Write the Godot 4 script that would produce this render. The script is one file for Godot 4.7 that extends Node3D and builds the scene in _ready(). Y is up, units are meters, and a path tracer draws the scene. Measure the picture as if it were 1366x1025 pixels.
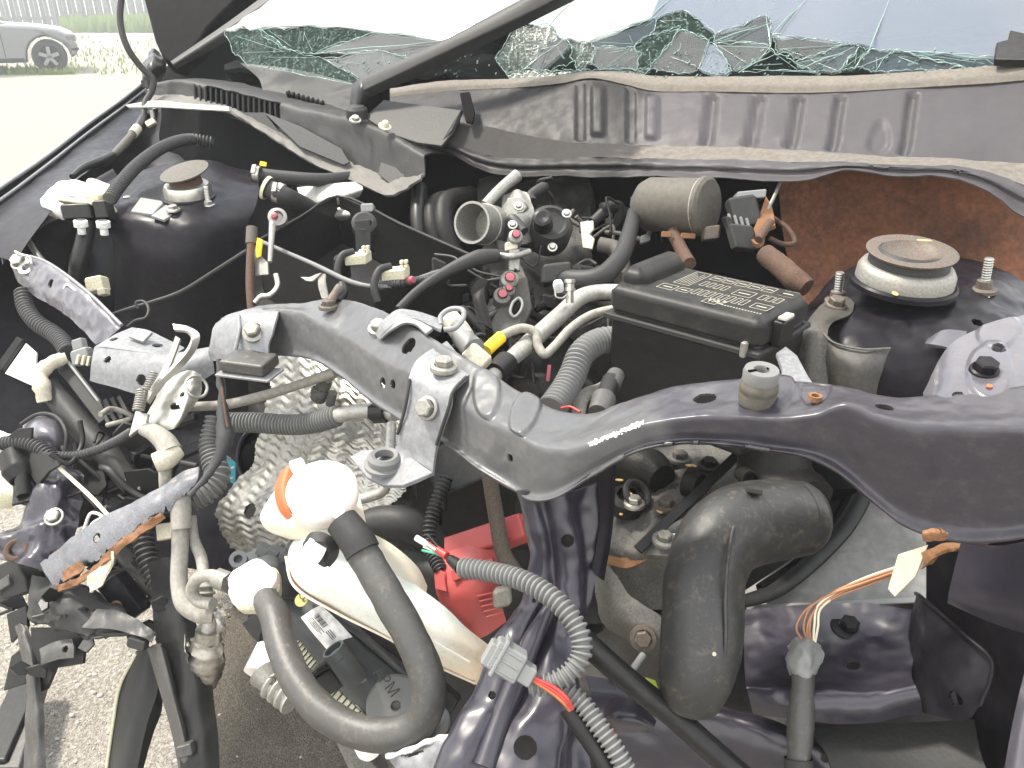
extends Node3D
# A wrecked car's open engine bay, built piece by piece. Units are metres, y is up.
# at(x, y, depth) gives a point of the place from a traced position and its measured distance.
const EYE := Vector3(0, 1.35, 0)
const TILT := -26.0
const FOC := 1072.0
var view := Basis(Vector3.RIGHT, deg_to_rad(TILT))
var mats := {}
var noises := {}
var rng := RandomNumberGenerator.new()
var dentnoise := FastNoiseLite.new()
var taken := {}

class Buf:
	var v := PackedVector3Array()
	var n := PackedVector3Array()
	var uv := PackedVector2Array()
	var c := PackedColorArray()
	var i := PackedInt32Array()
	var colored := false
	func add(p: Vector3, nn: Vector3, t := Vector2.ZERO, col := Color.WHITE) -> int:
		v.append(p); n.append(nn); uv.append(t); c.append(col)
		return v.size() - 1
	func tri(a: int, b: int, d: int) -> void:
		var g := (v[b] - v[a]).cross(v[d] - v[a])
		if g.dot(n[a] + n[b] + n[d]) > 0.0:
			i.append(a); i.append(d); i.append(b)
		else:
			i.append(a); i.append(b); i.append(d)
	func quad(a: int, b: int, d: int, e: int) -> void:
		tri(a, b, d); tri(a, d, e)
	func flat(a: Vector3, b: Vector3, d: Vector3, e: Vector3, out: Vector3) -> void:
		var nn := (b - a).cross(d - a)
		if nn.length() < 1e-12: nn = (d - a).cross(e - a)
		if nn.length() < 1e-12: return
		nn = nn.normalized()
		if nn.dot(out) < 0: nn = -nn
		quad(add(a, nn, Vector2(0, 0)), add(b, nn, Vector2(1, 0)), add(d, nn, Vector2(1, 1)), add(e, nn, Vector2(0, 1)))

func at(x: float, y: float, d: float) -> Vector3:
	return EYE + view * Vector3((x - 683.0) / FOC * d, -(y - 512.5) / FOC * d, -d)
func w(q: Vector3) -> Vector3:
	return at(q.x, q.y, q.z)
func ground_at(x: float, y: float, h := 0.0) -> Vector3:
	var r := at(x, y, 1.0) - EYE
	return EYE + r * ((h - EYE.y) / r.y)
# a direction given as right, up, toward the viewer
func dir(x: float, y: float, z: float) -> Vector3:
	return (view * Vector3(x, y, z)).normalized()
func numbered(called: String) -> String:
	taken[called] = taken.get(called, 0) + 1
	return called if taken[called] == 1 else "%s_%03d" % [called, taken[called] - 1]

# ---------- objects
func thing(called: String, label: String, category: String, base: Vector3, group := "") -> Node3D:
	var o := Node3D.new()
	o.name = numbered(called)
	add_child(o, true)
	o.position = base
	o.set_meta("label", label); o.set_meta("category", category)
	if group: o.set_meta("group", group)
	return o
func put(called: String, b: Buf, m: Material, parent: Node = null, label := "") -> MeshInstance3D:
	var o := MeshInstance3D.new()
	var base := Vector3.ZERO
	if parent and parent != self:
		o.name = called
		parent.add_child(o, true)
		base = o.global_position
	else:
		o.name = numbered(called)
		add_child(o, true)
		var lo := b.v[0]
		var hi := b.v[0]
		for q in b.v:
			lo = lo.min(q); hi = hi.max(q)
		base = Vector3((lo.x + hi.x) / 2, lo.y, (lo.z + hi.z) / 2)
		o.position = base
	for k in b.v.size(): b.v[k] -= base
	var a := []
	a.resize(Mesh.ARRAY_MAX)
	a[Mesh.ARRAY_VERTEX] = b.v; a[Mesh.ARRAY_NORMAL] = b.n; a[Mesh.ARRAY_TEX_UV] = b.uv; a[Mesh.ARRAY_INDEX] = b.i
	if b.colored: a[Mesh.ARRAY_COLOR] = b.c
	var me := ArrayMesh.new()
	me.add_surface_from_arrays(Mesh.PRIMITIVE_TRIANGLES, a)
	o.mesh = me
	o.material_override = m
	o.cast_shadow = GeometryInstance3D.SHADOW_CASTING_SETTING_ON
	if label: o.set_meta("label", label)
	return o
func solo(called: String, b: Buf, m: Material, label: String, category: String, group := "") -> MeshInstance3D:
	var o := put(called, b, m)
	o.set_meta("label", label); o.set_meta("category", category)
	if group: o.set_meta("group", group)
	return o
func structure(called: String, b: Buf, m: Material) -> MeshInstance3D:
	var o := put(called, b, m)
	o.set_meta("kind", "structure")
	return o

# ---------- shapes
func smooth_line(p: Array, su: int) -> PackedVector3Array:
	var r := PackedVector3Array()
	var k := p.size()
	for s in k - 1:
		var a: Vector3 = p[s - 1] if s > 0 else 2.0 * p[0] - p[1]
		var d: Vector3 = p[s + 2] if s + 2 < k else 2.0 * p[k - 1] - p[k - 2]
		var b: Vector3 = p[s]
		var c: Vector3 = p[s + 1]
		var d0 := maxf(sqrt((b - a).length()), 1e-5)
		var d1 := maxf(sqrt((c - b).length()), 1e-5)
		var d2 := maxf(sqrt((d - c).length()), 1e-5)
		var m1 := ((b - a) / d0 - (c - a) / (d0 + d1) + (c - b) / d1) * d1
		var m2 := ((c - b) / d1 - (d - b) / (d1 + d2) + (d - c) / d2) * d1
		for j in su:
			var t := float(j) / su
			var tt := t * t
			var t3 := tt * t
			r.append(b * (2.0 * t3 - 3.0 * tt + 1.0) + m1 * (t3 - 2.0 * tt + t) + c * (3.0 * tt - 2.0 * t3) + m2 * (t3 - tt))
	r.append(p[k - 1])
	return r
func nz(p: Vector3, f: float) -> float:
	return dentnoise.get_noise_3dv(p * f)

# a curved sheet of metal or plastic through rows of control points, with thickness, holes, dents and torn edges
func sheet(ctrl: Array, su: int, sv: int, thick: float, o := {}) -> Buf:
	var b: Buf = o.get("into", Buf.new())
	if o.has("holes"):
		# fine enough a grid that round holes come out round
		var small := 1.0
		for h in o.holes: small = minf(small, h[2])
		var lu := 0.0
		var lv := 0.0
		for k in ctrl.size():
			for j in ctrl[k].size():
				if j: lu = maxf(lu, (w(ctrl[k][j]) - w(ctrl[k][j - 1])).length())
				if k and j < ctrl[k - 1].size(): lv = maxf(lv, (w(ctrl[k][j]) - w(ctrl[k - 1][j])).length())
		su = clampi(int(lu / (small * 0.42)), su, 30)
		sv = clampi(int(lv / (small * 0.42)), sv, 24)
	var rows := []
	for r in ctrl:
		var q := []
		for e in r: q.append(e if o.get("world", false) else w(e))
		rows.append(smooth_line(q, su))
	var nu: int = rows[0].size()
	var cols := []
	for j in nu:
		var q := []
		for r in rows: q.append(r[j])
		cols.append(smooth_line(q, sv))
	var nv: int = cols[0].size()
	var P := PackedVector3Array()
	P.resize(nu * nv)
	for k in nv:
		for j in nu: P[k * nu + j] = cols[j][k]
	var N := normals(P, nu, nv)
	var mid := (nv / 2) * nu + nu / 2
	var face: Vector3 = o.get("face", EYE - P[mid])
	var sgn := 1.0 if N[mid].dot(face) >= 0 else -1.0
	for k in N.size(): N[k] *= sgn
	var bent := false
	if o.has("disp"):
		var f: Callable = o.disp
		for k in nv:
			for j in nu: P[k * nu + j] += N[k * nu + j] * float(f.call(float(j) / (nu - 1), float(k) / (nv - 1)))
		bent = true
	if o.has("dent"):
		for k in P.size(): P[k] += N[k] * (nz(P[k], o.dent[1]) * o.dent[0])
		bent = true
	if bent:
		N = normals(P, nu, nv)
		for k in N.size(): N[k] *= sgn
	var kept := PackedByteArray()
	kept.resize((nu - 1) * (nv - 1))
	kept.fill(1)
	if o.has("keep"):
		var f: Callable = o.keep
		for k in nv - 1:
			for j in nu - 1:
				if not f.call((j + 0.5) / (nu - 1), (k + 0.5) / (nv - 1)): kept[k * (nu - 1) + j] = 0
	for h in o.get("holes", []):
		var hx: float = h[0]
		var hy: float = h[1]
		var best := 0
		var bd := 1e9
		var seen := PackedVector2Array()
		for k in P.size():
			var l := view.inverse() * (P[k] - EYE)
			var dd := Vector2(683.0 + FOC * l.x / -l.z - hx, 512.5 - FOC * l.y / -l.z - hy).length()
			seen.append(Vector2(dd, -l.z))
			if dd < bd: bd = dd
		var near := 1e9
		for k in P.size():
			if seen[k].x < bd + 3.0 and seen[k].y + seen[k].x * 0.002 < near:
				near = seen[k].y + seen[k].x * 0.002
				best = k
		var c := P[best]
		var nn := N[best]
		var cell := 0.5 * maxf((P[mini(best + 1, P.size() - 1)] - P[best]).length(), (P[mini(best + nu, P.size() - 1)] - P[best]).length())
		for k in P.size():
			var q := P[k] - c
			var len := q.length()
			if len < h[2] + cell and len > maxf(h[2] - cell, 1e-5): P[k] = c + q / len * float(h[2])
		for k in nv - 1:
			for j in nu - 1:
				var m := (P[k * nu + j] + P[k * nu + j + 1] + P[k * nu + nu + j] + P[k * nu + nu + j + 1]) / 4.0
				if (m - c).length() < h[2] * 0.99: kept[k * (nu - 1) + j] = 0
	var s0 := b.v.size()
	var L := PackedFloat32Array([0.0])
	for j in nu - 1: L.append(L[j] + (P[(nv / 2) * nu + j + 1] - P[(nv / 2) * nu + j]).length())
	var H := PackedFloat32Array([0.0])
	for k in nv - 1: H.append(H[k] + (P[(k + 1) * nu + nu / 2] - P[k * nu + nu / 2]).length())
	var colf = o.get("col")
	if colf: b.colored = true
	for side in 2:
		for k in nv:
			for j in nu:
				var e := k * nu + j
				var col := Color.WHITE
				if colf: col = (colf as Callable).call(float(j) / (nu - 1), float(k) / (nv - 1), P[e])
				b.add(P[e] - N[e] * (thick * side), N[e] if side == 0 else -N[e], Vector2(L[j], H[k]), col)
	var m2 := nu * nv
	for k in nv - 1:
		for j in nu - 1:
			if not kept[k * (nu - 1) + j]: continue
			var a := s0 + k * nu + j
			b.quad(a, a + 1, a + nu + 1, a + nu)
			b.quad(a + m2, a + 1 + m2, a + nu + 1 + m2, a + nu + m2)
			var mc := (b.v[a] + b.v[a + nu + 1]) / 2
			for e in [[a, a + 1, 0, -1], [a + nu, a + nu + 1, 0, 1], [a, a + nu, -1, 0], [a + 1, a + nu + 1, 1, 0]]:
				var jj: int = j + e[2]
				var kk: int = k + e[3]
				if jj < 0 or kk < 0 or jj >= nu - 1 or kk >= nv - 1 or not kept[kk * (nu - 1) + jj]:
					var c0 := b.c[e[0]]
					var f0 := b.v.size()
					b.flat(b.v[e[0]], b.v[e[1]], b.v[e[1] + m2], b.v[e[0] + m2], (b.v[e[0]] + b.v[e[1]]) / 2 - mc)
					for z in range(f0, b.v.size()): b.c[z] = c0
	return b
func normals(P: PackedVector3Array, nu: int, nv: int) -> PackedVector3Array:
	var N := PackedVector3Array()
	N.resize(P.size())
	for k in nv:
		for j in nu:
			var du := P[k * nu + mini(j + 1, nu - 1)] - P[k * nu + maxi(j - 1, 0)]
			var dv := P[mini(k + 1, nv - 1) * nu + j] - P[maxi(k - 1, 0) * nu + j]
			var q := du.cross(dv)
			if q.length() < 1e-14: q = Vector3.UP * 1e-9
			N[k * nu + j] = q.normalized()
	return N

# a bent tube; rad is one radius or one per point; ribs = [pitch, height] makes it corrugated
func tube(pts: Array, rad, sides := 12, o := {}) -> Buf:
	var b: Buf = o.get("into", Buf.new())
	var q := []
	for e in pts: q.append(e if o.get("world", false) else w(e))
	var su: int = o.get("su", 8)
	var line := smooth_line(q, su) if q.size() > 2 or o.has("ribs") else PackedVector3Array(q)
	var R := PackedFloat32Array()
	var full := 0.0
	for k in line.size() - 1: full += (line[k + 1] - line[k]).length()
	if o.has("ribs"):
		var steps := int(full / o.ribs[0] * 6.0) + 1
		var fine := PackedVector3Array()
		var walk := 0
		var done := 0.0
		for s in steps + 1:
			var want := full * s / steps
			while walk < line.size() - 2 and done + (line[walk + 1] - line[walk]).length() < want:
				done += (line[walk + 1] - line[walk]).length(); walk += 1
			fine.append(line[walk].lerp(line[walk + 1], clampf((want - done) / maxf((line[walk + 1] - line[walk]).length(), 1e-6), 0, 1)))
		line = fine
	var nl := line.size()
	for k in nl:
		var t := float(k) / (nl - 1)
		var r: float
		if rad is Array:
			var x: float = t * (rad.size() - 1)
			var e := mini(int(x), rad.size() - 2)
			r = lerpf(rad[e], rad[e + 1], x - e)
		else: r = rad
		if o.has("ribs"): r += o.ribs[1] * (1.0 if k % 6 in [1, 2, 3] else -1.0) * 0.5
		if o.has("lump"): r *= 1.0 + o.lump[0] * nz(line[k], o.lump[1])
		R.append(r)
	var side := Vector3.ZERO
	var s0 := b.v.size()
	var run := 0.0
	for k in nl:
		var tan := (line[mini(k + 1, nl - 1)] - line[maxi(k - 1, 0)]).normalized()
		if side == Vector3.ZERO: side = tan.cross(Vector3.UP if absf(tan.y) < 0.9 else Vector3.RIGHT)
		side = (side - tan * side.dot(tan)).normalized()
		var up := tan.cross(side)
		if k: run += (line[k] - line[k - 1]).length()
		var slope := 0.0
		var seg := (line[mini(k + 1, nl - 1)] - line[maxi(k - 1, 0)]).length()
		if seg > 1e-7: slope = (R[mini(k + 1, nl - 1)] - R[maxi(k - 1, 0)]) / seg
		var sq: float = o.get("flat", 1.0)
		for j in sides + 1:
			var a := TAU * j / sides
			var rr := R[k]
			var e := side * cos(a) + up * sin(a) * sq
			var pp := line[k] + e * rr
			if o.has("bump"): pp += e * (nz(pp, o.bump[1]) * o.bump[0])
			b.add(pp, ((side * cos(a) + up * sin(a) / sq).normalized() - tan * slope).normalized(), Vector2(run, rr * a))
	for k in nl - 1:
		for j in sides:
			var a := s0 + k * (sides + 1) + j
			b.quad(a, a + 1, a + sides + 2, a + sides + 1)
	if not o.get("open", false):
		for e in [0, nl - 1]:
			var nn := (line[0] - line[1]).normalized() if e == 0 else (line[nl - 1] - line[nl - 2]).normalized()
			var c := b.add(line[e], nn)
			var ring := []
			for j in sides + 1: ring.append(b.add(b.v[s0 + e * (sides + 1) + j], nn))
			for j in sides: b.tri(c, ring[j], ring[j + 1])
	else:
		# a hollow end: an inner wall that goes a little way in
		for e in [0, nl - 1]:
			var inn := (line[1] - line[0]).normalized() if e == 0 else (line[nl - 2] - line[nl - 1]).normalized()
			var c := line[e]
			var k0: int = s0 + e * (sides + 1)
			var wall: float = o.get("wall", 0.8)
			for j in sides:
				var a0 := b.v[k0 + j] - c
				var a1 := b.v[k0 + j + 1] - c
				b.flat(c + a0, c + a1, c + a1 * wall, c + a0 * wall, -inn)
				b.flat(c + a0 * wall, c + a1 * wall, c + a1 * wall + inn * R[0] * 2.5, c + a0 * wall + inn * R[0] * 2.5, -a0)
				b.flat(c + a0 * wall + inn * R[0] * 2.5, c + a1 * wall + inn * R[0] * 2.5, c + inn * R[0] * 2.5, c + inn * R[0] * 2.5, -inn)
	return b

# a turned shape: profile of (radius, height) along the axis
func lathe(c: Vector3, axis: Vector3, prof: Array, segs := 24, into: Buf = null, o := {}) -> Buf:
	var b := into if into else Buf.new()
	axis = axis.normalized()
	var s := axis.cross(Vector3.UP if absf(axis.y) < 0.9 else Vector3.RIGHT).normalized()
	var u := axis.cross(s)
	var np := prof.size()
	var sn := []
	for k in np - 1:
		var d: Vector2 = prof[k + 1] - prof[k]
		sn.append(Vector2(d.y, -d.x).normalized())
	for k in np - 1:
		var n0: Vector2 = sn[k]
		var n1: Vector2 = sn[k]
		if k > 0 and sn[k].dot(sn[k - 1]) > 0.8: n0 = (sn[k] + sn[k - 1]).normalized()
		if k < np - 2 and sn[k].dot(sn[k + 1]) > 0.8: n1 = (sn[k] + sn[k + 1]).normalized()
		var s0 := b.v.size()
		for j in segs + 1:
			var a := TAU * j / segs
			var e := s * cos(a) + u * sin(a)
			var lump := 1.0
			if o.has("lobes"): lump = 1.0 + o.lobes[1] * cos(a * o.lobes[0])
			b.add(c + e * (prof[k].x * lump) + axis * prof[k].y, (e * n0.x + axis * n0.y).normalized(), Vector2(a * prof[k].x, prof[k].y))
			b.add(c + e * (prof[k + 1].x * lump) + axis * prof[k + 1].y, (e * n1.x + axis * n1.y).normalized(), Vector2(a * prof[k].x, prof[k + 1].y))
		for j in segs:
			var a := s0 + j * 2
			b.quad(a, a + 1, a + 3, a + 2)
	return b

# a box with rounded edges from one corner and three edge vectors
func rbox(c: Vector3, X: Vector3, Y: Vector3, Z: Vector3, bev: float, into: Buf = null) -> Buf:
	var b := into if into else Buf.new()
	var ax := [X.normalized(), Y.normalized(), Z.normalized()]
	var h := [X.length() / 2, Y.length() / 2, Z.length() / 2]
	var m := c + (X + Y + Z) / 2
	bev = minf(bev, minf(h[0], minf(h[1], h[2])) * 0.9)
	var id := {}
	for sx in [-1, 1]:
		for sy in [-1, 1]:
			for sz in [-1, 1]:
				var s := [sx, sy, sz]
				for f in 3:
					var p := m
					for e in 3: p += ax[e] * (s[e] * (h[e] - (0.0 if e == f else bev)))
					id[[sx, sy, sz, f]] = b.add(p, ax[f] * s[f], Vector2(h[0] * sx, h[1] * sy))
	for f in 3:
		var g := (f + 1) % 3
		var k := (f + 2) % 3
		for s in [-1, 1]:
			var q := []
			for e in [[-1, -1], [1, -1], [1, 1], [-1, 1]]:
				var t := [0, 0, 0, f]
				t[f] = s; t[g] = e[0]; t[k] = e[1]
				q.append(id[t])
			b.quad(q[0], q[1], q[2], q[3])
		for sg in [-1, 1]:
			for sk in [-1, 1]:
				var t0 := [0, 0, 0, g]
				t0[g] = sg; t0[k] = sk; t0[f] = -1
				var t1 := t0.duplicate(); t1[f] = 1
				var u0 := t0.duplicate(); u0[3] = k
				var u1 := t1.duplicate(); u1[3] = k
				b.quad(id[t0], id[t1], id[u1], id[u0])
	for sx in [-1, 1]:
		for sy in [-1, 1]:
			for sz in [-1, 1]: b.tri(id[[sx, sy, sz, 0]], id[[sx, sy, sz, 1]], id[[sx, sy, sz, 2]])
	return b
# a box round a middle point with given axes
func block(m: Vector3, X: Vector3, Y: Vector3, Z: Vector3, bev := 0.001, into: Buf = null) -> Buf:
	return rbox(m - (X + Y + Z) / 2, X, Y, Z, bev, into)
# a bar of rectangular section between two points
func bar(a: Vector3, c: Vector3, wide: float, high: float, up := Vector3.UP, bev := 0.001, into: Buf = null) -> Buf:
	var l := c - a
	var s := l.cross(up).normalized()
	var u := s.cross(l).normalized()
	return rbox(a - s * wide / 2 - u * high / 2, l, s * wide, u * high, bev, into)

# a plate cut to an outline, with a rounded edge and real thickness behind it
func plate(outline: Array, thick: float, bev := 0.001, o := {}) -> Buf:
	var b: Buf = o.get("into", Buf.new())
	var q := PackedVector3Array()
	for e in outline: q.append(e if o.get("world", false) else w(e))
	var n := q.size()
	var mid := Vector3.ZERO
	for e in q: mid += e / n
	var nn := Vector3.ZERO
	for k in n: nn += (q[k] - mid).cross(q[(k + 1) % n] - mid)
	nn = nn.normalized()
	var face: Vector3 = o.get("face", EYE - mid)
	if nn.dot(face) < 0: nn = -nn
	var s := nn.cross(Vector3.UP if absf(nn.y) < 0.9 else Vector3.RIGHT).normalized()
	var u := nn.cross(s)
	var f := PackedVector2Array()
	for e in q: f.append(Vector2((e - mid).dot(s), (e - mid).dot(u)))
	var area := 0.0
	for k in n: area += f[k].cross(f[(k + 1) % n])
	var inner := PackedVector3Array()
	var outs := []
	for k in n:
		var e0 := (f[k] - f[(k + n - 1) % n]).normalized()
		var e1 := (f[(k + 1) % n] - f[k]).normalized()
		var m := (e0 + e1).normalized()
		var out := Vector2(m.y, -m.x) * signf(area)
		outs.append(s * out.x + u * out.y)
		inner.append(q[k] - outs[k] * bev)
	var tris := Geometry2D.triangulate_polygon(f)
	var s0 := b.v.size()
	for k in n: b.add(inner[k], nn, f[k])
	var s1 := b.v.size()
	for k in n: b.add(q[k] - nn * bev, outs[k], f[k])
	var s2 := b.v.size()
	for k in n: b.add(q[k] - nn * thick, outs[k], f[k])
	var s3 := b.v.size()
	for k in n: b.add(q[k] - nn * thick, -nn, f[k])
	for k in range(0, tris.size(), 3):
		b.tri(s0 + tris[k], s0 + tris[k + 1], s0 + tris[k + 2])
		b.tri(s3 + tris[k], s3 + tris[k + 1], s3 + tris[k + 2])
	for k in n:
		var l := (k + 1) % n
		b.quad(s0 + k, s0 + l, s1 + l, s1 + k)
		b.quad(s1 + k, s1 + l, s2 + l, s2 + k)
	return b

func hexbolt(c: Vector3, axis: Vector3, r: float, into: Buf = null, flange := 1.5, tall := 0.9) -> Buf:
	var b := into if into else Buf.new()
	axis = axis.normalized()
	lathe(c, axis, [Vector2(r * flange * 1.03, -r * 0.3), Vector2(r * flange * 1.03, r * 0.1), Vector2(r * flange, r * 0.2), Vector2(r * 1.05, r * 0.32)], 20, b)
	var s := axis.cross(Vector3.UP if absf(axis.y) < 0.9 else Vector3.RIGHT).normalized()
	var u := axis.cross(s)
	var top := c + axis * r * (0.2 + tall)
	for k in 6:
		var e0 := s * cos(k * TAU / 6 + 0.3) + u * sin(k * TAU / 6 + 0.3)
		var e1 := s * cos((k + 1) * TAU / 6 + 0.3) + u * sin((k + 1) * TAU / 6 + 0.3)
		var sd := top - axis * r * 0.15
		b.flat(c + e0 * r, c + e1 * r, sd + e1 * r, sd + e0 * r, e0 + e1)
		b.flat(sd + e0 * r, sd + e1 * r, top + e1 * r * 0.82, top + e0 * r * 0.82, e0 + e1 + axis * 2)
		b.flat(top + e0 * r * 0.82, top + e1 * r * 0.82, top, top, axis)
	return b
func stud(c: Vector3, axis: Vector3, r: float, long: float, into: Buf = null) -> Buf:
	var prof := []
	var k := 0
	var h := 0.0
	while h < long:
		prof.append(Vector2(r * (1.0 if k % 2 else 0.86), h))
		h += r * 0.28; k += 1
	prof.append(Vector2(r * 0.7, long)); prof.append(Vector2(0.0001, long))
	return lathe(c, axis, prof, 12, into)
func ring(c: Vector3, axis: Vector3, r: float, wire: float, into: Buf = null) -> Buf:
	var pr := []
	for k in 9: pr.append(Vector2(r + wire * cos(-TAU * k / 8), wire * sin(TAU * k / 8)))
	return lathe(c, axis, pr, 28, into)

# ---------- materials
func noise_tex(key: String, freq: float, lo: Color, hi: Color, seed_: int, o := {}) -> NoiseTexture2D:
	if noises.has(key): return noises[key]
	var f := FastNoiseLite.new()
	f.seed = seed_
	f.noise_type = o.get("type", FastNoiseLite.TYPE_SIMPLEX_SMOOTH)
	f.frequency = freq
	f.fractal_octaves = o.get("oct", 5)
	f.fractal_gain = o.get("gain", 0.55)
	if o.get("cell", false):
		f.cellular_return_type = FastNoiseLite.RETURN_DISTANCE2_SUB
		f.cellular_distance_function = FastNoiseLite.DISTANCE_EUCLIDEAN
		f.domain_warp_enabled = true
		f.domain_warp_amplitude = 18.0
		f.domain_warp_frequency = 0.02
	var t := NoiseTexture2D.new()
	t.width = 512; t.height = 512
	t.seamless = true
	t.noise = f
	if o.has("bump"):
		t.as_normal_map = true
		t.bump_strength = o.bump
	else:
		var g := Gradient.new()
		g.offsets = PackedFloat32Array([o.get("a", 0.25), o.get("b", 0.75)])
		g.colors = PackedColorArray([lo, hi])
		t.color_ramp = g
	noises[key] = t
	return t
func mat(key: String, c: Color, rough: float, metal := 0.0, o := {}) -> StandardMaterial3D:
	if mats.has(key): return mats[key]
	var m := StandardMaterial3D.new()
	m.resource_name = key
	m.albedo_color = c.linear_to_srgb()
	m.roughness = rough
	m.metallic = metal
	m.uv1_triplanar = true
	m.uv1_world_triplanar = true
	m.uv1_scale = Vector3.ONE * float(o.get("scale", 4.0))
	m.metallic_specular = o.get("spec", 0.5)
	if o.has("tex"): m.albedo_texture = noises[o.tex]
	if o.has("rtex"): m.roughness_texture = noises[o.rtex]
	if o.has("nrm"):
		m.normal_enabled = true
		m.normal_texture = noises[o.nrm]
		m.normal_scale = o.get("ns", 0.5)
	if o.has("over"):
		m.detail_enabled = true
		m.detail_albedo = noises[o.over]
		m.detail_blend_mode = BaseMaterial3D.BLEND_MODE_MIX
	if o.has("coat"):
		m.clearcoat_enabled = true
		m.clearcoat = o.coat
		m.clearcoat_roughness = o.get("coat_rough", 0.1)
	if o.get("vc", false): m.vertex_color_use_as_albedo = true
	mats[key] = m
	return m

func _ready() -> void:
	rng.seed = 7
	dentnoise.seed = 5
	dentnoise.frequency = 1.0
	dentnoise.fractal_octaves = 3
	var cam := Camera3D.new()
	cam.name = "camera"
	cam.position = EYE
	cam.rotation_degrees = Vector3(TILT, 0, 0)
	cam.fov = rad_to_deg(2.0 * atan(512.5 / FOC))
	cam.near = 0.02
	cam.far = 400.0
	add_child(cam)
	var env := Environment.new()
	env.background_mode = Environment.BG_SKY
	var sky := Sky.new()
	var pano := PanoramaSkyMaterial.new()
	pano.panorama = overcast()
	sky.sky_material = pano
	env.sky = sky
	env.background_energy_multiplier = 0.85
	env.ambient_light_source = Environment.AMBIENT_SOURCE_SKY
	env.tonemap_mode = Environment.TONE_MAPPER_LINEAR
	env.tonemap_exposure = 3.1
	# thin fog added to lift the blacks like veiling lens glare
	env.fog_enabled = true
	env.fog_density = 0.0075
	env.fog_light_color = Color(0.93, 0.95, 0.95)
	env.sdfgi_enabled = true
	env.ssao_enabled = true
	env.ssil_enabled = true
	var we := WorldEnvironment.new()
	we.name = "environment"
	we.environment = env
	add_child(we)
	var sun := DirectionalLight3D.new()
	sun.name = "sun"
	sun.light_energy = 0.8
	sun.light_angular_distance = 8.0
	sun.light_color = Color(1.0, 0.97, 0.92)
	sun.shadow_enabled = true
	add_child(sun)
	sun.look_at_from_position(Vector3.ZERO, Vector3(0.55, -1.0, 0.30))
	materials()
	surroundings()
	body_shell()
	windscreen()
	crossmember()
	right_side()
	engine()
	front_parts()
	left_side()
	small_things()

# a bright, thin overcast: white cloud with pale blue gaps
func overcast() -> ImageTexture:
	var im := Image.create(512, 256, false, Image.FORMAT_RGBF)
	var f := FastNoiseLite.new()
	f.seed = 21
	f.frequency = 1.3
	f.fractal_octaves = 5
	for y in 256:
		var el := PI / 2 - PI * (y + 0.5) / 256
		for x in 512:
			var az := TAU * (x + 0.5) / 512
			var d := Vector3(sin(az) * cos(el), sin(el), -cos(az) * cos(el))
			if el < -0.02:
				im.set_pixel(x, y, Color(0.45, 0.46, 0.44))
				continue
			var k := f.get_noise_3d(d.x, d.y * 1.6, d.z) * 0.5 + 0.5
			var cloud := smoothstep(0.36, 0.6, k)
			var blue := Color(0.74, 0.84, 1.0) * lerpf(1.0, 0.75, maxf(sin(el), 0.0))
			var c := blue.lerp(Color(1.4, 1.37, 1.33), cloud)
			var haze := exp(-maxf(el, 0.0) * 4.0)
			c = c.lerp(Color(1.26, 1.24, 1.21), haze * 0.8)
			im.set_pixel(x, y, c)
	return ImageTexture.create_from_image(im)

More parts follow.
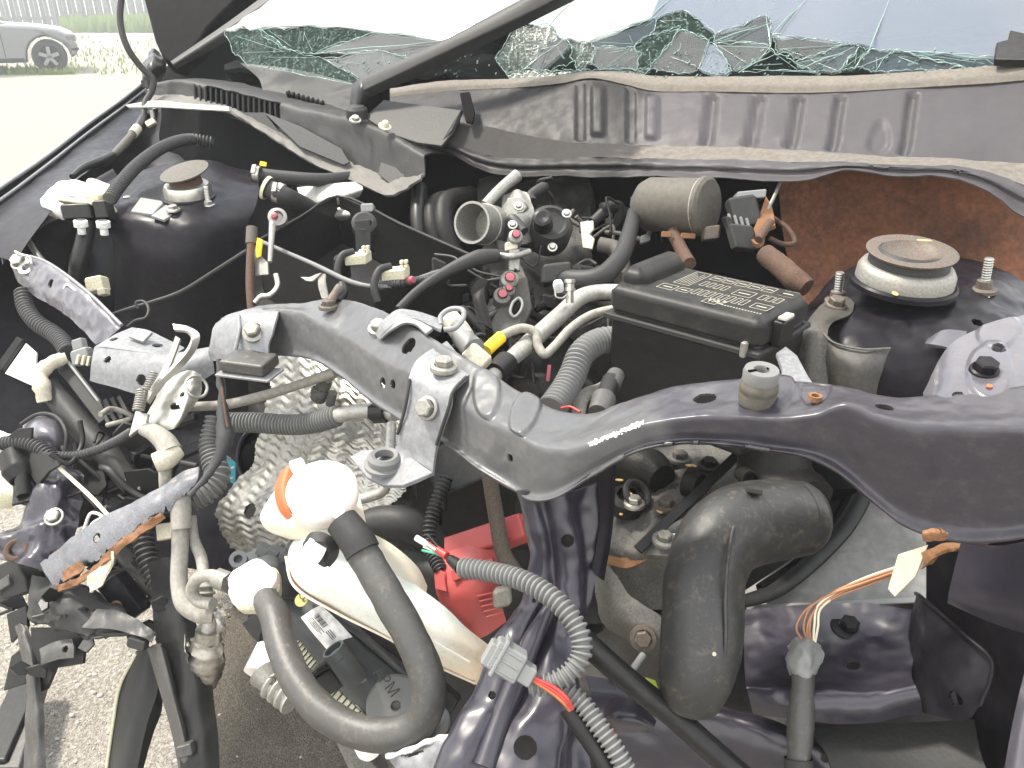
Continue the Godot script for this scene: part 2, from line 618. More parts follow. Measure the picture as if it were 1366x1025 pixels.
func materials() -> void:
	noise_tex("patch", 0.008, Color(0.45, 0.45, 0.45), Color(1, 1, 1), 3)
	noise_tex("mottle", 0.03, Color(0.82, 0.82, 0.81), Color(1, 1, 1), 4, {"gain": 0.65})
	noise_tex("grit", 0.07, Color(0.68, 0.67, 0.65), Color(1, 1, 1), 5, {"gain": 0.75})
	noise_tex("rough", 0.02, Color(0.75, 0.75, 0.75), Color(1, 1, 1), 6)
	noise_tex("dust", 0.016, Color(0.42, 0.39, 0.34, 0.0), Color(0.55, 0.52, 0.47, 0.13), 8, {"gain": 0.75, "a": 0.4, "b": 0.95})
	noise_tex("film", 0.02, Color(0.4, 0.38, 0.35, 0.0), Color(0.5, 0.47, 0.42, 0.065), 18, {"gain": 0.75, "a": 0.35, "b": 0.95})
	noise_tex("soot", 0.006, Color(0.03, 0.025, 0.02, 0.0), Color(0.05, 0.035, 0.03, 0.6), 28, {"gain": 0.65, "a": 0.4, "b": 0.75})
	noise_tex("scuff", 0.03, Color(0.5, 0.45, 0.38, 0.0), Color(0.55, 0.5, 0.43, 0.5), 29, {"gain": 0.8, "a": 0.58, "b": 0.95})
	noise_tex("heavy_dust", 0.01, Color(0.4, 0.37, 0.32, 0.05), Color(0.5, 0.46, 0.4, 0.32), 9, {"gain": 0.7, "a": 0.3, "b": 0.8})
	noise_tex("rust", 0.014, Color(0.42, 0.26, 0.16, 0.0), Color(0.48, 0.28, 0.17, 0.5), 10, {"gain": 0.75, "a": 0.55, "b": 0.85})
	noise_tex("scratch", 0.05, Color(0.7, 0.7, 0.75, 0.0), Color(0.8, 0.8, 0.85, 0.8), 11, {"gain": 0.7, "a": 0.66, "b": 0.74})
	noise_tex("fine", 0.06, Color.WHITE, Color.WHITE, 12, {"bump": 3.0})
	noise_tex("wave", 0.012, Color.WHITE, Color.WHITE, 13, {"bump": 6.0})
	noise_tex("gravel", 0.09, Color.WHITE, Color.WHITE, 14, {"bump": 10.0, "gain": 0.7})
	noise_tex("soil", 0.05, Color(0.66, 0.64, 0.61), Color(1, 0.99, 0.97), 15, {"gain": 0.8})
	# paint and metal
	mat("paint", Color(0.017, 0.0145, 0.023), 0.45, 0.0, {"coat": 0.55, "coat_rough": 0.2, "spec": 0.35, "over": "film", "scale": 5.0, "rtex": "rough", "nrm": "wave", "ns": 0.12})
	mat("dark_paint", Color(0.007, 0.006, 0.009), 0.42, 0.0, {"spec": 0.24, "over": "film", "scale": 4.0, "rtex": "rough"})
	mat("member", Color(0.066, 0.067, 0.069), 0.45, 0.0, {"coat": 0.4, "coat_rough": 0.25, "spec": 0.35, "over": "dust", "scale": 7.0, "rtex": "rough", "nrm": "wave", "ns": 0.1, "vc": true})
	mat("grey_paint", Color(0.2, 0.205, 0.215), 0.5, 0.1, {"over": "dust", "scale": 8.0, "tex": "mottle", "nrm": "fine", "ns": 0.12})
	mat("lavender_paint", Color(0.056, 0.053, 0.065), 0.4, 0.0, {"coat": 0.6, "coat_rough": 0.15, "spec": 0.4, "over": "dust", "scale": 6.0, "nrm": "wave", "ns": 0.2})
	mat("cowl_paint", Color(0.048, 0.0445, 0.048), 0.6, 0.0, {"vc": true, "spec": 0.3, "over": "film", "scale": 4.0, "rtex": "rough", "nrm": "wave", "ns": 0.12})
	mat("dust_ledge", Color(0.13, 0.117, 0.1), 0.9, 0.0, {"vc": true, "tex": "mottle", "scale": 5.0})
	mat("seal", Color(0.135, 0.122, 0.105), 0.85, 0.0, {"over": "heavy_dust", "tex": "mottle", "scale": 8.0, "nrm": "fine", "ns": 0.4})
	mat("black_plastic", Color(0.009, 0.009, 0.009), 0.45, 0.0, {"spec": 0.35, "over": "film", "scale": 6.0, "rtex": "rough", "nrm": "fine", "ns": 0.1})
	mat("dull_plastic", Color(0.026, 0.026, 0.025), 0.55, 0.0, {"spec": 0.35, "over": "film", "scale": 6.0, "nrm": "fine", "ns": 0.25})
	mat("dusty_black", Color(0.013, 0.013, 0.0125), 0.5, 0.0, {"spec": 0.35, "over": "dust", "scale": 4.0, "nrm": "fine", "ns": 0.15})
	mat("grimy_steel", Color(0.034, 0.031, 0.027), 0.6, 0.0, {"over": "dust", "tex": "grit", "scale": 7.0})
	mat("guard_steel", Color(0.085, 0.08, 0.068), 0.55, 0.3, {"over": "dust", "tex": "grit", "scale": 7.0})
	mat("dusty_plastic", Color(0.07, 0.068, 0.062), 0.7, 0.0, {"over": "heavy_dust", "scale": 3.0, "nrm": "fine", "ns": 0.2})
	mat("rubber", Color(0.02, 0.02, 0.02), 0.55, 0.0, {"spec": 0.4, "over": "film", "scale": 7.0, "nrm": "fine", "ns": 0.2})
	mat("duct", Color(0.017, 0.017, 0.0165), 0.55, 0.0, {"rtex": "rough", "over": "scuff", "scale": 4.0, "nrm": "fine", "ns": 0.12})
	mat("grey_hose", Color(0.045, 0.044, 0.041), 0.5, 0.0, {"over": "scuff", "scale": 5.0, "nrm": "fine", "ns": 0.2})
	mat("conduit", Color(0.12, 0.122, 0.118), 0.6, 0.0, {"over": "dust", "scale": 10.0})
	mat("black_conduit", Color(0.025, 0.025, 0.026), 0.55, 0.0, {"over": "film", "scale": 10.0})
	mat("cast", Color(0.3, 0.295, 0.27), 0.45, 0.6, {"tex": "mottle", "scale": 12.0, "nrm": "fine", "ns": 0.4, "over": "dust"})
	mat("dirty_cast", Color(0.12, 0.117, 0.108), 0.75, 0.1, {"tex": "grit", "scale": 8.0, "nrm": "fine", "ns": 0.6, "over": "dust"})
	mat("greasy", Color(0.014, 0.013, 0.012), 0.5, 0.0, {"spec": 0.3, "tex": "grit", "scale": 8.0, "nrm": "fine", "ns": 0.6, "over": "film"})
	mat("zinc", Color(0.42, 0.41, 0.37), 0.42, 0.85, {"over": "scuff", "scale": 12.0, "rtex": "rough"})
	mat("dull_zinc", Color(0.3, 0.29, 0.26), 0.55, 0.6, {"tex": "mottle", "scale": 16.0, "over": "dust"})
	mat("bare_steel", Color(0.4, 0.39, 0.36), 0.4, 0.85, {"tex": "mottle", "scale": 14.0})
	mat("pipe_alu", Color(0.42, 0.41, 0.38), 0.5, 0.55, {"tex": "mottle", "scale": 10.0, "over": "dust"})
	mat("dusty_pipe", Color(0.3, 0.285, 0.25), 0.7, 0.1, {"tex": "mottle", "scale": 8.0, "over": "dust"})
	mat("foil", Color(0.38, 0.365, 0.33), 0.38, 0.95, {"tex": "mottle", "scale": 10.0})
	mat("rust", Color(0.085, 0.048, 0.03), 0.85, 0.0, {"over": "rust", "tex": "grit", "scale": 9.0, "nrm": "fine", "ns": 0.5})
	mat("rusty_panel", Color(0.23, 0.088, 0.038), 0.8, 0.0, {"tex": "grit", "scale": 2.2, "over": "soot"})
	mat("rusty_steel", Color(0.15, 0.13, 0.11), 0.65, 0.4, {"tex": "grit", "scale": 9.0, "over": "rust"})
	mat("scraped", Color(0.2, 0.215, 0.24), 0.45, 0.4, {"over": "rust", "scale": 11.0, "tex": "grit", "nrm": "fine", "ns": 0.3})
	mat("sticker", Color(0.36, 0.32, 0.1), 0.6)
	mat("orange_rust", Color(0.24, 0.115, 0.05), 0.85, 0.0, {"tex": "grit", "scale": 14.0})
	mat("canister", Color(0.082, 0.073, 0.06), 0.75, 0.0, {"tex": "mottle", "scale": 8.0, "over": "dust"})
	# plastics with colour
	var white := mat("white_plastic", Color(0.8, 0.775, 0.72), 0.42, 0.0, {"scale": 6.0, "over": "film"})
	white.subsurf_scatter_enabled = true
	white.subsurf_scatter_strength = 0.25
	var tankw := mat("tank_plastic", Color(0.78, 0.75, 0.68), 0.4, 0.0, {"scale": 5.0, "over": "scuff", "vc": true})
	tankw.subsurf_scatter_enabled = true
	tankw.subsurf_scatter_strength = 0.25
	var milky := mat("milky_plastic", Color(0.62, 0.55, 0.44), 0.45, 0.0, {"over": "dust", "scale": 7.0})
	milky.subsurf_scatter_enabled = true
	milky.subsurf_scatter_strength = 0.3
	mat("cream", Color(0.6, 0.57, 0.42), 0.5, 0.0, {"tex": "mottle", "scale": 16.0})
	mat("red_plastic", Color(0.42, 0.07, 0.065), 0.5, 0.0, {"over": "dust", "scale": 6.0, "nrm": "fine", "ns": 0.1})
	mat("red", Color(0.27, 0.06, 0.08), 0.5)
	mat("yellow", Color(0.75, 0.52, 0.02), 0.6)
	mat("orange", Color(0.45, 0.11, 0.03), 0.6, 0.0, {"tex": "mottle", "scale": 20.0})
	mat("teal", Color(0.05, 0.3, 0.36), 0.5)
	mat("grey_plastic", Color(0.17, 0.175, 0.17), 0.55, 0.0, {"over": "dust", "scale": 10.0})
	mat("tank", Color(0.035, 0.04, 0.042), 0.5, 0.0, {"over": "film", "scale": 8.0, "nrm": "fine", "ns": 0.15})
	mat("paper", Color(0.75, 0.75, 0.72), 0.8, 0.0, {"tex": "rough", "scale": 6.0})
	mat("tape", Color(0.5, 0.46, 0.36), 0.7, 0.0, {"tex": "mottle", "scale": 12.0})
	mat("print_ink", Color(0.03, 0.03, 0.03), 0.8)
	mat("pale_print", Color(0.3, 0.28, 0.23), 0.7)
	mat("copper", Color(0.35, 0.17, 0.09), 0.5, 0.2)
	mat("wire_red", Color(0.33, 0.03, 0.025), 0.45)
	mat("wire_cream", Color(0.65, 0.6, 0.45), 0.5)
	mat("wire_green", Color(0.03, 0.3, 0.18), 0.5)
	mat("panel_grey", Color(0.2, 0.2, 0.19), 0.7, 0.0, {"tex": "mottle", "scale": 4.0, "over": "dust"})
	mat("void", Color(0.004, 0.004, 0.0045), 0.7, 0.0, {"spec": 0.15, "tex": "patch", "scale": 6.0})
	mat("leaf", Color(0.42, 0.5, 0.04), 0.5)
	mat("dry_leaf", Color(0.55, 0.34, 0.12), 0.7)
	mat("flake", Color(0.8, 0.8, 0.78), 0.6)
	# surroundings
	mat("ground", Color(0.38, 0.365, 0.335), 0.95, 0.0, {"tex": "soil", "scale": 3.0, "nrm": "gravel", "ns": 1.0})
	mat("shaded_oily_soil", Color(0.135, 0.12, 0.098), 0.9, 0.0, {"tex": "soil", "scale": 4.0, "nrm": "gravel", "ns": 1.2})  # dark tone holds the car's shade as well as oil
	mat("stone", Color(0.42, 0.4, 0.37), 0.9, 0.0, {"tex": "mottle", "scale": 20.0})
	mat("fence", Color(0.13, 0.13, 0.125), 0.8, 0.0, {"tex": "mottle", "scale": 0.5})
	mat("fence_shade", Color(0.07, 0.07, 0.07), 0.8)
	mat("grass", Color(0.15, 0.21, 0.04), 0.8)
	mat("silver_car", Color(0.14, 0.145, 0.148), 0.35, 0.5, {"coat": 1.0})
	mat("tyre", Color(0.012, 0.012, 0.012), 0.85)
	mat("alloy", Color(0.2, 0.2, 0.2), 0.4, 0.6)
	mat("dark_glass", Color(0.01, 0.012, 0.014), 0.08)
	mat("lamp_lens", Color(0.12, 0.12, 0.12), 0.15, 0.3)
	var gl := StandardMaterial3D.new()
	gl.resource_name = "windscreen_glass"
	gl.transparency = BaseMaterial3D.TRANSPARENCY_ALPHA
	gl.albedo_color = Color(0.25, 0.42, 0.38, 0.03)
	gl.roughness = 0.04
	gl.metallic_specular = 0.6
	mats["glass"] = gl
	var fg := StandardMaterial3D.new()
	fg.resource_name = "crazed_glass"
	fg.transparency = BaseMaterial3D.TRANSPARENCY_ALPHA
	fg.albedo_color = Color(0.72, 0.8, 0.77, 0.5)
	fg.albedo_texture = noise_tex("crazing", 0.026, Color(1, 1, 1, 0.85), Color(0.85, 0.95, 0.92, 0.04), 31, {"type": FastNoiseLite.TYPE_CELLULAR, "oct": 2, "gain": 0.35, "a": 0.01, "b": 0.1, "cell": true})
	fg.uv1_triplanar = true
	fg.uv1_world_triplanar = true
	fg.uv1_scale = Vector3.ONE * 5.0
	fg.roughness = 0.2
	mats["crazed"] = fg
	var dg: StandardMaterial3D = gl.duplicate()  # milky colour stands in for sky glare on the upper left panes
	dg.resource_name = "sky_glare_glass"
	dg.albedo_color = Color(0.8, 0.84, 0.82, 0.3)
	mats["sky_glare_glass"] = dg
	var hz: StandardMaterial3D = gl.duplicate()  # pale blue grey colour stands in for sky reflected in the panes
	hz.resource_name = "sky_reflection_glass"
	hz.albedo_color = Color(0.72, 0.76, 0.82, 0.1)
	mats["sky_reflection_glass"] = hz
	mat("glass_edge", Color(0.17, 0.25, 0.225), 0.2)
	mat("dash", Color(0.008, 0.01, 0.011), 0.6, 0.0, {"spec": 0.15, "tex": "patch", "scale": 3.0})

func gh(x: float, z: float) -> float:
	var near := clampf(1.0 - (Vector2(x + 0.5, z + 1.2).length() - 2.0) / 4.0, 0.0, 1.0)
	return near * (nz(Vector3(x, 0, z), 2.2) * 0.015 + nz(Vector3(x, 3, z), 14.0) * 0.006 + nz(Vector3(x, 7, z), 60.0) * 0.003)

func surroundings() -> void:
	var xs := []
	var zs := []
	for e in [-200, -80, -40, -20, -10, -6, -4, -3]: xs.append(float(e))
	for k in 220: xs.append(-2.2 + k * 0.015)
	for e in [1.2, 2, 4, 8, 20, 80, 200]: xs.append(float(e))
	for e in [-200, -80, -40, -25, -15, -10, -7, -5, -4, -3.2]: zs.append(float(e))
	for k in 170: zs.append(-2.6 + k * 0.015)
	for e in [0.1, 0.6, 2, 6, 20, 100]: zs.append(float(e))
	var b := Buf.new()
	for z in zs:
		for x in xs:
			var n := Vector3(gh(x - 0.01, z) - gh(x + 0.01, z), 0.02, gh(x, z - 0.01) - gh(x, z + 0.01)).normalized()
			b.add(Vector3(x, gh(x, z), z), n, Vector2(x, z))
	for k in zs.size() - 1:
		for j in xs.size() - 1:
			var a: int = k * xs.size() + j
			b.quad(a, a + 1, a + xs.size() + 1, a + xs.size())
	structure("ground", b, mats.ground)
	# soil under the engine, painted dark for its shade as well as oil
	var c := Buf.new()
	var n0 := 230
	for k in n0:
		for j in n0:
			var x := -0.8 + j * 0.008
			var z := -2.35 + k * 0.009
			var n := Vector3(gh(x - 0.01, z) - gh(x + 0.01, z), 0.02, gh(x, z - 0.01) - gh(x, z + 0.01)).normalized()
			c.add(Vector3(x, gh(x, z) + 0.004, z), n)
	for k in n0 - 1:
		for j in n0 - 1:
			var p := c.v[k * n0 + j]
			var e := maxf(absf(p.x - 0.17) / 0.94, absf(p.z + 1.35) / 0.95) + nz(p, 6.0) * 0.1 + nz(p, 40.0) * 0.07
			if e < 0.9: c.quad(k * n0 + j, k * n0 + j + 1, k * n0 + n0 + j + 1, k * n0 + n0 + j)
	structure("shaded_oily_patch", c, mats.shaded_oily_soil)
	# loose stones
	var mm := MultiMesh.new()
	mm.transform_format = MultiMesh.TRANSFORM_3D
	var sp := lathe(Vector3.ZERO, Vector3.UP, [Vector2(0.001, -0.6), Vector2(0.8, -0.35), Vector2(1.0, 0.0), Vector2(0.7, 0.45), Vector2(0.001, 0.6)], 7)
	for k in sp.v.size(): sp.v[k] *= 1.0 + 0.35 * nz(sp.v[k], 1.3)
	var am := []
	am.resize(Mesh.ARRAY_MAX)
	am[Mesh.ARRAY_VERTEX] = sp.v; am[Mesh.ARRAY_NORMAL] = sp.n; am[Mesh.ARRAY_INDEX] = sp.i
	var sm := ArrayMesh.new()
	sm.add_surface_from_arrays(Mesh.PRIMITIVE_TRIANGLES, am)
	mm.mesh = sm
	mm.instance_count = 5200
	for k in 5200:
		var x := rng.randf_range(-1.75, 0.3)
		var z := rng.randf_range(-2.2, -0.35)
		var s := 0.0015 + 0.005 * pow(rng.randf(), 3.0)
		mm.set_instance_transform(k, Transform3D(Basis.from_euler(Vector3(rng.randf() * 0.6, rng.randf() * TAU, rng.randf() * 0.6)).scaled(Vector3(s, s * 0.7, s * rng.randf_range(0.7, 1.2))), Vector3(x, gh(x, z) + s * 0.2, z)))
	var mi := MultiMeshInstance3D.new()
	mi.name = "loose_stones"
	mi.multimesh = mm
	mi.material_override = mats.stone
	add_child(mi)
	mi.set_meta("kind", "stuff"); mi.set_meta("label", "small loose stones strewn over the pale gravel ground"); mi.set_meta("category", "gravel")
	fence()
	var m2 := MultiMesh.new()
	m2.transform_format = MultiMesh.TRANSFORM_3D
	var bl := Buf.new()
	bl.flat(Vector3(-0.5, 0, 0), Vector3(0.5, 0, 0), Vector3(0.3, 0.6, 0.1), Vector3(-0.3, 0.6, 0.1), Vector3.BACK)
	bl.flat(Vector3(-0.3, 0.6, 0.1), Vector3(0.3, 0.6, 0.1), Vector3(0.02, 1, 0.35), Vector3(-0.02, 1, 0.35), Vector3.BACK)
	am[Mesh.ARRAY_VERTEX] = bl.v; am[Mesh.ARRAY_NORMAL] = bl.n; am[Mesh.ARRAY_INDEX] = bl.i
	var gm := ArrayMesh.new()
	gm.add_surface_from_arrays(Mesh.PRIMITIVE_TRIANGLES, am)
	m2.mesh = gm
	m2.instance_count = 4200
	for k in 4200:
		var g: Vector3
		var tall := rng.randf_range(0.1, 0.35)
		if k < 2200:
			g = ground_at(rng.randf_range(80, 260), 30.0).lerp(ground_at(rng.randf_range(80, 260), 44.0), rng.randf())
			tall *= 1.6
		elif k < 3300:
			g = ground_at(rng.randf_range(-40, 100), rng.randf_range(95, 100))
			tall *= 0.35
		else:
			g = ground_at(rng.randf_range(-60, 230), rng.randf_range(50, 100))
			tall *= 0.3
		var s := tall * 0.14
		m2.set_instance_transform(k, Transform3D(Basis.from_euler(Vector3(rng.randf_range(-0.4, 0.4), rng.randf() * TAU, 0)).scaled(Vector3(s, tall, tall)), g))
	var mg := MultiMeshInstance3D.new()
	mg.name = "weeds"
	mg.multimesh = m2
	mg.material_override = mats.grass
	add_child(mg)
	mg.set_meta("kind", "stuff"); mg.set_meta("label", "green weeds along the foot of the fence and round the parked car"); mg.set_meta("category", "grass")
	parked_car()

func fence() -> void:
	var a := ground_at(-90, 42)
	var e := ground_at(285, 29)
	a = Vector3(a.x, 0, a.z)
	var l := (e - a)
	var t := thing("board_fence", "pale upright board fence far behind the parked car", "fence", a)
	var n := 64
	var s := l / n
	var out := s.cross(Vector3.UP).normalized()
	for k in n:
		put("board", rbox(a + s * k + s * 0.04 + out * (0.03 * (k % 2)), s * 0.84, Vector3.UP * (1.75 + 0.05 * nz(Vector3(k, 0, 0), 0.7)), out * 0.03, 0.008), mats.fence if k % 3 else mats.fence_shade, t)
	put("rail", rbox(a + Vector3.UP * 1.35 - out * 0.08, l, Vector3.UP * 0.12, out * 0.06, 0.01), mats.fence, t)
	put("rail", rbox(a + Vector3.UP * 0.3 - out * 0.08, l, Vector3.UP * 0.12, out * 0.06, 0.01), mats.fence, t)

func parked_car() -> void:
	var g := ground_at(71, 98)
	var t := thing("parked_car", "silver grey car parked on the bright lot by the fence", "car", g)
	var X := Vector3(0.9, 0, -0.43)
	var Z := Vector3(0.43, 0, 0.9)
	var sc := 0.64 / (46.0 / FOC * (view.inverse() * (g - EYE)).z * -1.0)
	sc = 1.0 / sc * 0.9
	var pt := func(x: float, y: float, z := 0.0) -> Vector3: return g + (X * x + Vector3.UP * y - Z * z) * sc
	var o := []
	var prof := [Vector2(-3.3, 0.4), Vector2(-3.5, 0.6), Vector2(-3.5, 0.9), Vector2(-3.35, 1.0), Vector2(-2.0, 0.98), Vector2(-0.95, 0.95), Vector2(-0.2, 0.9), Vector2(0.25, 0.83), Vector2(0.46, 0.74), Vector2(0.54, 0.64), Vector2(0.56, 0.45), Vector2(0.5, 0.34), Vector2(0.42, 0.3)]
	for e in prof: o.append(pt.call(e.x, e.y))
	for k in 9:
		var an := PI * k / 8.0
		o.append(pt.call(cos(an) * 0.4, 0.3 + sin(an) * 0.4))
	o.append(pt.call(-0.42, 0.22)); o.append(pt.call(-2.2, 0.22))
	for k in 9:
		var an := PI * k / 8.0
		o.append(pt.call(-2.62 + cos(an) * 0.4, 0.3 + sin(an) * 0.4))
	put("body", plate(o, 1.72 * sc, 0.05, {"world": true, "face": Z}), mats.silver_car, t)
	var c := []
	for e in [Vector2(-3.3, 0.99), Vector2(-3.0, 1.42), Vector2(-2.5, 1.54), Vector2(-1.6, 1.52), Vector2(-1.25, 1.4), Vector2(-0.7, 0.95)]: c.append(pt.call(e.x, e.y, 0.1))
	put("cabin", plate(c, 1.5 * sc, 0.05, {"world": true, "face": Z}), mats.silver_car, t)
	for q in [[Vector2(-3.05, 1.02), Vector2(-2.85, 1.38), Vector2(-2.1, 1.44), Vector2(-2.1, 1.02)], [Vector2(-2.0, 1.02), Vector2(-2.0, 1.44), Vector2(-1.6, 1.42), Vector2(-1.3, 1.3), Vector2(-0.95, 1.02)]]:
		var wq := []
		for e in q: wq.append(pt.call(e.x, e.y, 0.085))
		put("window", plate(wq, 0.03, 0.005, {"world": true, "face": Z}), mats.dark_glass, t)
	put("headlight", rbox(pt.call(0.36, 0.6, -0.01), X * 0.19 * sc, Vector3.UP * 0.14 * sc, -Z * 0.3 * sc, 0.03), mats.lamp_lens, t)
	put("bumper_strip", rbox(pt.call(0.42, 0.42, -0.015), X * 0.15 * sc, Vector3.UP * 0.06 * sc, -Z * 0.3 * sc, 0.02), mats.tyre, t)
	for q in [[-0.78, 0.3, 0.94], [-2.02, 0.3, 0.96]]: put("door_gap", bar(pt.call(q[0], q[1], -0.004), pt.call(q[0], q[2], -0.004), 0.012, 0.01, Z, 0.002), mats.tyre, t)
	put("door_handle", bar(pt.call(-1.9, 0.84, -0.02), pt.call(-1.72, 0.84, -0.02), 0.03, 0.03, Z, 0.008), mats.lamp_lens, t)
	put("sill_strip", bar(pt.call(-2.15, 0.27, -0.01), pt.call(-0.46, 0.27, -0.01), 0.07, 0.03, Z, 0.01), mats.tyre, t)
	for wx in [0.0, -2.62]:
		var c0: Vector3 = pt.call(wx, 0.32, 0.02)
		var wh := put("wheel", lathe(c0, Z, [Vector2(0.2 * sc, 0.02), Vector2(0.25 * sc, 0.03), Vector2(0.31 * sc, 0.02), Vector2(0.325 * sc, -0.03), Vector2(0.325 * sc, -0.2), Vector2(0.05, -0.2)], 32), mats.tyre, t)
		put("rim", lathe(c0, Z, [Vector2(0.215 * sc, 0.03), Vector2(0.195 * sc, 0.035), Vector2(0.185 * sc, -0.03), Vector2(0.01, -0.04)], 32), mats.dark_paint, wh)
		for k in 5:
			var an := TAU * k / 5 + 0.3
			var d := X * cos(an) + Vector3.UP * sin(an)
			put("spoke", bar(c0 - d * 0.02 + Z * 0.01, c0 + d * 0.2 * sc + Z * 0.01, 0.07 * sc, 0.04, Z), mats.alloy, wh)

# ---------- the wrecked car's own body
var shell: Node3D
const COWL := [[520, 118, 128, 165, 190, 196, 1.52], [590, 108, 121, 160, 188, 200, 1.46], [640, 106, 118, 166, 205, 226, 1.42], [686, 105, 116, 176, 213, 235, 1.38], [748, 100, 110, 187, 212, 235, 1.33], [788, 95, 103, 190, 211, 236, 1.30], [836, 97, 112, 192, 211, 236, 1.27], [870, 101, 120, 193, 213, 236, 1.245], [953, 102, 121, 195, 214, 237, 1.19], [1060, 101, 123, 199, 217, 242, 1.125], [1130, 101, 121, 204, 218, 227, 1.085], [1200, 97, 117, 208, 220, 234, 1.05], [1270, 92, 113, 211, 222, 236, 1.02], [1320, 88, 110, 214, 230, 256, 1.0], [1366, 82, 106, 217, 248, 290, 0.98], [1430, 76, 100, 222, 270, 320, 0.95]]
func cowl_x(u: float) -> float:
	var x := u * (COWL.size() - 1)
	var k := mini(int(x), COWL.size() - 2)
	return lerpf(COWL[k][0], COWL[k + 1][0], x - k)

func body_shell() -> void:
	shell = thing("wrecked_car_body", "dark purple body of the wrecked car round the open engine bay", "car", Vector3(-0.1, 0.2, -1.5))
	# the bulkhead panel below the windscreen
	var r := [[], [], [], []]
	for s in COWL:
		r[0].append(Vector3(s[0], s[2] - 3, s[6] + 0.075)); r[1].append(Vector3(s[0], lerpf(s[2], s[3], 0.35), s[6] + 0.045))
		r[2].append(Vector3(s[0], lerpf(s[2], s[3], 0.8), s[6] + 0.012)); r[3].append(Vector3(s[0], s[3] + 2, s[6]))
	var grooves := func(u: float, v: float) -> float:
		var x := cowl_x(u) + (v - 0.5) * 16.0 * clampf((cowl_x(u) - 850.0) / 150.0, 0.0, 1.0)
		var d := 0.0
		if v > 0.12 and v < 0.93:
			for g in [774.0, 842.0, 947.0, 1007.0, 1060.0, 1115.0, 1212.0]:
				var q := absf(x - g)
				d -= (0.003 if g < 900.0 else 0.007) * (1.0 - smoothstep(3.0, 9.0, q))
			for g in [798.0, 871.0]:
				d += 0.005 * (1.0 - smoothstep(5.0, 11.0, absf(x - g))) * smoothstep(0.1, 0.2, v) * (1.0 - smoothstep(0.75, 0.85, v))
			var e := Vector2((x - 1176.0) / 17.0, (v - 0.68) / 0.3).length()
			d -= 0.004 * (1.0 - smoothstep(0.6, 1.0, e))
		return d
	# a ragged border splits the panel: paler right part, darker left part
	var tone := func(u: float, v: float, p: Vector3) -> Color:
		var k := smoothstep(-30.0, 30.0, cowl_x(u) - 862.0 + v * 40.0 - 20.0 + nz(p, 30.0) * 30.0)
		return Color(0.16, 0.15, 0.155).lerp(Color(1.75, 1.75, 1.75), k)
	var cowl := put("bulkhead_panel", sheet(r, 20, 8, 0.0015, {"col": tone, "disp": grooves, "dent": [0.002, 8.0]}), mats.cowl_paint, shell)
	var l := [[], []]
	for s in COWL:
		l[0].append(Vector3(s[0], s[3] + 1, s[6] - 0.001)); l[1].append(Vector3(s[0], s[4], s[6] - 0.04))
	put("dusty_ledge", sheet(l, 8, 4, 0.0015, {"col": tone, "dent": [0.003, 20.0]}), mats.dust_ledge, cowl)
	l = [[], [], [], []]
	for s in COWL:
		l[0].append(Vector3(s[0], s[4] - 1, s[6] - 0.04)); l[1].append(Vector3(s[0], lerpf(s[4], s[5], 0.35), s[6] - 0.05))
		l[2].append(Vector3(s[0], lerpf(s[4], s[5], 0.6), s[6] - 0.046)); l[3].append(Vector3(s[0], s[5], s[6] - 0.058))
	put("front_lip", sheet(l, 10, 4, 0.0015, {"col": tone, "dent": [0.004, 14.0]}), mats.cowl_paint, cowl)
	l = [[], [], []]
	for s in COWL:
		l[0].append(Vector3(s[0], s[1], s[6] + 0.085)); l[1].append(Vector3(s[0], lerpf(s[1], s[2], 0.55), s[6] + 0.07)); l[2].append(Vector3(s[0], s[2] + 1, s[6] + 0.068))
	put("windscreen_seal", sheet(l, 16, 6, 0.004, {"dent": [0.0008, 40.0]}), mats.seal, cowl)
	# slot at the left end of the panel
	put("drain_slot", plate([Vector3(613, 124, 1.435), Vector3(626, 122, 1.43), Vector3(633, 150, 1.405), Vector3(630, 164, 1.395), Vector3(621, 162, 1.40), Vector3(617, 145, 1.42)], 0.004, 0.001), mats.void, cowl)
	# bulkhead behind the engine, dark
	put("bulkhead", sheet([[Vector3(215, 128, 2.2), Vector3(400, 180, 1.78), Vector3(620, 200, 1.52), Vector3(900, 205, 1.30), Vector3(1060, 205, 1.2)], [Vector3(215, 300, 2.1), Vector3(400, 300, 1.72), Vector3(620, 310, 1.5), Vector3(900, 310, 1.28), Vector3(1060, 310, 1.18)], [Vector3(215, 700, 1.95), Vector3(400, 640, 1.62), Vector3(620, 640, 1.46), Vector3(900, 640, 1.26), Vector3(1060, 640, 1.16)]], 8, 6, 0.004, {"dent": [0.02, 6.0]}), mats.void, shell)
	# rusty inner panel behind the right strut tower
	put("rusty_inner_panel", sheet([[Vector3(1036, 215, 1.185), Vector3(1120, 205, 1.16), Vector3(1260, 215, 1.1), Vector3(1400, 240, 1.05)], [Vector3(1044, 300, 1.165), Vector3(1120, 290, 1.16), Vector3(1260, 290, 1.1), Vector3(1400, 300, 1.05)], [Vector3(1060, 400, 1.12), Vector3(1120, 420, 1.09), Vector3(1260, 400, 1.05), Vector3(1400, 420, 1.0)]], 8, 6, 0.003, {"dent": [0.006, 7.0]}), mats.rusty_panel, shell)
	strut_tower_right()
	strut_tower_left()
	# left wing
	var wing := []
	var base := [[-90, 308, 1.33, -80, 322, 18, 350], [0, 250, 1.52, 0, 266, 82, 262], [60, 209, 1.7, 62, 220, 118, 226], [117, 165, 1.93, 118, 176, 160, 190], [160, 134, 2.1, 160, 145, 186, 162], [196, 106, 2.28, 196, 118, 210, 138]]
	for k in 5: wing.append([])
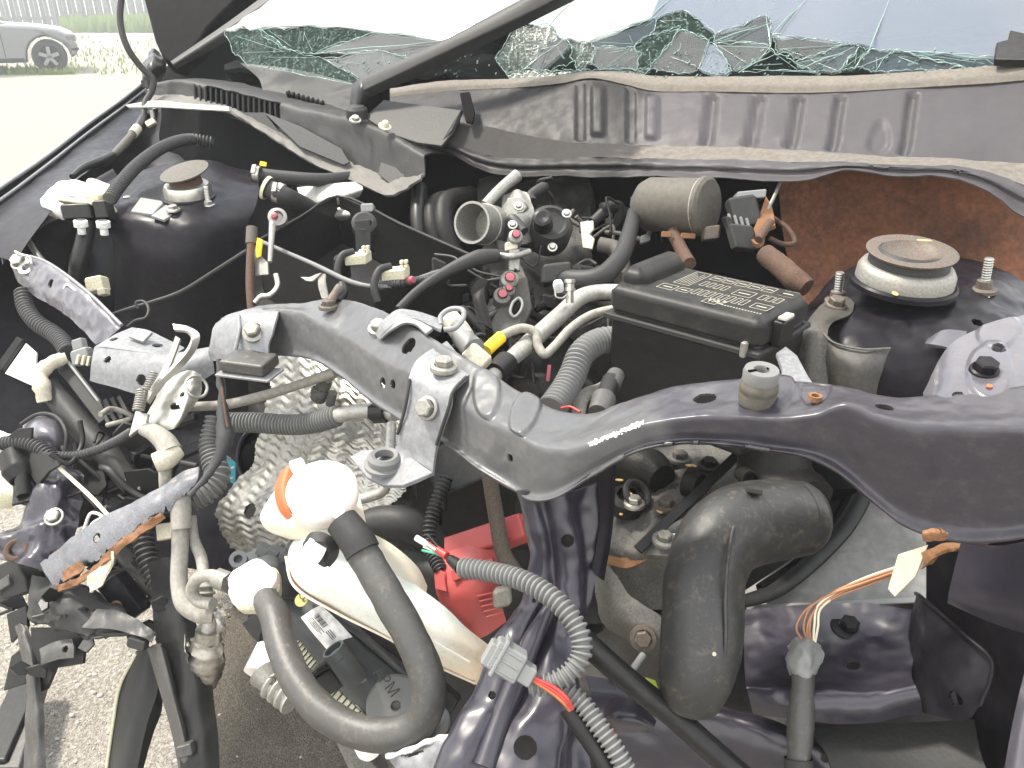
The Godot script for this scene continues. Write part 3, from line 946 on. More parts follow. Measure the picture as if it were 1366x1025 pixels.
	for s in base:
		s[2] += 0.1
		wing[0].append(Vector3(s[0] - 14, s[1] + 14, s[2] + 0.05)); wing[1].append(Vector3(s[0], s[1], s[2])); wing[2].append(Vector3(s[3], s[4], s[2] - 0.01))
		wing[3].append(Vector3(lerpf(s[3], s[5], 0.5), lerpf(s[4], s[6], 0.45), s[2] - 0.035)); wing[4].append(Vector3(s[5], s[6], s[2] - 0.06))
	put("wing", sheet(wing, 8, 5, 0.0015, {"dent": [0.004, 8.0]}), mats.dark_paint, shell)
	put("wing_edge_highlight", tube([Vector3(-60, 292, 1.48), Vector3(0, 251, 1.61), Vector3(60, 210, 1.79), Vector3(117, 166, 2.02), Vector3(160, 135, 2.19), Vector3(194, 108, 2.36)], 0.004, 8), mats.grey_paint, shell)  # pale tube stands in for the highlight along the wing's outer edge
	put("wing_fold_highlight", tube([Vector3(-40, 292, 1.5), Vector3(0, 267, 1.59), Vector3(62, 221, 1.77), Vector3(118, 177, 2.0), Vector3(160, 146, 2.17), Vector3(194, 119, 2.35)], 0.0035, 8), mats.grey_paint, shell)  # pale tube stands in for the highlight along the inner fold
	# apron below the left wing, down to the wheel arch
	put("left_inner_wing", sheet([[Vector3(-60, 300, 1.6), Vector3(90, 240, 1.86), Vector3(175, 150, 2.3), Vector3(330, 140, 2.22)], [Vector3(-60, 330, 1.58), Vector3(90, 290, 1.8), Vector3(190, 230, 2.05), Vector3(330, 220, 2.0)], [Vector3(-60, 420, 1.5), Vector3(90, 400, 1.64), Vector3(190, 400, 1.72), Vector3(350, 400, 1.7)], [Vector3(-60, 560, 1.44), Vector3(90, 560, 1.52), Vector3(190, 580, 1.56), Vector3(350, 600, 1.52)], [Vector3(-60, 650, 1.4), Vector3(90, 690, 1.42), Vector3(190, 740, 1.44), Vector3(350, 780, 1.46)]], 10, 8, 0.002, {"dent": [0.02, 5.0]}), mats.dark_paint, shell)
	put("wing_brace", sheet([[Vector3(0, 330, 1.46), Vector3(40, 290, 1.55), Vector3(85, 262, 1.63), Vector3(150, 225, 1.78)], [Vector3(4, 352, 1.45), Vector3(45, 310, 1.54), Vector3(95, 282, 1.62), Vector3(160, 240, 1.77)]], 6, 3, 0.003), mats.paint, shell)
	# unseen roof added against sky light; rear wall and doors shut the cabin
	var FL := Vector3(-0.5, 1.68, -2.6)
	var FR := Vector3(1.0, 1.68, -1.5)
	var RL := Vector3(0.35, 1.7, -3.95)
	var RR := Vector3(1.85, 1.7, -2.85)
	var fl := Vector3(0, -1.4, 0)
	var up := Vector3(0, 0.05, 0)
	put("roof", sheet([[FL, FL.lerp(FR, 0.5) + up, FR], [FL.lerp(RL, 0.5) + up, FL.lerp(RR, 0.5) + up * 2, FR.lerp(RR, 0.5) + up], [RL, RL.lerp(RR, 0.5) + up, RR]], 4, 4, 0.02, {"world": true}), mats.dark_paint, shell)
	put("cabin_rear", sheet([[RL, RL.lerp(RR, 0.5) + up, RR], [RL + fl, RL.lerp(RR, 0.5) + fl, RR + fl]], 4, 4, 0.02, {"world": true}), mats.dash, shell)
	put("cabin_floor", sheet([[FL + fl, FR + fl], [RL + fl, RR + fl]], 4, 4, 0.02, {"world": true}), mats.dash, shell)
	put("door_side", sheet([[at(1420, 80, 1.0), FR, RR], [at(1420, 80, 1.0) + fl * 0.8, FR + fl, RR + fl]], 4, 4, 0.02, {"world": true}), mats.dark_paint, shell)
	put("door_side", sheet([[at(300, 60, 2.2), FL, RL], [at(300, 60, 2.2) + fl * 0.8, FL + fl, RL + fl]], 4, 4, 0.02, {"world": true}), mats.dark_paint, shell)
	put("windscreen_pillar", plate([Vector3(186, -20, 2.25), Vector3(330, -20, 2.15), Vector3(276, 36, 2.12), Vector3(262, 58, 2.1), Vector3(233, 84, 2.1), Vector3(217, 79, 2.12), Vector3(205, 53, 2.16)], 0.05, 0.008), mats.void, shell)
	put("pillar_foot", plate([Vector3(203, 108, 2.3), Vector3(228, 82, 2.28), Vector3(270, 60, 2.24), Vector3(314, 42, 2.2), Vector3(346, 40, 2.15), Vector3(356, 64, 2.1), Vector3(340, 96, 2.08), Vector3(310, 122, 2.1), Vector3(240, 116, 2.2)], 0.02, 0.003), mats.void, shell)
	for q in [[26, 252, 44, 286], [62, 226, 84, 262], [100, 196, 120, 226], [128, 174, 146, 198]]: put("wing_rib", tube([Vector3(q[0], q[1], 1.55 + q[0] * 0.0047), Vector3((q[0] + q[2]) / 2.0, (q[1] + q[3]) / 2.0, 1.53 + q[0] * 0.0047), Vector3(q[2], q[3], 1.515 + q[0] * 0.0047)], [0.004, 0.007, 0.004], 8), mats.dark_paint, shell)
	put("hinge_cover", sheet([[Vector3(192, 84, 2.2), Vector3(203, 66, 2.2), Vector3(216, 74, 2.2)], [Vector3(190, 98, 2.12), Vector3(204, 90, 2.08), Vector3(222, 92, 2.12)], [Vector3(188, 114, 2.15), Vector3(200, 120, 2.12), Vector3(216, 106, 2.15)]], 6, 6, 0.01, {"dent": [0.01, 30.0]}), mats.black_plastic, shell)
	put("pillar_trim", sheet([[Vector3(227, 82, 1.98), Vector3(300, 32, 2.02), Vector3(360, -12, 2.05)], [Vector3(231, 86, 1.96), Vector3(308, 37, 2.0), Vector3(378, -12, 2.03)], [Vector3(236, 92, 1.98), Vector3(318, 46, 2.02), Vector3(400, -10, 2.05)]], 8, 3, 0.012), mats.dull_plastic, shell)
	# the black plastic scuttle at the left
	scuttle()

func strut_tower_right() -> void:
	var R := [[Vector3(1075, 408, 1.0), Vector3(1120, 362, 1.02), Vector3(1215, 340, 1.02), Vector3(1310, 350, 1.0), Vector3(1400, 395, 0.95)], [Vector3(1066, 430, 0.94), Vector3(1130, 402, 0.91), Vector3(1215, 398, 0.885), Vector3(1300, 402, 0.87), Vector3(1410, 440, 0.86)], [Vector3(1066, 462, 0.89), Vector3(1130, 446, 0.85), Vector3(1210, 448, 0.825), Vector3(1290, 448, 0.81), Vector3(1410, 480, 0.8)], [Vector3(1072, 500, 0.88), Vector3(1135, 490, 0.83), Vector3(1210, 492, 0.81), Vector3(1290, 495, 0.795), Vector3(1410, 520, 0.79)], [Vector3(1080, 640, 0.93), Vector3(1140, 650, 0.89), Vector3(1210, 650, 0.86), Vector3(1290, 650, 0.84), Vector3(1410, 660, 0.83)], [Vector3(1080, 860, 1.02), Vector3(1140, 860, 0.98), Vector3(1210, 860, 0.95), Vector3(1290, 860, 0.93), Vector3(1410, 860, 0.91)]]
	var t := put("strut_tower", sheet(R, 8, 8, 0.003, {"dent": [0.006, 10.0], "holes": [[1304, 430, 0.006]]}), mats.dark_paint, shell, "dark dusty strut tower at the right of the engine bay")
	put("stiffening_plate", sheet([[Vector3(1238, 452, 0.8), Vector3(1260, 440, 0.8), Vector3(1290, 442, 0.79)], [Vector3(1234, 458, 0.79), Vector3(1258, 462, 0.785), Vector3(1282, 470, 0.78)]], 5, 4, 0.003), mats.lavender_paint, t)
	# strut mount
	var up := Vector3(0.02, 1, 0.06).normalized()
	var c := at(1207, 370, 0.875)
	var m := thing("strut_mount", "silver strut mount cup with rusty top disc beside the fuse box", "strut mount", c)
	put("seat_ring", lathe(c, up, [Vector2(0.056, -0.01), Vector2(0.0555, -0.005), Vector2(0.053, -0.003), Vector2(0.049, -0.003), Vector2(0.048, -0.01)], 40), mats.dark_paint, m)
	put("cup", lathe(c, up, [Vector2(0.0505, -0.005), Vector2(0.05, 0.008), Vector2(0.0465, 0.014), Vector2(0.043, 0.0155), Vector2(0.036, 0.015)], 48), mats.dull_zinc, m)
	put("rubber_bush", lathe(c, up, [Vector2(0.0415, 0.0145), Vector2(0.041, 0.022), Vector2(0.037, 0.028), Vector2(0.031, 0.031)], 40), mats.rubber, m)
	var tilt := Vector3(-0.03, 1, 0.1).normalized()
	put("top_disc", lathe(c + up * 0.027, tilt, [Vector2(0.03, 0.0), Vector2(0.0455, 0.001), Vector2(0.0465, 0.0035), Vector2(0.044, 0.0045), Vector2(0.03, 0.0035), Vector2(0.026, -0.001), Vector2(0.018, -0.004), Vector2(0.0001, -0.005)], 48, null, {"lobes": [2, 0.02]}), mats.rusty_steel, m)
	for q in [[1117, 402, 0.93, 0.035, "left"], [1312, 388, 0.9, 0.038, "right"]]:
		var sc := at(q[0], q[1], q[2])
		var st := thing("threaded_stud", "bare threaded stud %s of the silver strut mount cup" % ("on the left" if q[4] == "left" else "on the right"), "stud", sc, "studs round the right strut mount")
		put("thread", stud(sc, Vector3(-0.08, 1, 0.0), 0.0052, q[3]), mats.bare_steel, st)
		put("collar", lathe(sc, Vector3(-0.08, 1, 0), [Vector2(0.014, -0.002), Vector2(0.014, 0.002), Vector2(0.009, 0.004), Vector2(0.008, 0.012), Vector2(0.005, 0.013)], 16), mats.rusty_steel, st)
	for q in [[1126, 417, 0.905, 7, 0.3], [1134, 424, 0.9, 6, 0.8], [1194, 393, 0.83, 9, 1.9], [1233, 322, 0.85, 9, 0.6], [1314, 398, 0.89, 6, 0.1]]:
		flake(q[0], q[1], q[2], q[3], q[4], "dry_leaf" if q[0] != 1314 else "flake")

func flake(x: float, y: float, d: float, px: float, turn: float, m: String) -> void:
	var c := at(x, y, d)
	var s := px * d / FOC
	var a := Vector3(cos(turn), 0.1, sin(turn) * 1.2) * s
	var e := Vector3(-sin(turn), 0.05, cos(turn)) * s * 0.45
	var o := []
	for k in 8: o.append(c + a * cos(TAU * k / 8) + e * sin(TAU * k / 8) + Vector3.UP * 0.0015)
	var which: String = {1126: "left of the tall guard bolt", 1134: "lower of two by the left stud", 1194: "just below the silver cup", 1233: "on top of the rusty disc", 1314: "pale, at the right stud's foot"}[int(x)]
	solo("leaf_flake", plate(o, 0.0008, 0.0002, {"world": true, "face": Vector3.UP}), mats[m], "dry scrap on the right strut tower, " + which, "leaf scrap", "leaf scraps on the right strut tower")

func strut_tower_left() -> void:
	var R := [[Vector3(120, 258, 1.66), Vector3(180, 228, 1.72), Vector3(260, 214, 1.74), Vector3(340, 228, 1.7)], [Vector3(128, 272, 1.56), Vector3(190, 258, 1.56), Vector3(262, 256, 1.55), Vector3(345, 252, 1.58)], [Vector3(138, 296, 1.5), Vector3(190, 292, 1.46), Vector3(262, 290, 1.46), Vector3(340, 278, 1.52)], [Vector3(146, 316, 1.49), Vector3(190, 318, 1.45), Vector3(255, 316, 1.44), Vector3(330, 302, 1.5)], [Vector3(150, 440, 1.56), Vector3(190, 440, 1.52), Vector3(255, 440, 1.5), Vector3(340, 430, 1.55)], [Vector3(150, 600, 1.62), Vector3(190, 600, 1.6), Vector3(255, 600, 1.58), Vector3(340, 600, 1.6)]]
	put("strut_tower", sheet(R, 8, 8, 0.003, {"dent": [0.008, 8.0]}), mats.dark_paint, shell, "dark strut tower at the far left of the engine bay")
	var c := at(252, 262, 1.53)
	var up := Vector3(0.0, 1, 0.1).normalized()
	var m := thing("strut_mount", "far silver strut mount cup with tilted loose disc, left of the engine", "strut mount", c)
	put("seat_ring", lathe(c, up, [Vector2(0.052, -0.01), Vector2(0.05, 0.001), Vector2(0.044, 0.003)], 32), mats.dark_paint, m)
	put("cup", lathe(c, up, [Vector2(0.044, -0.002), Vector2(0.044, 0.016), Vector2(0.04, 0.024), Vector2(0.034, 0.026), Vector2(0.01, 0.024)], 40), mats.zinc, m)
	put("rubber_bush", lathe(c, up, [Vector2(0.032, 0.02), Vector2(0.028, 0.036), Vector2(0.02, 0.042)], 24), mats.rust, m)
	put("top_disc", lathe(c + Vector3.UP * 0.045, Vector3(-0.14, 1, 0.22), [Vector2(0.02, -0.002), Vector2(0.046, 0.0), Vector2(0.047, 0.003), Vector2(0.03, 0.006), Vector2(0.0001, 0.007)], 36, null, {"lobes": [2, 0.05]}), mats.canister, m)
	put("stud", stud(at(278, 273, 1.5), Vector3.UP, 0.005, 0.034), mats.zinc, m)
	put("nut", hexbolt(at(278, 274, 1.5), Vector3.UP, 0.008), mats.zinc, m)
	# sensor box on the tower
	var s := thing("sensor_module", "grey flat module bolted on the far left strut tower", "module", at(195, 285, 1.5))
	put("case", plate([Vector3(173, 281, 1.475), Vector3(187, 263, 1.53), Vector3(220, 268, 1.51), Vector3(203, 285, 1.455)], 0.012, 0.003), mats.grey_plastic, s)
	put("foot", plate([Vector3(201, 287, 1.45), Vector3(221, 273, 1.49), Vector3(241, 280, 1.475), Vector3(218, 293, 1.44)], 0.005, 0.0015), mats.grey_plastic, s)
	put("bolt", hexbolt(at(231, 280, 1.46), Vector3.UP, 0.008), mats.zinc, s)
	put("bolt", hexbolt(at(170, 268, 1.55), Vector3.UP, 0.008), mats.zinc, s)

func scuttle() -> void:
	var S := [[202, 112, 129, 139, 1.98], [234, 106, 126, 143, 1.93], [300, 119, 140, 146, 1.82], [360, 134, 168, 178, 1.7], [420, 148, 196, 216, 1.6], [480, 162, 221, 242, 1.5], [530, 184, 238, 260, 1.42], [566, 206, 232, 238, 1.38]]
	var t := thing("scuttle_panel", "black plastic scuttle with louvre slats under the broken windscreen, hanging loose", "scuttle panel", at(400, 240, 1.65))
	var r := [[], [], [], [], []]
	var lip := [[], [], []]
	for s in S:
		r[0].append(Vector3(s[0] + 60, s[1] + 1, s[4] + 0.1)); r[1].append(Vector3(s[0] + 12, s[1] - 1, s[4] + 0.02)); r[2].append(Vector3(s[0], s[1] + 2, s[4])); r[3].append(Vector3(s[0], lerpf(s[1], s[2], 0.5), s[4] - 0.004)); r[4].append(Vector3(s[0], s[2] + 2, s[4] - 0.008))
		lip[0].append(Vector3(s[0], s[2], s[4] - 0.008)); lip[1].append(Vector3(s[0] - 3, lerpf(s[2], s[3], 0.5), s[4] - 0.03)); lip[2].append(Vector3(s[0] - 6, s[3], s[4] - 0.045))
	var opening := func(u: float, v: float) -> bool: return not (u > 0.24 and u < 0.47 and v > 0.46 and v < 0.94)
	put("upper_wall", sheet(r, 8, 5, 0.003, {"dent": [0.004, 14.0], "keep": opening}), mats.dull_plastic, t)
	put("front_lip", sheet(lip, 8, 4, 0.004, {"dent": [0.005, 30.0]}), mats.dusty_plastic, t, "dusty crumbling front lip of the scuttle")
	put("louvre_backing", plate([Vector3(250, 104, 1.97), Vector3(390, 136, 1.73), Vector3(392, 176, 1.7), Vector3(250, 142, 1.95)], 0.004, 0.001), mats.void, t)
	for k in 17:
		var x := 259.0 + k * 7.2
		var y := 112.0 + k * 1.75
		var d := 1.88 - k * 0.0122
		put("slat", bar(at(x, y + 1, d), at(x + 1, y + 22 + k * 0.5, d - 0.006), 0.004, 0.012, dir(0.4, 0, 1), 0.001), mats.black_plastic, t)
	for q in [[Vector3(306, 150, 1.79), Vector3(352, 150, 1.71), Vector3(372, 176, 1.66), Vector3(372, 186, 1.655), Vector3(320, 160, 1.76)], [Vector3(352, 150, 1.70), Vector3(400, 168, 1.61), Vector3(455, 198, 1.51), Vector3(466, 216, 1.485), Vector3(458, 220, 1.49), Vector3(400, 196, 1.58)], [Vector3(508, 216, 1.44), Vector3(540, 228, 1.405), Vector3(538, 243, 1.395), Vector3(520, 245, 1.41), Vector3(504, 232, 1.43)]]:
		put("water_shield", plate(q, 0.003, 0.001), mats.dull_plastic, t)
	put("pale_edge", sheet([[Vector3(167, 140, 1.93), Vector3(205, 134, 1.91), Vector3(250, 138, 1.84), Vector3(305, 142, 1.76)], [Vector3(172, 143, 1.91), Vector3(210, 143, 1.89), Vector3(250, 145, 1.825), Vector3(306, 148, 1.745)]], 6, 3, 0.003), mats.dusty_pipe, t)
	# flap with a push clip
	var f := thing("plastic_flap", "flat dark plastic flap with a white push clip by the wiper pivot", "plastic flap", at(560, 180, 1.45))
	put("plate", plate([Vector3(486, 156, 1.5), Vector3(512, 133, 1.52), Vector3(617, 147, 1.42), Vector3(604, 176, 1.39), Vector3(589, 194, 1.375), Vector3(556, 190, 1.4), Vector3(520, 178, 1.44)], 0.004, 0.0015), mats.dull_plastic, f)
	put("fold", plate([Vector3(617, 147, 1.42), Vector3(612, 172, 1.41), Vector3(590, 202, 1.395), Vector3(586, 196, 1.38), Vector3(604, 172, 1.388)], 0.003, 0.001), mats.black_plastic, f)
	var c := at(513, 170, 1.43)
	put("push_clip", lathe(c, dir(0.3, 0.6, 0.7), [Vector2(0.011, 0), Vector2(0.0115, 0.003), Vector2(0.007, 0.004), Vector2(0.0065, 0.01), Vector2(0.004, 0.013), Vector2(0.0001, 0.0135)], 18), mats.cream, f)
	# dark base under the screen with a toothed cable clip
	var d := thing("cowl_drain_tray", "grey plastic tray with a toothed edge under the broken glass", "tray", at(410, 125, 1.8))
	put("tray", sheet([[Vector3(320, 84, 2.0), Vector3(390, 92, 1.9), Vector3(475, 112, 1.75)], [Vector3(345, 105, 1.94), Vector3(400, 116, 1.85), Vector3(470, 134, 1.72)], [Vector3(350, 120, 1.9), Vector3(410, 136, 1.8), Vector3(465, 150, 1.68)]], 6, 5, 0.003), mats.dull_plastic, d)
	for k in 8:
		var x := 385.0 + k * 6.4
		put("tooth", lathe(at(x, 126 + k * 1.9, 1.8 - k * 0.012), dir(0.1, 0.3, 1), [Vector2(0.0055, -0.01), Vector2(0.0055, 0.008), Vector2(0.003, 0.011), Vector2(0.0001, 0.012)], 10), mats.black_plastic, d)
	# wiper arm
	var a := thing("wiper_arm", "black wiper arm raised across the broken windscreen", "wiper", at(480, 140, 1.5))
	put("arm", sheet([[Vector3(483, 104, 1.52), Vector3(570, 64, 1.46), Vector3(690, 2, 1.4), Vector3(760, -36, 1.36)], [Vector3(482, 105, 1.505), Vector3(570, 66, 1.445), Vector3(690, 5, 1.385), Vector3(760, -34, 1.345)], [Vector3(485, 118, 1.495), Vector3(578, 74, 1.435), Vector3(712, 10, 1.37), Vector3(790, -30, 1.335)], [Vector3(485, 121, 1.495), Vector3(580, 77, 1.435), Vector3(716, 13, 1.37), Vector3(792, -27, 1.335)], [Vector3(490, 131, 1.52), Vector3(586, 90, 1.46), Vector3(728, 20, 1.4), Vector3(800, -16, 1.36)]], 8, 3, 0.01), mats.dull_plastic, a)
	put("knuckle", sheet([[Vector3(470, 112, 1.53), Vector3(482, 104, 1.515), Vector3(488, 103, 1.515)], [Vector3(468, 124, 1.52), Vector3(482, 117, 1.495), Vector3(492, 122, 1.5)], [Vector3(466, 148, 1.53), Vector3(476, 142, 1.5), Vector3(490, 134, 1.51)]], 5, 5, 0.014), mats.black_plastic, a)
	put("pivot_cap", lathe(at(476, 150, 1.5), dir(0, 0.8, 0.5), [Vector2(0.02, -0.01), Vector2(0.02, 0.006), Vector2(0.014, 0.012), Vector2(0.0001, 0.013)], 20), mats.dull_plastic, a)
	put("nut", hexbolt(at(474, 160, 1.46), dir(0.2, 0.6, 0.7), 0.007), mats.zinc, a)

# ---------- the broken windscreen
func glass_d(x: float, y: float) -> float:
	var k := 0
	while k < COWL.size() - 2 and COWL[k + 1][0] < x: k += 1
	var t: float = (x - COWL[k][0]) / (COWL[k + 1][0] - COWL[k][0])
	var d0: float = lerpf(COWL[k][6], COWL[k + 1][6], t) + 0.09
	var y0: float = lerpf(COWL[k][1], COWL[k + 1][1], clampf(t, 0, 1))
	return d0 + (y0 - y) * 0.0012

func windscreen() -> void:
	# dashboard and cabin floor behind the glass
	put("dashboard", sheet([[Vector3(300, 96, 2.05), Vector3(500, 108, 1.75), Vector3(700, 112, 1.55), Vector3(1000, 108, 1.33), Vector3(1420, 90, 1.1)], [Vector3(300, 60, 2.5), Vector3(500, 70, 2.2), Vector3(700, 72, 2.0), Vector3(1000, 68, 1.75), Vector3(1420, 60, 1.5)], [Vector3(300, 50, 2.8), Vector3(500, 62, 2.5), Vector3(700, 60, 2.3), Vector3(1000, 58, 2.0), Vector3(1420, 50, 1.8)], [Vector3(300, 120, 2.9), Vector3(500, 130, 2.6), Vector3(700, 130, 2.4), Vector3(1000, 130, 2.1), Vector3(1420, 130, 1.9)]], 8, 6, 0.01, {"dent": [0.05, 4.0]}), mats.dash, shell)
	var t := thing("broken_windscreen", "shattered greenish windscreen sagging over the dashboard", "windscreen", at(850, 100, 1.35))
	var P := [
		# big panes above, still flat: outline then how far each leans
		[[[300, 40], [345, 12], [430, -60], [700, -60], [640, 46], [585, 52], [500, 42], [410, 33], [350, 36]], 0.0, "sky_glare_glass"],
		[[[700, -60], [900, -60], [868, 24], [783, 56], [755, 52], [733, 34], [690, 30], [640, 46]], 0.01, "sky_glare_glass"],
		[[[900, -60], [1060, -60], [1023, 20], [955, 44], [912, 12], [868, 24]], -0.01, "sky_reflection_glass"],
		[[[1060, -60], [1440, -60], [1440, 74], [1330, 76], [1205, 68], [1100, 54], [1030, 46], [1023, 20]], 0.02, "sky_reflection_glass"],
		# sagging pieces below
		[[[345, 38], [410, 34], [500, 43], [420, 72], [384, 66], [350, 50]], 0.05, "crazed"],
		[[[300, 42], [345, 38], [384, 66], [430, 78], [500, 120], [330, 88], [310, 70]], 0.04, "crazed"],
		[[[500, 43], [585, 52], [600, 58], [560, 80], [510, 68], [420, 72]], 0.08, "glass"],
		[[[430, 78], [510, 68], [560, 80], [530, 104], [500, 118]], 0.05, "glass"],
		[[[660, 78], [690, 32], [715, 36], [733, 34], [745, 50], [720, 64], [700, 92], [676, 100]], 0.04, "crazed"],
		[[[700, 92], [720, 64], [745, 50], [762, 62], [765, 82], [735, 96]], 0.09, "glass"],
		[[[765, 82], [762, 62], [755, 53], [783, 57], [800, 64], [790, 84], [775, 95]], 0.05, "crazed"],
		[[[800, 64], [783, 57], [868, 25], [876, 26], [866, 48], [846, 62]], 0.06, "glass"],
		[[[790, 84], [800, 64], [846, 62], [856, 74], [848, 94], [800, 94]], 0.1, "glass"],
		[[[846, 62], [866, 48], [908, 36], [880, 76], [868, 92], [848, 94], [856, 74]], 0.07, "crazed"],
		[[[866, 48], [876, 26], [912, 13], [955, 45], [946, 55], [908, 40]], 0.05, "crazed"],
		[[[868, 92], [880, 76], [908, 40], [946, 55], [932, 90], [920, 98]], 0.11, "glass"],
		[[[932, 92], [946, 58], [952, 58], [976, 95], [955, 100]], 0.02, "sky_reflection_glass"],
		[[[955, 45], [1023, 21], [1030, 46], [1028, 62], [952, 56]], 0.05, "glass"],
		[[[976, 95], [952, 58], [1028, 62], [1000, 88]], 0.1, "glass"],
		[[[1000, 88], [1028, 64], [1060, 84], [1090, 98], [985, 97]], 0.06, "crazed"],
		[[[1030, 46], [1100, 54], [1130, 60], [1070, 80], [1034, 66]], 0.12, "glass"],
		[[[1060, 84], [1070, 80], [1130, 60], [1145, 64], [1118, 96], [1090, 98]], 0.05, "glass"],
		[[[1118, 96], [1145, 64], [1160, 66], [1140, 92]], 0.02, "crazed"],
		[[[1140, 92], [1160, 66], [1205, 69], [1190, 72], [1168, 96]], 0.09, "glass"],
		[[[1168, 96], [1190, 72], [1205, 69], [1290, 92], [1240, 94]], 0.05, "glass"],
		[[[1205, 69], [1330, 77], [1335, 88], [1290, 92]], 0.07, "glass"],
		[[[676, 100], [700, 92], [735, 96], [775, 95], [800, 94], [848, 95], [868, 93], [860, 100], [680, 106]], 0.03, "crazed"],
	]
	var edges := Buf.new()
	for s in P:
		var o := []
		var cy := 0.0
		for e in s[0]: cy += e[1] / s[0].size()
		var rough := []
		for k in s[0].size():
			var q0 := Vector2(s[0][k][0], s[0][k][1])
			var q1 := Vector2(s[0][(k + 1) % s[0].size()][0], s[0][(k + 1) % s[0].size()][1])
			rough.append(q0)
			if q0.distance_to(q1) > 12.0 and q0.y > -10.0 and q1.y > -10.0:
				for f in [0.3, 0.55, 0.8]:
					var q := q0.lerp(q1, f)
					rough.append(q + Vector2(nz(Vector3(q.x, q.y, 1), 0.07), nz(Vector3(q.x, q.y, 9), 0.07)) * 7.0)
		for e in rough: o.append(Vector3(e.x, e.y, glass_d(e.x, e.y) + (e.y - cy) * 0.012 * s[1]))
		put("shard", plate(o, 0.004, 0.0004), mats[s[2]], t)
		for k in o.size():
			var a := w(o[k])
			var e := w(o[(k + 1) % o.size()])
			if cy > 30 and (o[k].y > 0 and o[(k + 1) % o.size()].y > 0):
				tube([a, a.lerp(e, 0.5) + Vector3(0, 0.002, 0.001), e], [0.0006 + 0.0006 * absf(nz(a, 30.0)), 0.0008, 0.0005], 5, {"world": true, "into": edges, "su": 3})
	# fine cracks that radiate inside the crazed pieces
	for k in 60:
		var sh: Array = P[4 + (k * 7) % (P.size() - 4)][0]
		var c := Vector2.ZERO
		for e in sh: c += Vector2(e[0], e[1]) / sh.size()
		var q: Array = sh[rng.randi() % sh.size()]
		var q2: Array = sh[rng.randi() % sh.size()]
		var p1 := c.lerp(Vector2(q[0], q[1]), rng.randf_range(0.5, 0.95))
		var p0 := c.lerp(Vector2(q2[0], q2[1]), rng.randf_range(0.0, 0.9))
		tube([at(p0.x, p0.y, glass_d(p0.x, p0.y) - 0.003), at(p1.x, p1.y, glass_d(p1.x, p1.y) - 0.003)], 0.0004, 4, {"world": true, "into": edges})
	for q in [[733, 34, 768, -4], [868, 24, 900, -8], [1028, 62, 1022, 18], [1030, 46, 1078, -4], [1160, 66, 1188, -4], [1205, 69, 1334, 78], [952, 56, 1040, 26], [700, 92, 752, 52], [985, 97, 1044, 66], [600, 56, 640, 45], [420, 72, 588, 54], [1070, 92, 1140, 62], [345, 40, 430, 30]]:
		var p0 := at(q[0], q[1], glass_d(q[0], q[1]) - 0.004)
		var p1 := at(q[2], q[3], glass_d(q[2], q[3]) - 0.004)
		tube([p0, p0.lerp(p1, 0.4) + dir(0.3, 1, 0) * 0.002, p0.lerp(p1, 0.7) - dir(0.2, 1, 0) * 0.0015, p1], [0.0009, 0.0014, 0.0008, 0.0005], 5, {"world": true, "into": edges, "su": 4})
	var e := put("crack_edges", edges, mats.glass_edge, t)
	e.set_meta("kind", "stuff")
	var bits := Buf.new()
	for k in 260:
		var x := rng.randf_range(340, 1300)
		var y := rng.randf_range(66, 104)
		var c := at(x, y, glass_d(x, y) - 0.006)
		var s := rng.randf_range(0.0012, 0.004)
		block(c, dir(rng.randf() - 0.5, rng.randf() - 0.5, 1) * s, dir(1, rng.randf(), 0) * s, dir(rng.randf(), 1, 0.3) * s, 0.0002, bits)
	var g := put("glass_crumbs", bits, mats.glass_edge, t)
	g.set_meta("kind", "stuff")
	put("mirror_shadow_plate", plate([Vector3(1328, 78, 1.06), Vector3(1330, 56, 1.09), Vector3(1345, 52, 1.09), Vector3(1348, 40, 1.1), Vector3(1440, 60, 1.05), Vector3(1440, 80, 1.02)], 0.01, 0.002), mats.black_plastic, t)  # dark plate standing in for a shadow band by the mirror

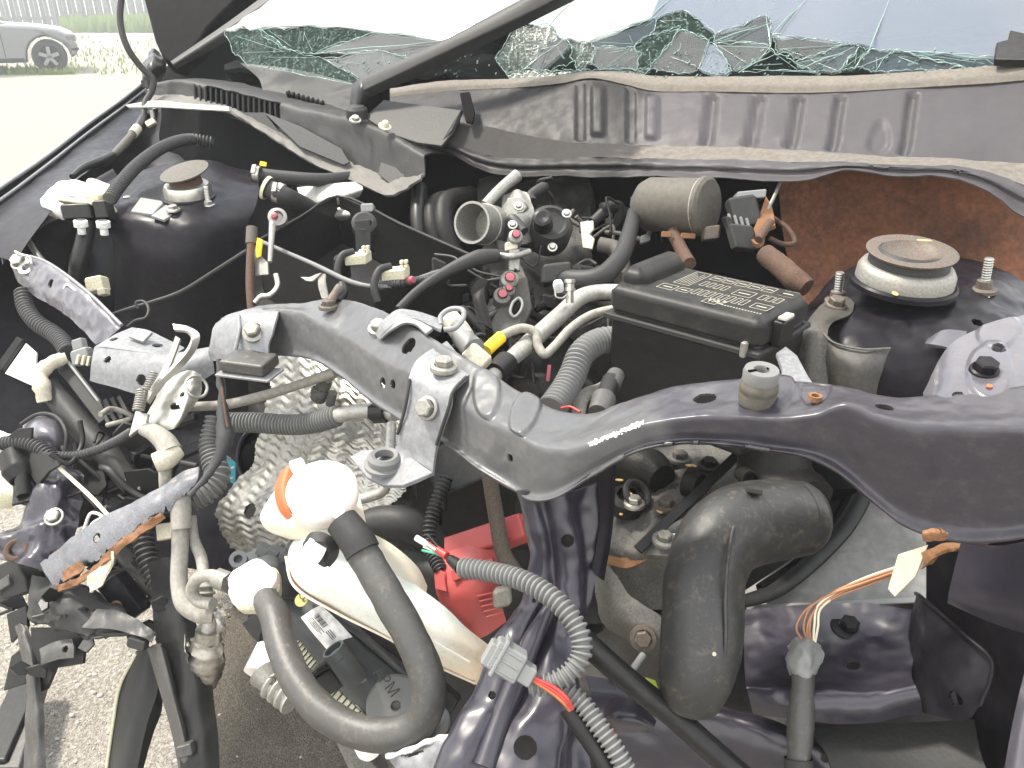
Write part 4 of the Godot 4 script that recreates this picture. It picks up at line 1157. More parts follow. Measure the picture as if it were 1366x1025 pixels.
# ---------- the upper radiator support that runs across the picture
func crossmember() -> void:
	# back x, y, front crease x, y, bottom edge x, y, depth
	var S := [[296, 424, 292, 430, 290, 478, 1.07], [345, 408, 352, 415, 345, 474, 1.02], [397, 404, 398, 417, 392, 474, 0.97], [440, 397, 428, 432, 424, 482, 0.93], [470, 399, 462, 450, 455, 502, 0.89], [510, 412, 506, 479, 496, 535, 0.83], [556, 436, 554, 503, 545, 566, 0.77], [604, 464, 602, 531, 592, 590, 0.72], [655, 495, 645, 561, 636, 624, 0.68], [705, 526, 684, 578, 682, 652, 0.65], [748, 547, 716, 595, 708, 667, 0.625], [790, 549, 758, 599, 740, 664, 0.605], [834, 534, 810, 583, 790, 634, 0.59], [884, 517, 860, 565, 846, 603, 0.577], [938, 508, 915, 556, 903, 591, 0.565], [995, 503, 982, 555, 972, 593, 0.552], [1045, 505, 1040, 557, 1030, 601, 0.54], [1090, 509, 1085, 553, 1078, 610, 0.53], [1130, 516, 1126, 540, 1118, 630, 0.52], [1175, 526, 1170, 556, 1166, 670, 0.508], [1220, 528, 1216, 568, 1208, 702, 0.498], [1275, 520, 1275, 572, 1262, 720, 0.488], [1330, 516, 1335, 574, 1325, 722, 0.478], [1400, 510, 1405, 574, 1400, 712, 0.465]]
	var rows := []
	for k in 10: rows.append([])
	for s in S:
		var bk := Vector3(s[0], s[1], s[6] + 0.045)
		var cz := Vector3(s[2], s[3], s[6])
		var bt := Vector3(s[4], s[5], s[6] + 0.012 * (s[5] - s[3]) / 50.0)
		rows[0].append(bk + Vector3(0, 40, 0.02)); rows[1].append(bk + Vector3(0, 4, 0.003)); rows[2].append(bk.lerp(cz, 0.06)); rows[3].append(bk.lerp(cz, 0.5)); rows[4].append(bk.lerp(cz, 0.955))
		rows[5].append(cz.lerp(bt, 0.055)); rows[6].append(cz.lerp(bt, 0.55)); rows[7].append(cz.lerp(bt, 0.88) + Vector3(0, 0, 0.001)); rows[8].append(bt + Vector3(0, 0, -0.005)); rows[9].append(bt + Vector3(0, 2, 0.004))
	var t := thing("radiator_support_crossmember", "long curved grey to dark purple crossmember running across the whole engine bay", "crossmember", at(740, 640, 0.62))
	var presses := func(u: float, v: float) -> float:
		# two round pressings, the swaged waist and a raised rib on the top face
		var x := u * (S.size() - 1)
		var d := 0.0
		for q in [[8.0, 0.33, 0.42, 0.13, 0.0035], [9.15, 0.33, 0.45, 0.16, 0.004], [15.9, 0.26, 0.5, 0.14, 0.004], [17.0, 0.27, 0.55, 0.13, -0.002]]:
			var e := Vector2((x - q[0]) / q[2], (v - q[1]) / q[3]).length()
			d += q[4] * (1.0 - smoothstep(0.75, 1.0, e))
		return d
	var dusty := func(u: float, _v: float, p: Vector3) -> Color:
		var k := clampf((u - 0.3) / 0.3 + nz(p, 18.0) * 0.35, 0, 1)
		return Color(3.8, 3.8, 3.55).lerp(Color(0.38, 0.34, 0.44), k)
	var holes := [[545, 461, 0.0095], [940, 531, 0.0085], [680, 611, 0.0037], [509, 511, 0.006], [524, 513, 0.005], [1180, 543, 0.0058], [1088, 527, 0.0036], [437, 407, 0.004]]
	put("beam", sheet(rows, 10, 4, 0.002, {"disp": presses, "col": dusty, "holes": holes, "dent": [0.0012, 24.0]}), mats.member, t)
	put("rusty_nut", lathe(at(1088, 528, 0.548), dir(0, 0.9, 0.45), [Vector2(0.0026, -0.003), Vector2(0.0028, 0.0002), Vector2(0.0046, 0.0004), Vector2(0.005, -0.003)], 18), mats.orange_rust, t)
	var chips := Buf.new()
	for k in 130:
		var f := fposmod(k * 0.618, 1.0)
		var c := at(787 + f * 72 + rng.randf_range(-1.5, 1.5), 593 - f * 29 + rng.randf_range(-1, 1) * (2.0 + 4.0 * absf(nz(Vector3(f * 9.0, 0, 0), 1.0))), 0.598 - f * 0.02 - 0.0025)
		var s := rng.randf_range(0.0005, 0.0015)
		block(c, dir(1, rng.randf() * 0.6, 0) * s * 1.5, dir(-rng.randf() * 0.6, 1, 0.3) * s, dir(0, 0.3, 1) * 0.0007, 0.0002, chips)
	var ch := put("paint_chips", chips, mats.flake, t)
	ch.set_meta("kind", "stuff")
	put("flange_rust", sheet([[Vector3(1232, 709, 0.489), Vector3(1246, 707, 0.487), Vector3(1258, 710, 0.484)], [Vector3(1230, 714, 0.488), Vector3(1246, 711, 0.485), Vector3(1264, 713, 0.483)], [Vector3(1232, 720, 0.492), Vector3(1248, 721, 0.49), Vector3(1262, 720, 0.488)]], 5, 4, 0.002, {"dent": [0.003, 60.0]}), mats.orange_rust, t)
	# bolts of the member: the left saddle with its rubber block
	var a := thing("saddle_clamp", "grey pressed saddle clamp with one bolt and rubber pad, left end of the crossmember", "clamp", at(330, 500, 1.0))
	var cl := [[Vector3(288, 432, 1.07), Vector3(310, 418, 1.06), Vector3(345, 412, 1.04), Vector3(372, 412, 1.02)], [Vector3(283, 440, 1.045), Vector3(308, 428, 1.02), Vector3(343, 422, 1.0), Vector3(370, 420, 0.985)], [Vector3(280, 458, 1.04), Vector3(306, 446, 1.01), Vector3(340, 444, 0.985), Vector3(364, 442, 0.972)], [Vector3(278, 472, 1.04), Vector3(304, 470, 1.01), Vector3(336, 468, 0.985), Vector3(357, 464, 0.975)], [Vector3(282, 481, 1.04), Vector3(304, 484, 1.01), Vector3(336, 490, 0.985), Vector3(360, 494, 0.975)]]
	put("saddle", sheet(cl, 8, 5, 0.003, {"dent": [0.002, 25.0]}), mats.grey_paint, a)
	put("swage", tube([Vector3(318, 422, 1.015), Vector3(319, 440, 0.998), Vector3(315, 462, 0.99), Vector3(310, 480, 0.99)], 0.0028, 8), mats.grey_paint, a)
	put("bolt", hexbolt(at(339, 442, 0.985), dir(-0.1, 0.35, 0.95), 0.0098), mats.dull_zinc, a)
	put("rubber_pad", rbox(at(292, 498, 0.965), at(352, 506, 0.95) - at(292, 498, 0.965), Vector3(0, 0.017, 0.0), Vector3(0.01, 0, -0.04), 0.004), mats.grey_hose, a)
	put("pad_plate", rbox(at(286, 503, 0.962), at(358, 512, 0.945) - at(286, 503, 0.962), Vector3(0, 0.0035, 0), Vector3(0.01, 0, -0.035), 0.0012), mats.grey_paint, a)
	# the middle saddle with its radiator foot
	var m := thing("radiator_bracket", "grey two-bolt bracket over the crossmember with rubber mount foot", "bracket", at(540, 645, 0.72))
	put("saddle", sheet([[Vector3(596, 455, 0.79), Vector3(612, 472, 0.775), Vector3(634, 490, 0.755)], [Vector3(556, 480, 0.765), Vector3(590, 492, 0.742), Vector3(622, 504, 0.722)], [Vector3(546, 504, 0.75), Vector3(574, 515, 0.726), Vector3(603, 524, 0.706)], [Vector3(544, 520, 0.746), Vector3(571, 535, 0.722), Vector3(600, 543, 0.704)], [Vector3(540, 548, 0.748), Vector3(566, 560, 0.726), Vector3(590, 572, 0.71)], [Vector3(532, 576, 0.75), Vector3(556, 590, 0.732), Vector3(582, 594, 0.716)], [Vector3(529, 596, 0.752), Vector3(552, 614, 0.735), Vector3(578, 618, 0.72)], [Vector3(524, 614, 0.745), Vector3(548, 636, 0.73), Vector3(576, 634, 0.718)]], 8, 6, 0.003, {"dent": [0.0015, 30.0]}), mats.grey_paint, m)
	put("seam", tube([Vector3(622, 503, 0.716), Vector3(604, 523, 0.7), Vector3(599, 542, 0.698), Vector3(589, 572, 0.706), Vector3(582, 594, 0.712)], 0.0016, 7), mats.dull_plastic, m)
	put("seam", tube([Vector3(546, 506, 0.745), Vector3(544, 524, 0.741), Vector3(539, 550, 0.744), Vector3(530, 580, 0.747)], 0.0016, 7), mats.dull_plastic, m)
	put("foot", plate([Vector3(466, 610, 0.78), Vector3(482, 600, 0.79), Vector3(530, 597, 0.76), Vector3(552, 612, 0.735), Vector3(577, 630, 0.712), Vector3(556, 640, 0.716), Vector3(536, 648, 0.722), Vector3(510, 648, 0.735), Vector3(488, 637, 0.755)], 0.004, 0.0015, {"face": Vector3.UP}), mats.grey_paint, m)
	var g := at(513, 618, 0.748)
	put("grommet", lathe(g, dir(0.05, 0.9, 0.5), [Vector2(0.0085, 0.002), Vector2(0.009, 0.009), Vector2(0.0125, 0.01), Vector2(0.0155, 0.007), Vector2(0.0155, 0.001), Vector2(0.019, 0.0), Vector2(0.019, -0.003)], 28), mats.conduit, m)
	put("bolt", hexbolt(at(592, 490, 0.735), dir(0.05, 0.9, 0.45), 0.0085, null, 1.45), mats.dull_zinc, m)
	put("bolt", hexbolt(at(570, 545, 0.716), dir(-0.45, 0.1, 0.9), 0.0085, null, 1.3), mats.dull_zinc, m)
	# connector bracket on the top face
	var k := thing("connector_bracket", "grey bolted bracket with an arched leg and a ring loop on the crossmember", "bracket", at(540, 440, 0.84))
	put("strap", sheet([[Vector3(504, 452, 0.843), Vector3(520, 436, 0.820), Vector3(538, 424, 0.820), Vector3(556, 426, 0.815), Vector3(574, 434, 0.805), Vector3(588, 440, 0.795)], [Vector3(497, 440, 0.863), Vector3(512, 426, 0.845), Vector3(530, 413, 0.848), Vector3(550, 414, 0.842), Vector3(572, 420, 0.830), Vector3(592, 428, 0.820)]], 8, 4, 0.003), mats.grey_paint, k)
	put("arch", sheet([[Vector3(506, 454, 0.840), Vector3(522, 440, 0.818), Vector3(538, 431, 0.815), Vector3(552, 432, 0.808), Vector3(568, 445, 0.790)], [Vector3(504, 450, 0.843), Vector3(520, 435, 0.821), Vector3(537, 424, 0.820), Vector3(556, 427, 0.812), Vector3(577, 438, 0.796)]], 8, 3, 0.003), mats.grey_paint, k)
	put("loop", tube([Vector3(588, 434, 0.810), Vector3(588, 422, 0.820), Vector3(600, 413, 0.825), Vector3(616, 413, 0.820), Vector3(618, 424, 0.805), Vector3(606, 438, 0.790), Vector3(592, 440, 0.790)], 0.0028, 8), mats.grey_paint, k)
	put("bolt", hexbolt(at(505, 438, 0.86), dir(-0.05, 0.7, 0.7), 0.0082, null, 1.4), mats.dull_zinc, k)
	# the broken bolt and tab at the back edge
	var bt := thing("loose_bolt", "dirty bolt standing in a clip at the crossmember's back edge", "bolt", at(440, 410, 0.94))
	put("head", hexbolt(at(438, 409, 0.945), dir(0.0, 0.9, 0.4), 0.008, null, 1.4), mats.rusty_steel, bt)
	put("shank", tube([Vector3(441, 403, 0.945), Vector3(447, 392, 0.95), Vector3(454, 384, 0.955)], [0.006, 0.005, 0.0065], 10), mats.rusty_steel, bt)
	put("clip", tube([Vector3(450, 402, 0.95), Vector3(458, 390, 0.96), Vector3(456, 380, 0.97)], 0.006, 8), mats.black_plastic, bt)
	# hook shaped tab
	var hk := thing("bent_tab", "bent grey metal hook rising behind the crossmember", "hook", at(430, 398, 1.0))
	put("hook", sheet([[Vector3(402, 371, 1.03), Vector3(414, 371, 1.02), Vector3(424, 368, 1.01), Vector3(424, 380, 1.0), Vector3(429, 398, 0.99)], [Vector3(410, 375, 1.02), Vector3(418, 376, 1.01), Vector3(432, 365, 1.0), Vector3(433, 378, 0.99), Vector3(438, 398, 0.985)]], 6, 3, 0.002), mats.dull_zinc, hk)

	# rubber stop on the right half
	var r := thing("rubber_stop", "grey ribbed rubber stop with slotted top, on the crossmember's right half", "rubber stop", at(1011, 528, 0.56))
	var ru := dir(0.0, 0.86, 0.5)
	put("column", lathe(at(1010, 530, 0.562), ru, [Vector2(0.0125, -0.004), Vector2(0.0132, 0.003), Vector2(0.0128, 0.004), Vector2(0.0128, 0.006), Vector2(0.0134, 0.007), Vector2(0.0134, 0.0105), Vector2(0.0128, 0.0115), Vector2(0.0122, 0.014)], 32), mats.canister, r)
	put("cap", lathe(at(1010, 530, 0.562), ru, [Vector2(0.0122, 0.014), Vector2(0.0124, 0.02), Vector2(0.0115, 0.0225), Vector2(0.0055, 0.0225), Vector2(0.0048, 0.021), Vector2(0.0048, 0.012), Vector2(0.0001, 0.011)], 32), mats.conduit, r)
	var top := at(1010, 530, 0.562) + ru * 0.0222
	for s in [-1, 1]: put("slot", bar(top + dir(0.8, 0.1, -0.3) * 0.0045 * s, top + dir(0.8, 0.1, -0.3) * 0.0112 * s, 0.002, 0.0012, ru, 0.0002), mats.void, r)

	# upright column below the middle of the member
	var c := thing("centre_support_column", "dark purple pressed steel upright column below the crossmember, dented", "column", at(700, 1040, 0.66))
	var C := [[690, 655, 720, 752, 812, 640, 0.645, 0.03], [702, 700, 730, 760, 808, 690, 0.65, 0.03], [708, 740, 738, 770, 800, 740, 0.655, 0.028], [700, 790, 738, 775, 790, 790, 0.655, 0.026], [672, 835, 725, 772, 778, 835, 0.648, 0.026], [648, 885, 705, 768, 770, 890, 0.635, 0.028], [632, 930, 690, 764, 778, 935, 0.62, 0.03], [606, 975, 660, 756, 782, 980, 0.605, 0.03], [580, 1030, 640, 750, 790, 1030, 0.59, 0.03], [566, 1100, 625, 740, 790, 1100, 0.58, 0.03]]
	var cr2 := []
	for s in C:
		cr2.append([Vector3(s[0] + 6, s[1], s[6] + 0.04), Vector3(s[0], s[1], s[6] + 0.008), Vector3(lerpf(s[0], s[2], 0.5), s[1], s[6] - 0.002), Vector3(s[2], s[1], s[6] + 0.003), Vector3(lerpf(s[2], s[3], 0.45), s[1], s[6] - 0.006), Vector3(s[3], s[1], s[6] - 0.003), Vector3(lerpf(s[3], s[4], 0.3), s[1], s[6] + s[7]), Vector3(s[4], s[5], s[6] + s[7] + 0.004)])
	put("column", sheet(cr2, 5, 8, 0.002, {"dent": [0.005, 14.0], "holes": [[757, 722, 0.0056], [700, 998, 0.0088], [656, 927, 0.0032], [712, 802, 0.002]]}), mats.paint, c)
	var ribs := Buf.new()
	tube([Vector3(737, 800, 0.647), Vector3(712, 850, 0.639), Vector3(690, 905, 0.628), Vector3(668, 960, 0.613), Vector3(646, 1025, 0.594)], [0.003, 0.008, 0.009, 0.009, 0.01], 12, {"into": ribs})
	put("pressed_rib", ribs, mats.paint, c)
	put("spot_weld_flange", sheet([[Vector3(795, 618, 0.652), Vector3(816, 612, 0.655), Vector3(822, 606, 0.66)], [Vector3(800, 700, 0.678), Vector3(812, 700, 0.68), Vector3(818, 700, 0.685)], [Vector3(790, 760, 0.68), Vector3(798, 770, 0.68), Vector3(806, 775, 0.685)]], 4, 6, 0.002), mats.dark_paint, c)

# ---------- everything on the right-hand side of the picture
func right_side() -> void:
	# fuse box
	var f := thing("fuse_box", "black fuse box with printed diagram lid between engine and strut tower", "fuse box", at(930, 540, 0.85))
	var o := at(806, 420, 0.86)
	var X := at(1014, 466, 0.745) - o
	X.y *= 0.35
	var Zb := Vector3(X.z, 0, -X.x).normalized()
	if Zb.z > 0: Zb = -Zb
	Zb = Zb * 0.108
	var U := Vector3(0, 0.036, 0)
	put("lower_box", rbox(o + X * 0.02 + Zb * 0.04 - Vector3(0, 0.115, 0), X * 0.97, Vector3(0, 0.125, 0), Zb * 0.94, 0.006), mats.black_plastic, f)
	put("lid", rbox(o, X, U, Zb, 0.011), mats.dusty_black, f)
	put("lid_skirt", rbox(o - X * 0.008 - Zb * 0.02 - Vector3(0, 0.003, 0), X * 1.016, Vector3(0, 0.007, 0), Zb * 1.04, 0.002), mats.dull_plastic, f)
	put("raised_end", rbox(o + X * 0.015 + Zb * 0.12 + U * 0.4, X * 0.19, U * 1.05, Zb * 0.86, 0.012), mats.dusty_black, f)
	put("latch", rbox(o + X * 0.985 + Zb * 0.2 + U * 0.1, X * 0.07, U * 0.75, Zb * 0.25, 0.003), mats.black_plastic, f)
	put("latch_tab", rbox(o + X * 1.01 + Zb * 0.22 + U * 0.86, X * 0.05, U * 0.1, Zb * 0.16, 0.001), mats.tape, f)
	put("catch", rbox(o + X * 0.9 - Zb * 0.05 - U * 0.1, X * 0.035, U * 0.45, Zb * 0.06, 0.0015), mats.dull_zinc, f)
	# printed diagram on the lid
	var pr := Buf.new()
	var T := o + U + Vector3(0, 0.0003, 0)
	var ux := X
	var uz := Zb
	var fr := func(x0: float, z0: float, x1: float, z1: float) -> void:
		for e in [[x0, z0, x1, z0], [x0, z1, x1, z1], [x0, z0, x0, z1], [x1, z0, x1, z1]]:
			bar(T + ux * e[0] + uz * e[1], T + ux * e[2] + uz * e[3], 0.0007, 0.0003, Vector3.UP, 0.0001, pr)
	fr.call(0.30, 0.42, 0.40, 0.86)
	for e in 5: bar(T + ux * (0.315 + e * 0.017) + uz * 0.46, T + ux * (0.315 + e * 0.017) + uz * (0.82 - 0.04 * (e % 3)), 0.0006, 0.0003, Vector3.UP, 0.0001, pr)
	for e in 5: fr.call(0.43 + e * 0.082, 0.72, 0.495 + e * 0.082, 0.86)
	for e in 2: fr.call(0.86 + e * 0.0, 0.7, 0.95, 0.86)
	for e in 4: fr.call(0.44 + e * 0.045, 0.5, 0.465 + e * 0.045, 0.64)
	fr.call(0.66, 0.46, 0.77, 0.62)
	for e in 3: fr.call(0.81 + e * 0.045, 0.48, 0.84 + e * 0.045, 0.62)
	fr.call(0.27, 0.2, 0.37, 0.34)
	fr.call(0.39, 0.22, 0.46, 0.34)
	for e in 8: fr.call(0.48 + e * 0.042, 0.24, 0.505 + e * 0.042, 0.4)
	fr.call(0.84, 0.24, 0.94, 0.38)
	fr.call(0.6, 0.1, 0.68, 0.2)
	for e in 14: bar(T + ux * (0.71 + e * 0.017) + uz * 0.14, T + ux * (0.72 + e * 0.017) + uz * 0.14, 0.0018, 0.0003, Vector3.UP, 0.0001, pr)
	for e in 5: bar(T + ux * (0.44 + e * 0.082) + uz * 0.79, T + ux * (0.485 + e * 0.082) + uz * 0.79, 0.0018, 0.0003, Vector3.UP, 0.0001, pr)
	for q in [[0.29, 0.35, 0.27], [0.405, 0.445, 0.28], [0.68, 0.75, 0.54], [0.86, 0.92, 0.31], [0.875, 0.935, 0.78]]: bar(T + ux * q[0] + uz * q[2], T + ux * q[1] + uz * q[2], 0.002, 0.0003, Vector3.UP, 0.0001, pr)
	var pp := put("printed_diagram", pr, mats.pale_print, f, "pale printed fuse layout")
	pp.set_meta("kind", "stuff")
	lettering("YAZ", T + ux * 0.61 + uz * 0.115, ux, uz, 0.009, mats.pale_print, f)
	# bracket that holds it to the tower
	var b := thing("fuse_box_bracket", "bluish grey bracket edge between the fuse box and crossmember", "bracket", at(1060, 510, 0.72))
	put("plate", plate([Vector3(1036, 470, 0.74), Vector3(1048, 462, 0.75), Vector3(1064, 474, 0.74), Vector3(1078, 500, 0.7), Vector3(1086, 512, 0.68), Vector3(1040, 512, 0.68), Vector3(1044, 492, 0.71)], 0.004, 0.001), mats.grey_paint, b)
	# heat guard plate against the tower
	var h := thing("bent_guard_plate", "bent grey steel guard bolted on the strut tower right of the fuse box", "guard plate", at(1110, 540, 0.8))
	put("tongue", sheet([[Vector3(1094, 408, 0.9), Vector3(1112, 396, 0.91), Vector3(1130, 396, 0.905), Vector3(1140, 404, 0.89)], [Vector3(1082, 422, 0.875), Vector3(1100, 412, 0.88), Vector3(1122, 412, 0.88), Vector3(1136, 418, 0.872)], [Vector3(1072, 440, 0.835), Vector3(1084, 432, 0.835), Vector3(1100, 428, 0.84), Vector3(1112, 430, 0.85)], [Vector3(1066, 462, 0.825), Vector3(1078, 458, 0.817), Vector3(1092, 452, 0.815), Vector3(1104, 448, 0.818)], [Vector3(1064, 560, 0.825), Vector3(1078, 560, 0.815), Vector3(1096, 556, 0.808), Vector3(1112, 550, 0.805)]], 7, 6, 0.003), mats.guard_steel, h)
	put("wall", sheet([[Vector3(1066, 440, 0.85), Vector3(1080, 446, 0.83), Vector3(1094, 440, 0.83), Vector3(1112, 456, 0.81), Vector3(1150, 466, 0.79), Vector3(1188, 465, 0.785)], [Vector3(1064, 480, 0.84), Vector3(1080, 484, 0.82), Vector3(1100, 484, 0.81), Vector3(1120, 488, 0.795), Vector3(1150, 496, 0.78), Vector3(1178, 488, 0.782)], [Vector3(1064, 580, 0.86), Vector3(1080, 580, 0.835), Vector3(1100, 580, 0.82), Vector3(1120, 580, 0.805), Vector3(1146, 572, 0.795), Vector3(1168, 540, 0.792)]], 7, 6, 0.003, {"dent": [0.003, 20.0]}), mats.grimy_steel, h)
	put("rim", tube([Vector3(1094, 440, 0.826), Vector3(1112, 457, 0.806), Vector3(1150, 466, 0.786), Vector3(1188, 465, 0.781)], 0.0011, 6), mats.dirty_cast, h)
	put("nut", hexbolt(at(1115, 407, 0.885), Vector3(0.05, 1, 0.2), 0.0085, null, 1.3), mats.rusty_steel, h)
	# right apron plate with bolts
	var a := thing("wing_mount_plate", "lavender dusty wing mounting plate at the right edge above the crossmember", "mounting plate", at(1300, 560, 0.53))
	put("plate", sheet([[Vector3(1231, 524, 0.552), Vector3(1266, 462, 0.575), Vector3(1300, 442, 0.582), Vector3(1364, 420, 0.585), Vector3(1430, 398, 0.585)], [Vector3(1234, 545, 0.53), Vector3(1276, 500, 0.54), Vector3(1316, 480, 0.548), Vector3(1362, 466, 0.55), Vector3(1424, 455, 0.55)], [Vector3(1240, 556, 0.52), Vector3(1284, 540, 0.518), Vector3(1326, 532, 0.515), Vector3(1370, 522, 0.512), Vector3(1430, 515, 0.51)], [Vector3(1246, 564, 0.515), Vector3(1290, 560, 0.508), Vector3(1330, 558, 0.503), Vector3(1374, 556, 0.498), Vector3(1434, 552, 0.49)]], 9, 8, 0.003, {"disp": func(u: float, v: float) -> float: return 0.0025 * (1.0 - smoothstep(0.75, 1.0, Vector2((u - 0.5) / 0.2, (v - 0.45) / 0.28).length())) + 0.002 * (1.0 - smoothstep(0.75, 1.0, Vector2((u - 0.62) / 0.14, (v - 0.12) / 0.2).length())), "dent": [0.0012, 16.0], "holes": [[1333, 463, 0.0048], [1278, 526, 0.0034]]}), mats.lavender_paint, a)
	put("bolt", hexbolt(at(1314, 495, 0.535), dir(-0.1, 0.75, 0.6), 0.0075, null, 1.25), mats.dark_paint, a)
	put("paint_mark", lathe(at(1320, 516, 0.52), dir(-0.1, 0.75, 0.6), [Vector2(0.002, 0.0), Vector2(0.0018, 0.001), Vector2(0.0001, 0.0012)], 10), mats.orange, a)
	put("torn_corner", plate([Vector3(1270, 470, 0.565), Vector3(1290, 444, 0.585), Vector3(1310, 440, 0.588), Vector3(1292, 466, 0.568)], 0.003, 0.001), mats.lavender_paint, a)
	# black duct
	var d := thing("air_duct", "fat black bent plastic intake duct below the crossmember", "duct", at(930, 950, 0.66))
	put("tube", tube([Vector3(1064, 692, 0.73), Vector3(1030, 694, 0.72), Vector3(990, 702, 0.705), Vector3(958, 724, 0.69), Vector3(940, 768, 0.675), Vector3(938, 820, 0.662), Vector3(934, 870, 0.655), Vector3(926, 908, 0.655), Vector3(922, 934, 0.66)], [0.034, 0.0365, 0.037, 0.035, 0.0335, 0.0335, 0.0325, 0.030, 0.024], 28, {"su": 8, "bump": [0.0012, 14.0]}), mats.duct, d)
	put("end_cap", lathe(at(1062, 692, 0.729), (at(1064, 692, 0.73) - at(1030, 694, 0.72)), [Vector2(0.034, -0.002), Vector2(0.0335, 0.008), Vector2(0.029, 0.016), Vector2(0.02, 0.021), Vector2(0.0001, 0.023)], 28), mats.duct, d)
	put("end_cap", lathe(at(922, 933, 0.659), (at(922, 934, 0.66) - at(927, 906, 0.655)), [Vector2(0.0245, -0.002), Vector2(0.021, 0.004), Vector2(0.012, 0.008), Vector2(0.0001, 0.009)], 28), mats.duct, d)
	put("ridge", tube([Vector3(1040, 745, 0.71), Vector3(1006, 742, 0.69), Vector3(984, 768, 0.66), Vector3(976, 830, 0.645), Vector3(966, 890, 0.64)], 0.002, 6), mats.duct, d)
	for q in [[953, 873, 0.623], [918, 928, 0.63]]: put("scuff_hole", lathe(at(q[0], q[1], q[2]), dir(0.1, 0.1, 1), [Vector2(0.0018, -0.002), Vector2(0.0016, 0.0005), Vector2(0.0001, 0.0006)], 8), mats.tape if q[0] == 953 else mats.void, d)
	put("clip_lug", block(at(1006, 655, 0.685), dir(1, -0.2, 0) * 0.012, dir(0, 1, 0.3) * 0.005, dir(0, 0, 1) * 0.01, 0.001), mats.dull_plastic, d)
	put("seam", tube([Vector3(1062, 652, 0.71), Vector3(1010, 662, 0.69), Vector3(984, 690, 0.67), Vector3(972, 740, 0.645), Vector3(968, 800, 0.632), Vector3(968, 860, 0.626), Vector3(958, 915, 0.634)], 0.0016, 6), mats.duct, d)
	# intake stub above the duct
	var s := thing("intake_stub", "dark plastic intake stub behind the fat black duct", "intake", at(1010, 640, 0.86))
	put("stub", tube([Vector3(1034, 570, 0.84), Vector3(1032, 610, 0.84), Vector3(1040, 650, 0.83), Vector3(1060, 680, 0.81)], [0.035, 0.036, 0.04, 0.042], 20, {"bump": [0.003, 25.0]}), mats.greasy, s)
	put("elbow", tube([Vector3(1080, 590, 0.86), Vector3(1100, 630, 0.85), Vector3(1110, 662, 0.84)], [0.03, 0.028, 0.026], 16), mats.void, s)
	put("port", tube([Vector3(1002, 640, 0.79), Vector3(990, 632, 0.82)], 0.0085, 14, {"open": true}), mats.greasy, s)
	# grey sheet panel behind
	var pg := thing("splash_panel", "plain grey sheet panel behind the copper wires", "panel", at(1110, 810, 0.83))
	put("sheet", plate([Vector3(1160, 640, 0.9), Vector3(1236, 716, 0.84), Vector3(1236, 800, 0.8), Vector3(1000, 808, 0.83), Vector3(990, 790, 0.85), Vector3(1080, 730, 0.88)], 0.004, 0.001), mats.panel_grey, pg)
	put("folded_edge", bar(at(996, 812, 0.825), at(1234, 800, 0.795), 0.006, 0.004, dir(0, 0.5, 1), 0.001), mats.grey_plastic, pg)
	put("seal_strip", tube([Vector3(1160, 640, 0.88), Vector3(1128, 700, 0.86), Vector3(1080, 752, 0.84), Vector3(1030, 790, 0.82), Vector3(980, 806, 0.81)], [0.011, 0.011, 0.010, 0.009, 0.007], 10, {"flat": 0.6}), mats.black_plastic, pg)
	put("seal_lip", tube([Vector3(1144, 640, 0.885), Vector3(1112, 700, 0.865), Vector3(1064, 752, 0.845), Vector3(1014, 786, 0.825)], 0.006, 8), mats.void, pg)
	# tub shaped bumper bracket
	var t := thing("bumper_mount_tray", "dark purple pressed tray with rounded glossy lip, lower right corner", "tray", at(1150, 960, 0.66))
	put("pan", sheet([[Vector3(990, 815, 0.8), Vector3(1080, 806, 0.79), Vector3(1170, 806, 0.775), Vector3(1226, 816, 0.76)], [Vector3(992, 850, 0.78), Vector3(1080, 850, 0.765), Vector3(1170, 850, 0.75), Vector3(1224, 850, 0.735)], [Vector3(994, 902, 0.735), Vector3(1080, 908, 0.715), Vector3(1160, 910, 0.7), Vector3(1216, 900, 0.695)], [Vector3(996, 918, 0.72), Vector3(1080, 924, 0.695), Vector3(1160, 924, 0.682), Vector3(1222, 916, 0.675)], [Vector3(1000, 934, 0.718), Vector3(1080, 945, 0.69), Vector3(1160, 945, 0.678), Vector3(1228, 932, 0.672)], [Vector3(1005, 950, 0.722), Vector3(1080, 964, 0.695), Vector3(1160, 965, 0.684), Vector3(1230, 950, 0.682)]], 8, 7, 0.002, {"dent": [0.003, 16.0], "holes": [[1138, 888, 0.006], [1134, 838, 0.006]]}), mats.paint, t)
	put("side_wall", sheet([[Vector3(1222, 790, 0.76), Vector3(1232, 800, 0.72), Vector3(1290, 850, 0.66), Vector3(1324, 880, 0.64)], [Vector3(1212, 850, 0.735), Vector3(1236, 860, 0.69), Vector3(1290, 890, 0.65), Vector3(1322, 900, 0.638)], [Vector3(1218, 915, 0.7), Vector3(1244, 930, 0.675), Vector3(1280, 925, 0.648), Vector3(1318, 915, 0.637)], [Vector3(1226, 950, 0.685), Vector3(1250, 956, 0.67), Vector3(1292, 960, 0.647), Vector3(1308, 940, 0.64)]], 7, 6, 0.003, {"holes": [[1274, 932, 0.0065]], "dent": [0.002, 20.0]}), mats.dark_paint, t)
	put("flange_edge", tube([Vector3(1222, 792, 0.755), Vector3(1234, 801, 0.715), Vector3(1290, 850, 0.655), Vector3(1322, 880, 0.636), Vector3(1322, 905, 0.635), Vector3(1308, 942, 0.637)], 0.0018, 8), mats.dark_paint, t)
	put("bolt", hexbolt(at(1132, 838, 0.768), dir(0, 0.8, 0.5), 0.009, null, 1.8), mats.dark_paint, t)
